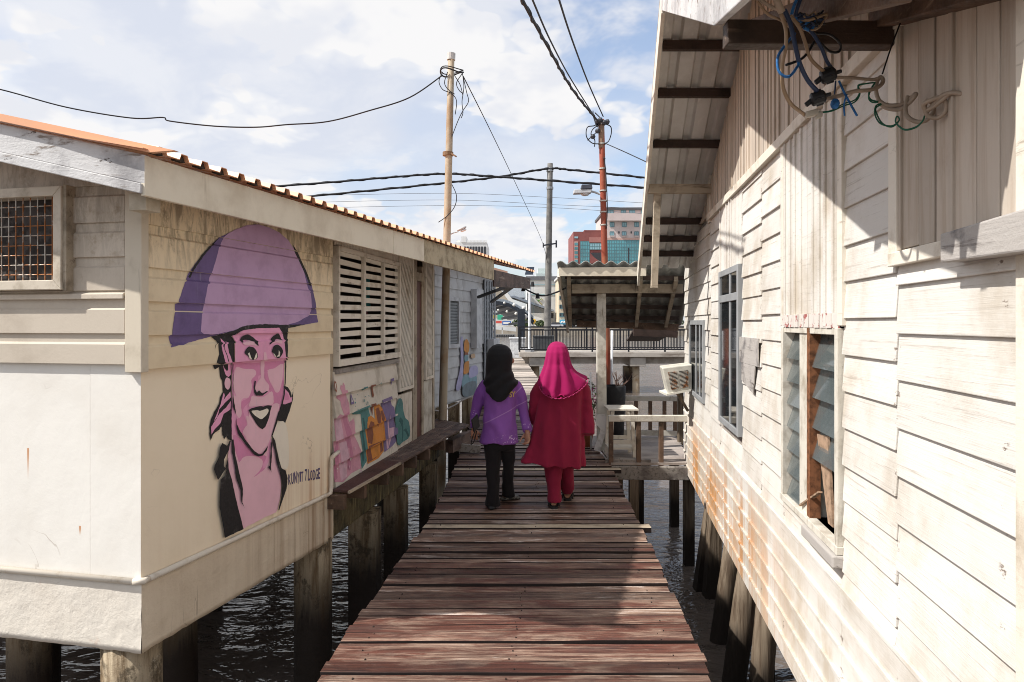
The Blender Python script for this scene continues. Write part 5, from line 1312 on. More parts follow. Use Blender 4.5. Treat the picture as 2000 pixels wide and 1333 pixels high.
def hand(mb,wrist,down,side,toward,size=.165,curl=.9):
    """palm with five fingers curling; down: along the hand, side: thumb side, toward: palm normal"""
    d=V(*down).normalized(); s=V(*side); s=(s-d*s.dot(d)).normalized(); p=V(*toward); p=(p-d*p.dot(d)-s*p.dot(s)).normalized()
    L=size; w=V(*wrist); pl=L*.50
    rings=[]
    for t,wd,th in ((-.15,.155,.12),(0,.16,.12),(.35,.21,.13),(.75,.235,.12),(1.0,.22,.09)):
        c=w+d*pl*t; rings.append([c+s*(L*wd*math.cos(a))+p*(L*th*math.sin(a)) for a in [2*math.pi*k/12 for k in range(12)]])
    mb.loft(rings)
    for i,(u,ln) in enumerate(((.165,.42),(.058,.47),(-.052,.44),(-.155,.35))):
        a=w+d*pl*.95+s*L*u; pts=[a-d*.01]; ang=curl*.35; q=a; 
        for seg,f in enumerate((.45,.32,.25)):
            dr=d*math.cos(ang)+p*math.sin(ang); q=q+dr*L*ln*f; pts.append(q); ang+=curl*(.75+.08*i)
        mb.tube(pts,[.0095,.0092,.0085,.007],8)
    a=w+d*pl*.25+s*L*.17; mb.tube([a-s*.012,a+(s*.55+d*.6+p*.3)*L*.19,a+(s*.45+d*1.0+p*.7)*L*.30,a+(s*.2+d*1.25+p*1.0)*L*.37],[.0125,.0115,.010,.0075],8)
def folds(amp,fz=3.0,fx=14.0,seed=0.0,lo=0,hi=0):
    def f(p):
        a=mnoise.noise(V(p.x*fx+seed,p.y*fx,p.z*fz+seed)); b=mnoise.noise(V(p.x*fx*2.1,p.y*fx*2.1+seed,p.z*fz*2.0))
        w=1.0
        if hi>lo: w=min(1,max(.15,(hi-p.z)/(hi-lo)))
        return (a*.7+b*.3)*amp*w
    return f
def person(label,cat_loc): return thing('person',label,'person',cat_loc)
YA=6.42
# ---- woman in the purple shirt
WA=person('woman in black headscarf and purple long-sleeved shirt with black trousers walking away',V(-.14,YA,0))
def q(px,py,Y=YA): return atY(px,py,Y)
b=MB()
b.loft([ell(l,r,y,Y,ry,18) for y,l,r,Y,ry in ((676,968,984,YA+.01,.03),(684,958,996,YA+.01,.075),(700,953,1000,YA,.10),(718,957,998,YA,.09),(730,966,992,YA,.06),(742,967,990,YA,.055),(748,955,1002,YA,.08),(765,950,1006,YA,.095),(800,955,999,YA,.085),(835,955,999,YA,.085),(862,957,997,YA,.075))])
for pts,r in (([q(964,860),q(963,925,YA-.03),q(963,975,YA-.05)],[.055,.042,.034]),([q(990,860),q(992,920,YA+.08),q(993,968,YA+.20)],[.055,.042,.034]),
              ([q(950,752),q(931,798,YA+.02),q(926,838,YA-.02)],[.05,.04,.026]),([q(1009,752),q(1022,800,YA+.02),q(1030,842,YA-.04)],[.05,.04,.026])): arm(b,pts,r)
hand(b,q(926,838,YA-.02),(-.0,.15,-1),(1,-.3,0),(.2,.8,0),.150,1.0)
hand(b,q(1030,843,YA-.04),(.02,-.05,-1),(-.5,.6,0),(-.7,-.3,0),.165,1.05)
foot(b,(-.185,YA-.10,.012),(-.20,YA+.12,.012),.085); foot(b,(-.09,YA+.20,.016),(.05,YA+.26,.012),.085)
b.sphere(q(1001,705,YA+.075),.022,.8,1,1.3)
fuse(b,'body',skin_m,WA,.007,2)
# shirt
def shirt_pat(t,c):
    xyz=t.sep(); x,z=xyz[0],xyz[2]
    def line(a,bb,cc,w_):  # |a x + b z - c| < w
        v=t.math('ABSOLUTE',t.math('SUBTRACT',t.math('ADD',t.math('MULTIPLY',x,a),t.math('MULTIPLY',z,bb)),cc)); return t.ramp(v,w_,w_*.4,0,1)
    pA,pB=q(950,823),q(1012,791); dx,dz=pB.x-pA.x,pB.z-pA.z; l=math.hypot(dx,dz); na,nb_=-dz/l,dx/l
    l1=line(na,nb_,na*pA.x+nb_*pA.z,.006)
    pA,pB=q(1006,768),q(1022,752); dx,dz=pB.x-pA.x,pB.z-pA.z; l=math.hypot(dx,dz); na,nb_=-dz/l,dx/l
    l2=t.math('MULTIPLY',line(na,nb_,na*pA.x+nb_*pA.z,.006),t.ramp(x,q(1004,760).x,q(1008,760).x))
    c=t.mix(t.math('MULTIPLY',t.math('MAXIMUM',l1,l2),.65),c,(.45,.26,.52,1))
    vo=t.n.new('ShaderNodeTexVoronoi'); vo.inputs['Scale'].default_value=62; t.l.new(t.pos,vo.inputs['Vector'])
    dots=t.ramp(vo.outputs['Distance'],.36,.26,0,1)
    nse=t.noise(t.mapping(),17,3,.6)
    hem=t.math('MULTIPLY',t.ramp(z,q(950,838).z,q(950,856).z),t.ramp(x,q(960,840).x,q(1000,840).x,.12,1))
    slv=t.math('MULTIPLY',t.ramp(x,q(1018,840).x,q(1022,840).x),t.ramp(z,q(1020,815).z,q(1020,832).z))
    slw=t.math('MULTIPLY',t.ramp(x,q(936,840).x,q(930,840).x),t.ramp(z,q(930,790).z,q(930,806).z))
    m_=t.math('MULTIPLY',t.math('MULTIPLY',dots,t.ramp(nse,.46,.56)),t.math('MAXIMUM',hem,t.math('MAXIMUM',slv,slw)))
    c=t.mix(m_,c,(.70,.55,.72,1))
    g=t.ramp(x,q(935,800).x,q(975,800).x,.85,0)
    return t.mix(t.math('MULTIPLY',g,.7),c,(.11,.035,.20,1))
m=MB()
rings=[(730,969,991,.05),(738,956,1001,.075),(744,946,1011,.10),(754,943,1013,.115),(772,945,1011,.122),(795,946,1008,.120),(815,943,1008,.122),(835,941,1010,.128),(852,939,1012,.132),(864,937.5,1013,.133)]
m.loft([ell(l,r,y,YA,ry,32) for y,l,r,ry in rings])
arm(m,[q(953,750),q(938,772,YA+.01),q(930,800,YA+.02),q(926,822,YA),q(926,837,YA-.02)],[.062,.062,.052,.045,.040])
arm(m,[q(1004,750),q(1016,774,YA+.01),q(1022,802,YA+.02),q(1027,826,YA),q(1030,842,YA-.04)],[.062,.060,.048,.042,.038])
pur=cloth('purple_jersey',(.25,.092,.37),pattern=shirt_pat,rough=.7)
def shirt_d(p):
    f=folds(.017,3.5,10,2.0)(p)+.006*mnoise.noise(V(p.x*22,p.y*22,p.z*13))
    # diagonal drag folds from the shoulder blade to the hip
    u=(p.x*.75+p.z)*22; f+=.006*math.sin(u+3*mnoise.noise(p*4))*min(1,max(0,(1.05-p.z)/.3))
    return f
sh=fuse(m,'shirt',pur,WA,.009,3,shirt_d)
vs,fs=text_mesh('SY',.02,.9)
pa,pb=q(995,774),q(1007,763); m=MB()
m.add([V(pa.x+(pb.x-pa.x)*u,YA-.128+.012*u,pa.z+(pb.z-pa.z)*v+.006*u) for u,v in vs],fs); lo=m.build('shirt_lettering',flat('gold_print',(.50,.33,.09),.5),sh,recalc=False); md=lo.modifiers.new('t','SOLIDIFY'); md.thickness=.004
# trousers
m=MB()
m.loft([ell(l,r,y,Y,ry,24) for y,l,r,Y,ry in ((850,944,1008,YA,.11),(866,945,1008,YA,.115),(878,946,1008,YA+.01,.11))])
m.loft([ell(l,r,y,Y,ry,22) for y,l,r,Y,ry in ((864,944,980,YA,.10),(885,947,979,YA-.01,.088),(905,949,978,YA-.02,.078),(930,950,976,YA-.035,.068),(955,951,975,YA-.05,.066),(972,949,976,YA-.055,.072),(988,947,978,YA-.06,.082))])
m.loft([ell(l,r,y,Y,ry,22) for y,l,r,Y,ry in ((864,975,1008,YA,.10),(885,979,1007,YA+.03,.085),(905,981,1004,YA+.06,.074),(930,981,1002,YA+.10,.066),(950,980,1004,YA+.15,.068),(969,980,1006,YA+.19,.076))])
fuse(m,'trousers',cloth('black_trousers',(.014,.012,.013)),WA,.009,2,folds(.017,8,9,5.0))
# headscarf
m=MB()
low=lambda cx,sy: (-.085*max(0,-sy)**1.3)
rg=[ell(970,980,672.5,YA+.01,.02,36),ell(962,990,675.5,YA+.01,.06,36),ell(955,997,682,YA+.01,.095,36),ell(950.5,1001,692,YA,.118,36),ell(949,1001.5,703,YA-.005,.125,36),ell(948.5,1000,714,YA-.01,.122,36),ell(947.5,1000,725,YA-.015,.122,36),ell(946,1004,735,YA-.02,.13,36),ell(944.5,1012,744,YA-.02,.142,36,zoff=lambda a,b_:low(a,b_)*.35),ell(945,1009,752,YA-.02,.150,36,zoff=lambda a,b_:low(a,b_)*.8),ell(950,1000,760,YA-.02,.146,36,zoff=lambda a,b_:low(a,b_)*1.25)]
m.loft(rg)
def scarf_d(p):
    u=(p.z*1.0-p.x*.8+.9*mnoise.noise(p*4)*.1)*46
    zc=min(1,max(0,(1.36-p.z)/.15))
    return (.0075*math.sin(u)+.003*mnoise.noise(V(p.x*9,p.y*9,p.z*6)))*zc
fuse(m,'headscarf',cloth('black_jersey_scarf',(.012,.0115,.013),rough=.75),WA,.008,3,scarf_d)
blk=flat('black_shoe',(.018,.017,.018),.5); 
def shoe(name,parent,heel,toe,w,mat,h=.06,sole=.02,open_back=False):
    heel=V(*heel); toe=V(*toe); d=(toe-heel); L=d.length; d.normalize(); s=d.cross(V(0,0,1)).normalized(); m=MB(); rings=[]
    for t,wd,hh in ((-.06,.45,.35),(0,.8,.55),(.2,.88,.55 if open_back else .95),(.5,.98,.85),(.8,1.02,.75),(1.0,.75,.5),(1.06,.35,.3)):
        c=heel+d*L*t; rings.append([c+s*(w/2*wd*math.cos(a))+V(0,0,max(0,h*hh*(.5+.5*math.sin(a)))) for a in [2*math.pi*k/14 for k in range(14)]])
    m.loft(rings); return m.build(name,mat,parent,smooth=True)
shoe('shoe',WA,(-.185,YA-.13,.006),(-.20,YA+.10,.006),.095,blk,.055)
sn=surf('snakeskin_flat',(.20,.19,.17),(.05,.047,.042),30,(.44,.54),None,rough=.5)
shoe('shoe',WA,(-.10,YA+.185,.006),(.065,YA+.25,.006),.095,sn,.062,open_back=True)
m=MB(); a=q(931,832,YA-.08); m.obox(a+V(-.02,-.02,-.055),V(.05,.03,.05),V(-.012,.02,0),V(-.02,-.01,.11)); m.tube(crom([q(929,838,YA-.06),q(923,855,YA-.07),q(920,868,YA-.05),q(926,862,YA-.04),q(931,842,YA-.05)],4,False),.005,6)
ph=tag(m.build('purse',blk,None,bevel=.004),'small black purse with wrist strap held by the woman in purple','purse')
# ---- woman in crimson
YB=6.45
WB=person('woman in bright pink headscarf and long crimson tunic with matching trousers walking away',V(.42,YB,0))
q2=lambda px,py,Y=YB: atY(px,py,Y)
b=MB()
b.loft([ell(l,r,y,Y,ry,18) for y,l,r,Y,ry in ((671,1080,1096,YB+.01,.03),(680,1071,1105,YB+.01,.075),(696,1067,1109,YB,.10),(714,1070,1106,YB,.09),(726,1078,1100,YB,.06),(738,1078,1102,YB,.06),(745,1062,1130,YB,.085),(765,1058,1134,YB,.11),(800,1062,1126,YB,.10),(840,1062,1124,YB,.10),(865,1066,1120,YB,.085))])
for pts,r in (([q2(1080,862),q2(1082,925,YB-.03),q2(1083,975,YB-.05)],[.06,.045,.036]),([q2(1108,862),q2(1109,920,YB+.08),q2(1109,962,YB+.20)],[.06,.045,.036]),
              ([q2(1060,755),q2(1044,785,YB+.05),q2(1042,802,YB+.09)],[.05,.04,.028]),([q2(1134,755),q2(1145,798,YB+.01),q2(1146,824,YB+.02)],[.05,.04,.028])): arm(b,pts,r)
hand(b,q2(1042,800,YB+.09),(.05,.25,-1),(.6,.4,0),(.3,.8,0),.15,.9); hand(b,q2(1146,822,YB+.02),(-.05,.35,-1),(-.8,.3,0),(-.3,.8,0),.16,.9)
foot(b,(.388,YB-.10,.018),(.40,YB+.12,.015),.088); foot(b,(.535,YB+.17,.022),(.56,YB+.38,.015),.088)
fuse(b,'body',skin_m,WB,.008,2)
crim=cloth('crimson_crepe',(.235,.014,.042),var=.72)
m=MB()
hemz=lambda cx,sy: -.03*cx
rings=[(728,1082,1104,.05,0),(736,1066,1126,.085,0),(743,1054,1140,.11,0),(755,1051,1143,.128,0),(775,1053,1140,.140,0),(800,1050,1137,.145,0),(825,1044,1137,.155,.01),(850,1038,1139,.165,.015),(872,1031,1140,.175,.025),(890,1024,1140,.185,.035),(905,1017,1141,.190,.045)]
m.loft([ell(l,r,y,YB,ry,44,zoff=(lambda cx,sy,k=i: hemz(cx,sy)*max(0,(k-6)/4)),fold=fo_*.8,ph=1.3) for i,(y,l,r,ry,fo_) in enumerate(rings)])
arm(m,[q2(1062,752),q2(1050,768,YB+.02),q2(1044,795,YB+.05),q2(1041,812,YB+.08),q2(1040.5,829,YB+.10)],[.072,.068,.062,.062,.064])
arm(m,[q2(1132,752),q2(1141,770,YB),q2(1145,798,YB+.01),q2(1147,825,YB-.01),q2(1147.5,848,YB-.02)],[.072,.068,.060,.058,.062])
def tunic_d(p):
    b=min(1,max(.25,(1.2-p.z)/.5)); a=math.atan2(p.y-YB,p.x-.42)
    f=folds(.022,2.0,8,1.0)(p)*b+.012*b*math.sin(a*8+1.5*mnoise.noise(V(p.x*3,p.y*3,p.z*1.6)))
    if abs(p.x-.42)>.24: f+=.003*math.sin(p.z*55+p.x*30+3*mnoise.noise(p*6))*max(0,min(1,(1.3-p.z)/.2))
    f+=.007*mnoise.noise(V(p.x*14,p.y*14,p.z*9))
    return f
fuse(m,'tunic',crim,WB,.008,2,tunic_d)
m=MB()
m.loft([ell(l,r,y,Y,ry,22) for y,l,r,Y,ry in ((880,1060,1100,YB,.11),(905,1062,1099,YB-.01,.10),(925,1064,1097,YB-.03,.088),(945,1067,1096,YB-.045,.08),(962,1069,1096,YB-.05,.082),(978,1069,1099,YB-.05,.092))])
m.loft([ell(l,r,y,Y,ry,22) for y,l,r,Y,ry in ((880,1092,1124,YB,.11),(905,1093,1121,YB+.04,.10),(925,1094,1121,YB+.09,.088),(940,1095,1121.5,YB+.13,.088),(953,1096,1121,YB+.17,.082),(963,1099,1117,YB+.20,.066))])
fuse(m,'trousers',crim,WB,.010,2,folds(.016,7,9,4.0))
m=MB()
def lowB(cx,sy): return (-.105*max(0,-sy)**1.2*(1-.35*cx)+.045*max(0,cx))
rg=[ell(1082,1094,667.5,YB+.02,.02,40),ell(1076,1101,670.5,YB+.02,.06,40),ell(1070.5,1107,677,YB+.01,.095,40),ell(1067,1110.5,688,YB,.118,40),ell(1065.5,1112.5,700,YB-.005,.126,40),ell(1063.5,1115,711,YB-.01,.126,40),ell(1061,1119,720,YB-.02,.13,40),ell(1058,1126,729,YB-.025,.138,40,zoff=lambda a,b_:lowB(a,b_)*.1),ell(1054,1137,737,YB-.025,.150,40,zoff=lambda a,b_:lowB(a,b_)*.35),ell(1051,1146,744,YB-.025,.163,40,zoff=lambda a,b_:lowB(a,b_)*.75),ell(1052,1148,751,YB-.025,.172,40,zoff=lambda a,b_:lowB(a,b_)*1.05)]
m.loft(rg)
def scB(p):
    zc=min(1,max(.0,(1.52-p.z)/.3)); a=math.atan2(p.y-(YB-.02),p.x-.43)
    return (.011*math.sin(a*10+1.6*mnoise.noise(p*5))+.010*mnoise.noise(V(p.x*12,p.y*12,p.z*4)))*zc
hs=fuse(m,'headscarf',cloth('bright_pink_scarf',(.30,.008,.082),var=.85),WB,.009,3,scB)
m=MB(); 
edge=[]
for k in range(60):
    th=math.pi+math.pi*k/59; r_=rg[-1]; i=int((th/(2*math.pi))*40)%40; f=(th/(2*math.pi))*40-int((th/(2*math.pi))*40); edge.append(r_[i]*(1-f)+r_[(i+1)%40]*f+V(0,-.010,.004*math.sin(k*2.1)))
m.tube(edge,[.003+.0015*math.sin(k*2.2) for k in range(60)],6); m.build('scalloped_hem',cloth('pale_pink_hem',(.46,.04,.16)),hs)
san=flat('black_sandal',(.02,.019,.02),.5)
def sandal(heel,toe,w):
    heel=V(*heel); toe=V(*toe); d=(toe-heel); L=d.length; d.normalize(); s=d.cross(V(0,0,1)).normalized(); m=MB()
    o=[]
    for t,wd in ((-.06,.35),(.0,.75),(.3,.8),(.6,.95),(.85,1),(1.02,.7),(1.07,.3)): o.append((t,wd))
    poly=[heel+d*L*t+s*w/2*wd for t,wd in o]+[heel+d*L*t-s*w/2*wd for t,wd in o[::-1]]
    m.prism(poly,V(0,0,.026))
    for t,h in ((.10,.072),(.55,.075),(.78,.055)):
        c=heel+d*L*t; m.tube([c+s*w*.5*math.cos(a)+V(0,0,.02+h*math.sin(a)) for a in [math.pi*k/8 for k in range(9)]],.0085,6)
    return m.build('sandal',san,WB,smooth=False)
sandal((.388,YB-.125,.0),(.40,YB+.12,.0),.10); sandal((.535,YB+.15,.0),(.565,YB+.38,.0),.10)
# ------------------------------------------------------------------ poles and wires
wirem=flat('black_wire',(.022,.022,.025),.6)
def wire_loop(parent,pts,r=.006,name='wire_coil'):
    m=MB(); m.tube(crom(pts,5,False),r,6); return m.build(name,wirem,parent,smooth=True)
def pole(name,label,pts,Y,r0,r1,mat,base_z):
    b=atY(pts[0][0],pts[0][1],Y); t_=atY(pts[1][0],pts[1][1],Y); d=(t_-b)/(t_.z-b.z); b=b+d*(base_z-b.z)
    T=thing(name,label,'utility pole',b); m=MB(); k=10; m.tube([b+(t_-b)*i/k for i in range(k+1)],[r0+(r1-r0)*i/k for i in range(k+1)],14)
    m.build('shaft',mat,T,smooth=True); return T,b,t_
def pole_mat(name,a,b_,c_):
    return surf(name,a,b_,3,(.42,.68),'z',c_,3,(.55,.72),rough=.6,bump=.25)
P1,b1_,t1_=pole('utility_pole','beige steel pole with rusty stains rising behind the mural house roof',((864,850),(881.5,106)),9.5,.066,.045,pole_mat('rusty_beige_pole',(.44,.37,.27),(.34,.235,.14),(.24,.15,.09)),WZ-.8)
m=MB(); m.tube([atY(881,118,9.5),atY(881.6,105,9.5)],.058,14); m.build('pole_cap',flat('pale_cap',(.55,.53,.50),.5),P1)
m=MB(); p=atY(875,302,9.5); m.tube([p-V(0,0,.02),p+V(0,0,.03)],.075,12); m.beam(p+V(.05,-.05,0),p+V(.12,-.08,-.05),.03,.02); m.build('clamp',flat('rust_clamp',(.22,.13,.07),.7),P1)
def at1(x,y,dy=0): return atY(780+x*.36,80+y*.36,9.5+dy)
m=MB(); c=at1(285,172); m.tube([c+V(.16*math.cos(a)*1.0,.12*math.sin(a),.03*math.sin(a*2)) for a in [2*math.pi*k/24 for k in range(25)]],.010,6); m.tube([c+V(.15*math.cos(a)*1.05,.13*math.sin(a),.03+.02*math.sin(a*2)) for a in [2*math.pi*k/24 for k in range(25)]],.007,6); m.build('wire_ring',wirem,P1,smooth=True)
for pts in (([(235,170),(215,220),(235,265),(280,285),(310,325),(303,400)]),([(340,180),(310,230),(325,270),(345,285)]),([(342,175),(350,250),(340,330),(345,390),(335,420)]),([(345,190),(365,280),(375,330),(345,380),(320,430),(285,520)]),([(262,170),(245,230),(270,270),(300,290)]),([(300,190),(330,240),(345,300)]),([(285,780),(310,840),(300,900),(260,950),(212,985)])):
    wire_loop(P1,[at1(x,y,-.05) for x,y in pts],.006)
lampw=flat('lamp_grey',(.45,.46,.47),.4); lampd=flat('lamp_dark',(.05,.055,.07),.4)
m=MB(); a=at1(270,1055,-.02); m.tube(crom([a,a+V(.06,0,.03),a+V(.13,0,.05)],4,False),.008,8); m.build('lamp_arm',lampw,P1)
m=MB(); c=a+V(.17,0,.065); m.loft([[c+V(-.06+.13*t,.03*w_*math.cos(k*math.pi/6),.05*t+.022*w_*math.sin(k*math.pi/6)) for k in range(12)] for t,w_ in ((0,.4),(.2,.9),(.6,1.1),(.9,.8),(1,.3))]); lh=m.build('lamp_head',lampw,P1,smooth=True)
m=MB(); c=c+V(.02,0,-.015); m.loft([[c+V(-.03+.08*t,.025*w_*math.cos(k*math.pi/6),.03*t+.016*w_*math.sin(k*math.pi/6)) for k in range(12)] for t,w_ in ((0,.4),(.3,1),(.8,1),(1,.4))]); m.build('lens',flat('lamp_lens',(.6,.6,.62),.2),lh,smooth=True)
P2,b2_,t2_=pole('utility_pole','tall grey concrete pole standing behind the black railing of the footbridge',((1068.5,690),(1074.5,320)),31,.175,.125,pole_mat('grey_concrete_pole',(.19,.18,.165),(.11,.105,.10),(.27,.25,.22)),WZ)
def at2(px,py,Y=31): return atY(px,py,Y)
for py in (331,334,368): 
    m=MB(); p=at2(1074,py); m.tube([p-V(0,0,.05),p+V(0,0,.05)],.16,12); m.build('pole_band',flat('band_steel',(.4,.4,.4),.4,.6),P2)
m=MB(); a,c=at2(1060,480,30.8),at2(1086,476,30.8); m.beam(a,c,.06,.06); m.beam(at2(1061,484,30.8),at2(1061,475,30.8),.05,.05,up=(0,1,0)); m.beam(at2(1086.5,484,30.8),at2(1086.5,470,30.8),.07,.07,up=(0,1,0)); m.build('cross_arm',lampd,P2)
P3,b3_,t3_=pole('utility_pole','rust red steel pole rising behind the corrugated porch roof with a street lamp',((1187,760),(1174.5,234)),11.6,.066,.048,pole_mat('rust_red_pole',(.27,.055,.028),(.34,.12,.06),(.20,.075,.05)),WZ-.8)
m=MB(); m.tube([atY(1175,290,11.6),atY(1174.3,236,11.6)],.052,12); m.build('pole_top',pole_mat('weathered_pole_top',(.24,.15,.10),(.14,.09,.07),(.35,.28,.22)),P3)
def at3(x,y,dy=0): return atY(780+x*.36,80+y*.36,11.6+dy)
for pts in (([(1085,430),(1060,460),(1020,470),(1015,520),(1045,555),(1085,560)]),([(1110,450),(1145,465),(1150,500),(1135,545),(1110,560)]),([(1085,455),(1050,480),(1040,510),(1060,540),(1058,575)]),([(1050,380),(1055,420),(1075,470)]),([(1060,390),(1090,420),(1105,450)]),([(1085,480),(1050,515),(1020,540)]),([(1110,630),(1120,720),(1128,900),(1122,1020)]),([(1118,640),(1108,640)])):
    wire_loop(P3,[at3(x,y,-.06) for x,y in pts],.009)
m=MB()
for (x,y) in ((1072,440),(1090,430),(1110,445),(1128,440),(1075,490),(1050,520)): p=at3(x,y,-.05); m.tube([p-V(0,0,.035),p,p+V(0,0,.035)],[.03,.045,.03],8)
m.beam(at3(1065,460),at3(1135,445),.04,.04); m.build('insulator',lampd,P3)
stm=flat('strap_steel',(.5,.47,.42),.5,.3)
for y in (455,560,695,815,870,930,1000):
    m=MB(); f_=(y-430)/1030; p=b3_+(t3_-b3_)*((at3(1100,y).z-b3_.z)/(t3_.z-b3_.z)); m.tube([p-V(0,0,.012),p+V(0,0,.012)],.064,12); m.build('strap',stm,P3)
m=MB(); a=atY(1172,380,11.5); m.tube(crom([a,a+V(-.13,0,.045),a+V(-.24,0,.03)],4,False),.018,8); m.build('lamp_arm',lampw,P3)
m=MB(); c=atY(1138,374,11.5); m.hexa([c+V(-.16,-.07,-.05),c+V(.14,-.07,-.04),c+V(.14,.07,-.04),c+V(-.16,.07,-.05)],[c+V(-.15,-.06,.02),c+V(.15,-.06,.03),c+V(.15,.06,.03),c+V(-.15,.06,.02)]); lh=m.build('lamp_head',lampw,P3,bevel=.012)
m=MB(); m.hexa([c+V(-.04,-.075,.022),c+V(.16,-.075,.034),c+V(.16,.075,.034),c+V(-.04,.075,.022)],[c+V(-.02,-.06,.105),c+V(.15,-.06,.10),c+V(.15,.06,.10),c+V(-.02,.06,.105)]); m.build('photocell_box',lampd,lh,bevel=.008)
m=MB(); m.sphere(c+V(.04,-.0,-.05),.075,1,.8,.45); m.build('lens',flat('lamp_lens2',(.55,.55,.55),.2),lh,smooth=True)
def span(label,pts,r,name='overhead_cable',twist=False,mat=None):
    m=MB(); P=crom(pts,8,False); m.tube(P,r,6)
    if twist:
        L=0; Q=[]
        for i in range(len(P)-1):
            n=max(2,int((P[i+1]-P[i]).length/(r*5)))
            n=min(n,14)
            for k in range(n):
                p=P[i]+(P[i+1]-P[i])*k/n; L+=1; t_=(P[i+1]-P[i]).normalized(); u=t_.cross(V(0,0,1)).normalized(); w_=t_.cross(u); Q.append(p+(u*math.cos(L*1.05)+w_*math.sin(L*1.05))*r*.8)
        m.tube(Q,r*.8,5)
    return tag(m.build(name,mat or wirem,None,smooth=True),label,'cable')
def A(px,py,Y): return atY(px,py,Y)
span('single black cable sagging across the sky from the beige pole to the left edge',[A(-160,140,8.6),A(0,175,8.8),A(130,210,8.9),A(256,231,9),A(318,230,9.05),A(332,237,9.05),A(420,247,9.1),A(500,249,9.2),A(560,244,9.2),A(640,238,9.3),A(720,217,9.3),A(800,191,9.4),A(865,147,9.45)],.009)
span('thin guy wire running down from the beige pole to the grey concrete pole',[A(905,150,9.5),A(960,260,13),A(1010,365,19),A(1058,470,29),A(1071,520,31)],.008)
span('thick twisted cable from the top of the rust red pole, leftmost at the top edge',[A(1172,242,11.5),A(1120,178,9.0),A(1070,92,7.0),A(1020,0,5.6),A(960,-130,4.4)],.016,twist=True)
span('thin black cable beside the thick twisted cable to the rust red pole',[A(1166,236,11.5),A(1115,155,9.0),A(1075,80,7.0),A(1040,0,5.6),A(990,-120,4.4)],.009)
span('rightmost of the cables running overhead to the rust red pole',[A(1178,228,11.5),A(1150,165,9.5),A(1118,80,7.4),A(1092,0,6.0),A(1060,-110,4.8)],.010)
span('thin cable from the rust red pole down to the white house roof',[A(1181,280,11.6),A(1215,295,10.5),A(1252,312,9.5),A(1300,335,8.4)],.007)
span('upper twisted cable bundle crossing the sky from the mural house roof to the right',[A(500,367,30),A(640,357,30),A(760,347,30),A(868,340,30),A(960,345,30),A(1070,353,30),A(1245,366,30),A(1330,373,30)],.045,twist=True)
span('lower twisted cable bundle rising to the top of the grey concrete pole',[A(540,390,30.5),A(700,375,30.6),A(868,358,30.7),A(980,345,30.8),A(1070,330,30.9),A(1120,333,30.8),A(1245,346,30.6),A(1330,355,30.5)],.045,twist=True)
fw=flat('distant_wire',(.20,.21,.23),.7)
for i,(y0,y1,y2) in enumerate(((378,386,397),(391,400,408),(402,406,418))):
    tag(span(['uppermost of the three faint distant wires','middle of the three faint distant wires','lowest of the three faint distant wires'][i]+' behind the poles',[A(560,y0+6,60),A(868,y0,60),A(1075,y1,60),A(1260,y2,60),A(1350,y2+4,60)],.018,mat=fw),['uppermost of the three faint distant wires','middle of the three faint distant wires','lowest of the three faint distant wires'][i]+' behind the poles','cable','faint distant wires')
m=MB(); P_=crom([A(1008,553,11.0),A(1035,570,10.6),A(1060,578,10.2),A(1085,572,9.6),A(1105,563,9.0)],6,False); m.tube(P_,.012,6); 
FS=thing('festoon_lights','black cable with dark bulb holders sagging between the left eave and the porch roof','string lights',P_[8]); m.build('cable',wirem,FS)
for px,py,yy in ((1022,562,10.8),(1050,576,10.4),(1040,553,11.2)): m=MB(); p=A(px,py,yy); m.tube([p+V(0,0,.02),p-V(0,0,.06)],[.02,.035],8); m.build('bulb_holder',wirem,FS)
# ------------------------------------------------------------------ concrete footbridge
BY=29.0
conc=surf('weathered_concrete',(.36,.33,.29),(.20,.175,.15),1.3,(.42,.7),'z',(.17,.14,.11),1.2,(.55,.72),bump=.3)
FBt=thing('footbridge','concrete footbridge over the river with a black metal railing','footbridge',V(4,BY,WZ))
m=MB(); x0=atY(1014,690,BY).x; zt=EYE-(688-HY)/F*BY; m.box(x0,14,BY,BY+2.6,zt-.22,zt); m.build('deck_slab',surf('pale_concrete_top',(.44,.40,.35),(.28,.24,.20),1.5,(.42,.7),'x',(.2,.16,.13),2,(.55,.72)),FBt,bevel=.02)
m=MB(); m.hexa([V(x0+.35,BY+.42,zt-.52),V(14,BY+.42,zt-.52),V(14,BY+2.2,zt-.52),V(x0+.35,BY+2.2,zt-.52)],[V(x0+.08,BY+.4,zt-.22),V(14,BY+.4,zt-.22),V(14,BY+2.3,zt-.22),V(x0+.08,BY+2.3,zt-.22)]); m.build('edge_beam',conc,FBt)
for px,r in ((1242,.155),(1048,.12)):
    p=atY(px,740,BY+.6); m=MB(); m.tube([V(p.x,p.y,WZ-1),V(p.x,p.y,zt-.6)],r,16); m.build('bridge_pile',pole_mat('pile_orange_grey',(.42,.34,.24),(.30,.17,.07),(.16,.12,.09)),FBt,smooth=True)
    m=MB(); m.box(p.x-.33,p.x+.33,BY+.14-.05,BY+2.4,zt-.62,zt-.23) ; m.build('pile_cap',conc,FBt,bevel=.02)
for px in (1227,1036,1400): p=atY(px,740,BY+1.6); m=MB(); m.box(p.x-.19,p.x+.19,p.y,p.y+.4,WZ-1,zt-.7); m.build('bridge_pile',M['pile'],FBt)
railm=flat('black_railing',(.022,.023,.027),.5,.2)
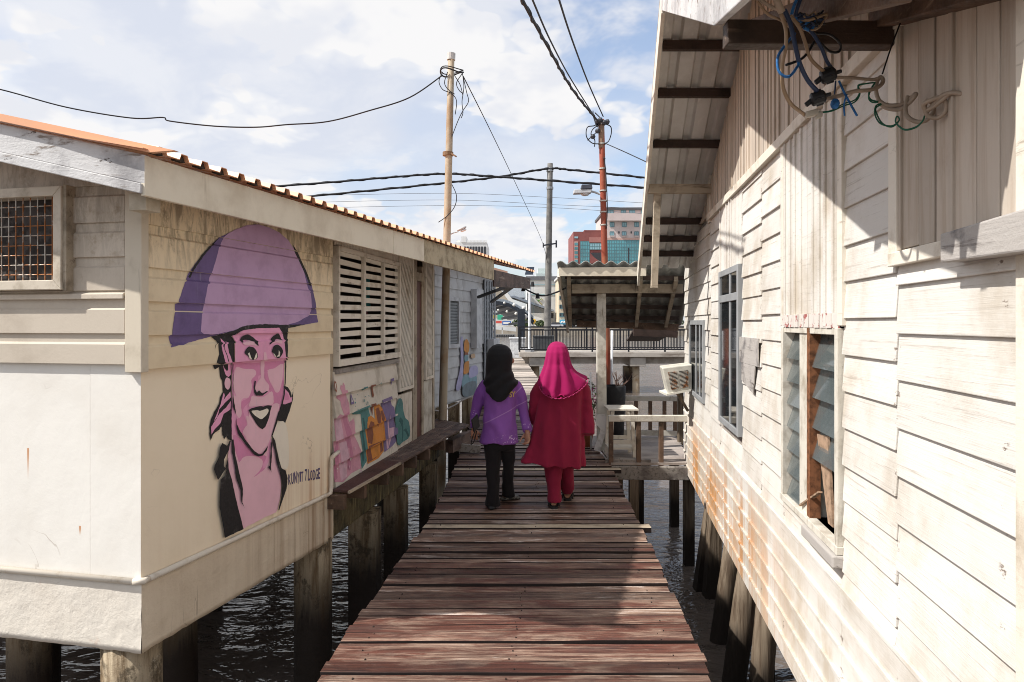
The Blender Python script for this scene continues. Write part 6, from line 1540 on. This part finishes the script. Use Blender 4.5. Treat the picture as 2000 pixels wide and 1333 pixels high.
def rail_run(y,xa,xb,parent):
    H=1.06; rl=MB()
    for z,h in ((H,.055),(H-.13,.05),(.10,.05)): rl.beam(V(xa,y,zt+z),V(xb,y,zt+z),.05,h)
    R_=rl.build('railing',railm,parent)
    bl=MB(); x=xa+.07
    while x<xb: bl.box(x-.012,x+.012,y-.012,y+.012,zt+.10,zt+H-.13); x+=.128
    bl.build('balusters',railm,R_)
    x=xa
    while x<xb: 
        m=MB(); m.box(x-.032,x+.032,y-.032,y+.032,zt,zt+H+.02); m.build('railing_post',railm,R_); x+=1.55
rail_run(BY+.12,x0+.02,13.5,FBt); rail_run(BY+2.4,x0+.02,13.5,FBt)
wp_=flat('white_painted_steel',(.72,.73,.74),.4)
m=MB(); p=atY(1034,690,BY+.5); m.tube([V(p.x,p.y,zt),atY(1035,560,BY+.5)],.06,12); m.box(p.x-.2,p.x+.2,p.y-.2,p.y+.2,zt,zt+.12)
tag(m.build('white_mast',wp_,None,smooth=False),'slim white steel mast on the footbridge in front of the canopy','mast')
m=MB(); p=atY(1062,688,BY+1.2); m.box(p.x-.45,p.x+.45,p.y,p.y+.5,zt,zt+.62); m.box(p.x-.48,p.x+.48,p.y-.03,p.y+.53,zt+.62,zt+.67); tag(m.build('utility_cabinet',flat('grey_cabinet',(.07,.075,.08),.5),None,bevel=.02),'dark grey cabinet at the foot of the grey concrete pole on the bridge','cabinet')
m=MB(); p=atY(996,688,34); m.box(p.x-.0,p.x+.75,34,34.6,0,.95); m.box(p.x-.05,p.x+.8,33.95,34.65,.95,1.02); m.box(p.x+.2,p.x+.6,33.98,34,.2,.75); tag(m.build('white_cabinet',wp_,None,bevel=.02),'white electrical cabinet at the far end of the boardwalk left of the railing','cabinet')
# ------------------------------------------------------------------ ferry canopy
CY=38.0
FC=thing('ferry_canopy','curved grey metal canopy on a dark post at the end of the boardwalk','canopy',V(-.2,CY,0))
dkst=flat('dark_blue_grey_steel',(.035,.042,.055),.45,.2)
def cvz(px): # underside profile (survey)
    tab=[(930,585),(962,586),(990,590),(1012,600),(1032,613),(1046,626)]
    for (a,b_),(c_,d_) in zip(tab,tab[1:]):
        if px<=c_: return b_+(d_-b_)*(px-a)/(c_-a)
    return 626
m=MB(); xs=[930+i*8 for i in range(15)]
m.prism([atY(x,cvz(x)-4,CY) for x in xs]+[atY(x,cvz(x)+1,CY) for x in xs[::-1]],V(-1.5,7,0)); m.build('canopy_roof',flat('grey_metal_roof',(.32,.36,.40),.4,.2),FC)
m=MB(); m.prism([atY(x,cvz(x)+1.5,CY-.05) for x in xs]+[atY(x,cvz(x)+8+ (6 if x>1000 else 0)*(x-1000)/40,CY-.05) for x in xs[::-1]],V(0,.15,0)); m.build('canopy_fascia',dkst,FC)
m=MB()
for x in xs[::2]: a=atY(x,cvz(x)+5,CY+.2); m.beam(a,a+V(-1.4,6.3,-.2),.08,.14)
m.build('canopy_rib',dkst,FC)
m=MB(); p=atY(1018,690,CY-.5); m.box(p.x-.20,p.x+.20,p.y-.15,p.y+.15,-.3,atY(1018,604,CY-.5).z); m.build('canopy_post',dkst,FC,bevel=.02)
gb2=flat('opal_globe',(.8,.78,.72),.3)
for px,py,r in ((985,592,.07),(1004,596,.09),(1023,602,.12),(973,606,.06),(990,609,.07),(1008,613,.09),(1026,619,.13)): m=MB(); m.sphere(atY(px,py,CY-.2),r); m.build('globe_lamp',gb2,FC,smooth=True)
# ------------------------------------------------------------------ far bank
GL=.55
def facade(name,label,x0,x1,Y,depth,z0,z1,mat,cat='building',roof=None):
    T=thing(name,label,cat,V((x0+x1)/2,Y,z0)); m=MB(); m.box(x0,x1,Y,Y+depth,z0,z1); m.build('wall',mat,T)
    if roof: m=MB(); m.box(x0-.4,x1+.4,Y-.4,Y+depth,z1,z1+roof[0]); m.build('roof',roof[1],T)
    return T
def fx(px,Y): return (px-CX)/F*Y
def fz(py,Y): return EYE+(HY-py)/F*Y
def pane(T,px0,px1,py0,py1,Y,mat,name='window',d=.12,grid=None):
    f=MB(); x0,x1,z0,z1=fx(px0,Y),fx(px1,Y),fz(py1,Y),fz(py0,Y); f.box(x0,x1,Y-d,Y+.05,z0,z1); fo=f.build(name,mat,T)
    if grid:
        g=MB(); nx_,ny_=grid
        for i in range(nx_+1): x=x0+(x1-x0)*i/nx_; g.box(x-.08,x+.08,Y-d-.05,Y-d-.003,z0,z1)
        for j in range(ny_+1): z=z0+(z1-z0)*j/ny_; g.box(x0,x1,Y-d-.07,Y-d-.053,z-.08,z+.08)
        g.build('mullion',grmul,fo)
    return fo
grmul=flat('dark_mullion',(.12,.22,.24),.5)
teal=flat('teal_glass',(.10,.34,.38),.12,.0,.8,.25,.12); tealp=flat('pale_teal_glass',(.25,.45,.50),.15,0,.8,.2,.12); dkw=flat('dark_window_band',(.05,.05,.055),.3)
brick=surf('red_brown_tiles',(.25,.085,.075),(.20,.065,.06),.25,(.42,.7),None); pinkw=surf('pale_pink_facade',(.60,.50,.47),(.52,.43,.40),.15,(.4,.7),None); beigew=surf('beige_facade',(.62,.52,.38),(.54,.45,.33),.15,(.4,.7),None); whitew=surf('white_facade',(.70,.70,.68),(.60,.60,.58),.12,(.4,.7),None)
Y=240.0
T=facade('brick_block','red brown tiled building with turquoise glass behind the rust red pole',fx(1120,Y),fx(1187,Y),Y,22,GL,fz(453,Y),brick)
m=MB(); m.box(fx(1141,Y),fx(1180,Y),Y-.05,Y+18,fz(453,Y)+.005,fz(450,Y)); m.build('parapet',brick,T)
pane(T,1133.5,1151,472,560,Y,teal,'glass_curtain',grid=(4,12)); pane(T,1151.5,1175,476,488,Y,tealp,'glass_curtain',.3,grid=(5,2)); pane(T,1152,1175,494,512,Y,dkw,'recess',.1); 
m=MB(); m.prism([V(fx(1152,Y),Y-.3,fz(494,Y)),V(fx(1152,Y),Y-.3,fz(515,Y)),V(fx(1172,Y),Y-.3,fz(512,Y)),V(fx(1160,Y),Y-.3,fz(503,Y))],V(0,.15,0)); m.build('sloped_panel',brick,T)
pane(T,1150.5,1176,464,474,Y,surf('light_brick',(.36,.16,.14),None),'cladding_panel',.2)
pane(T,1122,1129,462.5,466,Y,tealp)
for i in range(6): pane(T,1122,1128.5,474.5+i*8.3,480+i*8.3,Y,teal)
pane(T,1121.5,1129,472,560,Y,flat('pink_panel',(.55,.33,.28),.6),'pink_strip',.06)
Y=236.0
T=facade('pink_hotel','tall pale pink building with turquoise glass lower storeys right of the rust red pole',fx(1184.5,Y),fx(1330,Y),Y,30,GL,fz(411,Y),pinkw,roof=(.9,flat('dark_roof_edge',(.10,.09,.09),.6)))
m=MB(); m.box(fx(1186,Y),fx(1320,Y),Y+3,Y+25,fz(411,Y)+.9,fz(405,Y)); m.build('roof_level',whitew,T)
pane(T,1184.5,1330,470,560,Y,teal,'glass_curtain',.25,grid=(30,14)); pane(T,1184.5,1330,465,469.8,Y,flat('salmon_band',(.58,.38,.32),.6),'band',.15)
pane(T,1226,1228.5,485,560,Y,dkw,'slot',.4)
for px in (1191,1215,1239,1263): pane(T,px,px+8,453,460.5,Y,tealp,grid=(2,1)); pane(T,px,px+9,461,463,Y,pinkw,'sill',.5)
for px in (1191,1215,1239,1263): pane(T,px,px+8.5,435,443.5,Y,tealp,grid=(2,1))
for px in (1207.5,1231.5): pane(T,px,px+2.5,452.5,456.5,Y,dkw)
m=MB(); m.box(fx(1184.5,Y),fx(1330,Y),Y-2.2,Y-.3,fz(433,Y),fz(419,Y)); m.build('balcony_band',pinkw,T)
for a,c in ((1187,1198),(1213,1222),(1229,1240),(1252,1264)): pane(T,a,c,411.5,418.8,Y,tealp,grid=(2,1))
Y=190.0
T=facade('beige_block','beige multi-storey block with dark window strips left of the porch roof',fx(1091,Y),fx(1150,Y),Y,14,GL,fz(545,Y),beigew,roof=(.5,whitew))
for py in (560,579,596,612): pane(T,1093,1111,py,py+7,Y,dkw,'window_strip',grid=(6,1)); pane(T,1112.5,1135,py,py+7,Y,dkw,'window_strip',grid=(7,1))
pane(T,1093,1114,625,634,Y,flat('sky_blue_sign',(.12,.42,.62),.5),'shop_sign',.5); pane(T,1093,1130,634.5,641,Y,dkw,'shopfront',.2)
vs,fs=text_mesh('CURTAIN'); m=MB()
m=MB(); 
for k in range(3):
    s_=[V(fx(1095+i,Y),Y-.53,fz(629.5+1.6*math.sin(i*1.1+k),Y)) for i in range(17)]; m.tube(s_,.10,5)
m.build('sign_scribble',whitew,T)
Y=205.0
T=facade('white_department_store','broad white building with grey roof line behind the grey concrete pole',fx(1030,Y),fx(1094,Y),Y,25,GL,fz(548,Y),whitew,roof=(1.2,flat('grey_roof',(.16,.16,.17),.6)))
for py in (556,575): pane(T,1030,1094,py,py+1.6,Y,flat('teal_stripe',(.30,.45,.48),.5),'stripe',.15)
m=MB(); m.box(fx(1048,Y),fx(1080,Y),Y+3,Y+15,fz(548,Y)+1.2,fz(533,Y)); m.box(fx(1052,Y),fx(1068,Y),Y+5,Y+12,fz(533,Y)+.003,fz(522,Y)); m.build('roof_block',flat('pale_green_plant_room',(.55,.62,.60),.6),T)
m=MB(); m.prism([V(fx(1047,Y),Y-.3,fz(585,Y)),V(fx(1052,Y),Y-.3,fz(590,Y)),V(fx(1058,Y),Y-.3,fz(583,Y)),V(fx(1053,Y),Y-.3,fz(586,Y))],V(0,.2,0)); m.build('leaf_emblem',flat('leaf_green',(.12,.24,.06),.6),T)
m=MB(); m.tube([V(fx(1052+i*1.2,Y),Y-.2,fz(588-4*math.sin(i*.4),Y)) for i in range(8)],.09,5); m.tube([V(fx(1053+i*.9,Y),Y-.2,fz(590+i*.9,Y)) for i in range(7)],.14,5); m.build('branch_emblem',flat('branch_ochre',(.5,.42,.18),.6),T)
pane(T,1046,1054,617,625,Y,dkw,grid=(3,1)); pane(T,1076,1081,612,622,Y,dkw)
T=thing('solar_panel_rack','dark solar panel on the white roof just left of the grey concrete pole','solar panel',V(fx(1032,198),198,fz(541,198)))
m=MB(); m.prism([V(fx(1025,198),198,fz(537,198)),V(fx(1041,198),198,fz(537,198)),V(fx(1044,198),199.5,fz(521,198)),V(fx(1029,198),199.5,fz(521,198))],V(0,.2,0)); m.build('panel',flat('solar_cell',(.03,.04,.06),.2),T)
m=MB(); m.box(fx(1027,198),fx(1027.6,198),198.3,198.6,GL,fz(533,198)); m.box(fx(1041,198),fx(1041.6,198),198.3,198.6,GL,fz(533,198)); m.build('rack_leg',grmul,T)
Y=200.0
T=facade('terminal_hall','low pale hall with a steep grey gable roof behind the ferry canopy',fx(930,Y),fx(1062,Y),Y,20,GL,fz(612,Y),whitew)
m=MB(); m.prism([V(fx(930,Y),Y-.8,fz(575,Y)),V(fx(950,Y),Y-.8,fz(542,Y)),V(fx(966,Y),Y-.8,fz(545,Y)),V(fx(1010,Y),Y-.8,fz(602,Y)),V(fx(935,Y),Y-.8,fz(602,Y))],V(0,20,0)); m.build('gable',surf('ribbed_brown_gable',(.42,.37,.30),(.33,.29,.23),.3,(.4,.7),None),T)
m=MB(); m.prism([V(fx(957,Y),Y-1.4,fz(538,Y)),V(fx(966,Y),Y-1.4,fz(538,Y)),V(fx(1013,Y),Y-1.4,fz(602,Y)),V(fx(1004,Y),Y-1.4,fz(603,Y))],V(0,1.2,0)); m.build('verge_board',whitew,T)
m=MB(); m.prism([V(fx(996,Y),Y-1.2,fz(580,Y)),V(fx(1004,Y),Y-1.2,fz(578,Y)),V(fx(1082,Y),Y-1.2,fz(606,Y)),V(fx(1080,Y),Y-1.2,fz(609,Y))],V(0,14,0)); m.build('grey_roof',flat('blue_grey_roof',(.22,.25,.30),.5),T)
m=MB(); m.prism([V(fx(978,Y),Y-1.1,fz(560,Y)),V(fx(1022,Y),Y-1.1,fz(560,Y)),V(fx(1026,Y),Y-1.1,fz(582,Y)),V(fx(997,Y),Y-1.1,fz(582,Y))],V(0,10,0)); m.build('grey_roof',flat('pale_blue_roof',(.48,.53,.58),.5),T)
# signs on the shop fronts (plain coloured boards)
def sign(px0,px1,py0,py1,col,lab,Yv=198.0):
    m=MB(); m.box(fx(px0,Yv),fx(px1,Yv),Yv,Yv+.25,fz(py1,Yv),fz(py0,Yv)); tag(m.build('shop_sign',flat('sign_paint',col,.5),None),lab,'sign','shop signs on the far bank')
sign(971.5,982,615,625,(.05,.42,.26),'green square shop sign under the ferry canopy'); sign(981,998,627.5,635.5,(.06,.14,.42),'blue rectangular shop sign low under the ferry canopy'); sign(968.5,980,627,632,(.6,.10,.08),'red and white shop sign left of the blue one'); sign(962,969,616,622,(.75,.55,.05),'yellow shop sign left of the green square sign'); sign(990,999,620,625,(.10,.10,.11),'small black shop sign above the blue one')
m=MB(); m.box(fx(983,198),fx(996,198),197.9,198,fz(633.5,198),fz(629.5,198)); m.build('white_panel',whitew,[o for o in C.objects if o.name.startswith('shop_sign') and 'blue rect' in o.get('label','')][0])
m=MB(); m.sphere(V(fx(1042,196),196,fz(628,196)),.75,1.1,1,1.0); tag(m.build('yellow_dome',flat('yellow_dome_paint',(.62,.38,.05),.5),None,smooth=True),'small yellow dome on the far bank between canopy and grey pole','dome')
Y=275.0
T=facade('white_hotel','white hotel with dark upper windows peeking over the mural house roof behind the small lamp',fx(888,Y),fx(951.5,Y),Y,25,GL,fz(474,Y),whitew)
m=MB(); m.box(fx(901,Y),fx(911,Y),Y-.3,Y+8,fz(474,Y),fz(462.5,Y)); m.box(fx(891,Y),fx(897,Y),Y+2,Y+8,fz(474,Y)+.003,fz(468,Y)); m.build('stair_tower',whitew,T)
for i in range(8): pane(T,906+i*5.6,910+i*5.6,482,503,Y,dkw)
m=MB()
for i in range(14): m.box(fx(912+i*2.8,Y),fx(914+i*2.8,Y),Y-.3,Y,fz(474.5,Y),fz(470,Y))
m.build('roof_crenels',whitew,T)
# promenade wall, moored pontoons, planting
m=MB(); m.box(-120,120,173.2,174,WZ-1,.9); tag(m.build('quay_wall',surf('quay_concrete',(.40,.35,.28),(.25,.21,.16),.3,(.42,.7),None),None),'long pale quay wall along the far river bank','wall')
Y=150.0
T=thing('pontoon_boat','long low pontoon with dark tyres moored by the far bank left of the railing','boat',V(fx(985,Y),Y,WZ)); m=MB(); m.box(fx(930,Y),fx(1007,Y),Y,Y+3,WZ-.2,fz(653,Y)); m.build('hull',flat('pontoon_grey',(.30,.29,.27),.6),T)
m=MB()
for i in range(9): m.box(fx(966+i*4.4,Y),fx(968.5+i*4.4,Y),Y-.15,Y-.003,WZ,fz(654.5,Y))
m.build('tyre_fender',dkw,T)
m=MB(); m.hexa([V(fx(960,Y+5),Y+5,fz(643,Y+5)),V(fx(1008,Y+5),Y+5,fz(648,Y+5)),V(fx(1008,Y+5),Y+5.4,fz(648,Y+5)),V(fx(960,Y+5),Y+5.4,fz(643,Y+5))],[V(fx(960,Y+5),Y+5,fz(637,Y+5)),V(fx(1008,Y+5),Y+5,fz(640,Y+5)),V(fx(1008,Y+5),Y+5.4,fz(640,Y+5)),V(fx(960,Y+5),Y+5.4,fz(637,Y+5))]); m.box(fx(980,Y+5),fx(981.5,Y+5),Y+5,Y+5.3,WZ-1,fz(640,Y+5)); tag(m.build('gangway',whitew,None),'white sloping gangway above the pontoon on the far bank','gangway')
leafm=[surf('bank_leaf_dark',(.05,.075,.03),(.02,.03,.012),.8,(.4,.7),None),surf('bank_leaf',(.09,.12,.045),(.05,.07,.025),.8,(.4,.7),None)]
def bush(cx,cy,z,r,h,n,lab,grp=None,mat=leafm,size=.3,name='tree',cat='tree',trunk=True):
    T=thing(name,lab,cat,V(cx,cy,z),grp); m=MB()
    for i in range(n):
        while True:
            p=V(RND.uniform(-1,1),RND.uniform(-1,1),RND.uniform(-1,1))
            if p.length<1 and mnoise.noise(p*2.2+V(cx,0,z))>-.22: break
        c=V(cx+p.x*r,cy+p.y*r,z+h*.55+p.z*h*.45); a=V(RND.gauss(0,1),RND.gauss(0,1),RND.gauss(0,1)).normalized(); b_=a.cross(V(RND.gauss(0,1),RND.gauss(0,1),1)).normalized(); s=size*RND.uniform(.6,1.3)
        m.add([c-a*s-b_*s*.1,c-b_*s*.5,c+a*s,c+b_*s*.5],[(0,1,2,3)],RND.randint(0,1))
    m.build('crown',mat,T,recalc=False)
    if trunk: m=MB(); m.tube([V(cx,cy,z-.3),V(cx+.05*r,cy,z+h*.6)],[.06*r+.02,.03*r+.01],8); m.build('trunk',M['tpile'],T)
    return T
for i,(px,r,h) in enumerate(((1010,1.3,2.2),(1027,1.2,2.4),(1055,1.4,2.0),(1150,2.2,3.2),(1200,2.0,3.0),(1260,2.4,3.2),(1320,2.2,3.0))): bush(fx(px,182),182,GL,r,h,260,'small green tree on the far bank '+['by the canopy post','behind the white mast','right of the yellow dome','left of the porch post','right of the porch post','above the platform railing','beside the white house window'][i],'trees on the far bank',size=.35)
for i,(px,col,lab) in enumerate(((1085,(.5,.5,.52),'silver'),(1140,(.55,.55,.55),'white'),(1218,(.05,.05,.055),'black'),(1285,(.35,.05,.04),'red'))):
    Y=178; x=fx(px,Y); T=thing('parked_car',lab+' car parked on the far quay seen through the bridge railing','car',V(x,Y,GL),'cars on the far quay')
    m=MB(); m.hexa([V(x-2.1,Y,GL+.3),V(x+2.1,Y,GL+.3),V(x+2.1,Y+1.7,GL+.3),V(x-2.1,Y+1.7,GL+.3)],[V(x-2.05,Y+.05,GL+.85),V(x+2.05,Y+.05,GL+.85),V(x+2.05,Y+1.65,GL+.85),V(x-2.05,Y+1.65,GL+.85)]); m.build('body',flat(lab+'_car_paint',col,.3),T,bevel=.08)
    m=MB(); m.hexa([V(x-1.4,Y+.08,GL+.851),V(x+1.5,Y+.08,GL+.851),V(x+1.5,Y+1.6,GL+.851),V(x-1.4,Y+1.6,GL+.851)],[V(x-.8,Y+.25,GL+1.45),V(x+1.0,Y+.25,GL+1.45),V(x+1.0,Y+1.45,GL+1.45),V(x-.8,Y+1.45,GL+1.45)]); m.build('cabin',dkw,T,bevel=.06)
    for dx in (-1.3,1.3): m=MB(); m.tube([V(x+dx,Y-.03,GL+.31),V(x+dx,Y+.2,GL+.31)],.31,14); m.build('wheel',cblack,T)
# ------------------------------------------------------------------ things on the platform
wch=surf('white_painted_furniture',(.70,.65,.56),(.50,.44,.35),8,(.5,.72),None)
def bench():
    p0=atY(1182,812,8.95)
    T=thing('white_stool','small white slatted wooden stool standing behind the front platform railing','stool',V(1.38,8.95,0))
    m=MB()
    for i in range(4): m.box(1.23,1.62,8.72+i*.12,8.82+i*.12,.60,.625)
    m.build('slatted_seat',wch,T,bevel=.004)
    for x in (1.26,1.57):
        for y in (8.76,9.12): m=MB(); m.beam(V(x+(.0),y,0),V(x-(.03 if x>1.4 else -.03),y,.595),.045,.045,up=(0,1,0)); m.build('leg',wch,T)
    m=MB()
    for y in (8.76,9.12): m.beam(V(1.26,y,.20),V(1.57,y,.20),.03,.05)
    m.build('stretcher',wch,T); m=MB()
    for i in range(3): m.box(1.24,1.60,8.76+i*.13,8.86+i*.13,.10,.125)
    m.build('shelf',wch,T)
bench()
TB=thing('plastic_tub','black plastic tub holding a leafless twiggy plant at the back of the platform','planter',V(1.52,9.9,0))
m=MB(); rings=[[V(1.50+.155*w_*math.cos(a),9.95+.15*w_*math.sin(a),z) for a in [2*math.pi*k/16 for k in range(16)]] for z,w_ in ((.0,.8),(.3,.9),(.62,1.0),(.80,1.02),(.82,.9),(.74,.82))]; m.loft(rings); m.build('tub',surf('black_tub',(.022,.022,.023),(.06,.055,.05),6,(.5,.7),None,bump=.5),TB,smooth=True)
m=MB()
for i in range(9):
    a=RND.uniform(0,6.28); p=V(1.55,9.9,.75); pts=[p]
    d=V(math.cos(a)*.5+.25,math.sin(a)*.3,.8)
    for k in range(4): p=p+d*.085+V(RND.uniform(-.03,.03),RND.uniform(-.03,.03),0); pts.append(p)
    m.tube(pts,[.008,.006,.005,.004,.002],5)
    m.tube([pts[2],pts[2]+V(RND.uniform(-.1,.14),0,.10)],[.004,.002],5)
m.build('twigs',flat('dry_twig',(.16,.10,.08),.8),TB)
PT=thing('flower_pot','terracotta pot with magenta bougainvillea beside the porch post','potted plant',V(1.02,9.55,0))
m=MB(); rings=[[V(1.02+.13*w_*math.cos(a),9.55+.13*w_*math.sin(a),z) for a in [2*math.pi*k/18 for k in range(18)]] for z,w_ in ((.0,.7),(.2,.92),(.235,1.0),(.28,1.02),(.28,.88),(.22,.85))]; m.loft(rings); m.build('pot',surf('terracotta',(.32,.10,.04),(.22,.07,.03),8,(.45,.7),None),PT,smooth=True)
m=MB(); tips=[]
for i in range(16):
    p=V(1.02,9.55,.24); pts=[p]; a=RND.uniform(0,6.28); d=V(math.cos(a)*.28+.08,math.sin(a)*.25,1)
    n=RND.randint(4,8)
    for k in range(n): p=p+d*.105+V(RND.uniform(-.035,.035),RND.uniform(-.03,.03),0); d.z-=.05; pts.append(p); tips.append(p.copy())
    m.tube(pts,[.007-.0007*k for k in range(len(pts))],5)
m.build('stems',flat('green_stem',(.10,.12,.05),.7),PT)
def leaves(name,mats,n,size,src,spread,zmin=0):
    m=MB()
    for i in range(n):
        c=RND.choice(src)+V(RND.gauss(0,spread),RND.gauss(0,spread),RND.gauss(0,spread))
        if c.z<zmin: continue
        a=V(RND.gauss(0,1),RND.gauss(0,1),RND.gauss(0,.6)).normalized(); b_=a.cross(V(RND.gauss(0,1),RND.gauss(0,1),1)).normalized(); s=size*RND.uniform(.6,1.3)
        m.add([c-a*s,c-b_*s*.45,c+a*s,c+b_*s*.45],[(0,1,2,3)],RND.randrange(len(mats)))
    return m.build(name,mats,PT,recalc=False)
leaves('leaves',[flat('bougainvillea_leaf',(.055,.10,.03),.6),flat('bougainvillea_leaf_light',(.11,.16,.05),.6)],420,.026,tips,.035,.25)
leaves('blossoms',[flat('magenta_bract',(.36,.02,.14),.6),flat('pale_magenta_bract',(.48,.08,.24),.6)],150,.026,[p for p in tips if p.z>.6],.03)
m=MB(); m.prism([V(1.10,9.16,.02),V(1.18,9.15,.0),V(1.30,9.14,.42),V(1.24,9.14,.50),V(1.12,9.15,.50),V(1.13,9.15,.36),V(1.19,9.15,.30)],V(0,.02,0)); tag(m.build('leaning_offcut',surf('peeling_white_offcut',(.72,.69,.66),(.5,.46,.42),9,(.5,.7),None,None),None),'peeling white board offcut leaning at the foot of the porch post','board')
m=MB(); m.tube([V(1.075,9.3,.0),V(1.07,9.3,1.05)],.012,8); m.tube([V(1.66,11.4,-.4),V(1.67,11.4,1.6)],.02,8)
tag(m.build('white_pipe',wp_,None,smooth=True),'thin white plastic pipes standing by the porch post','pipe')
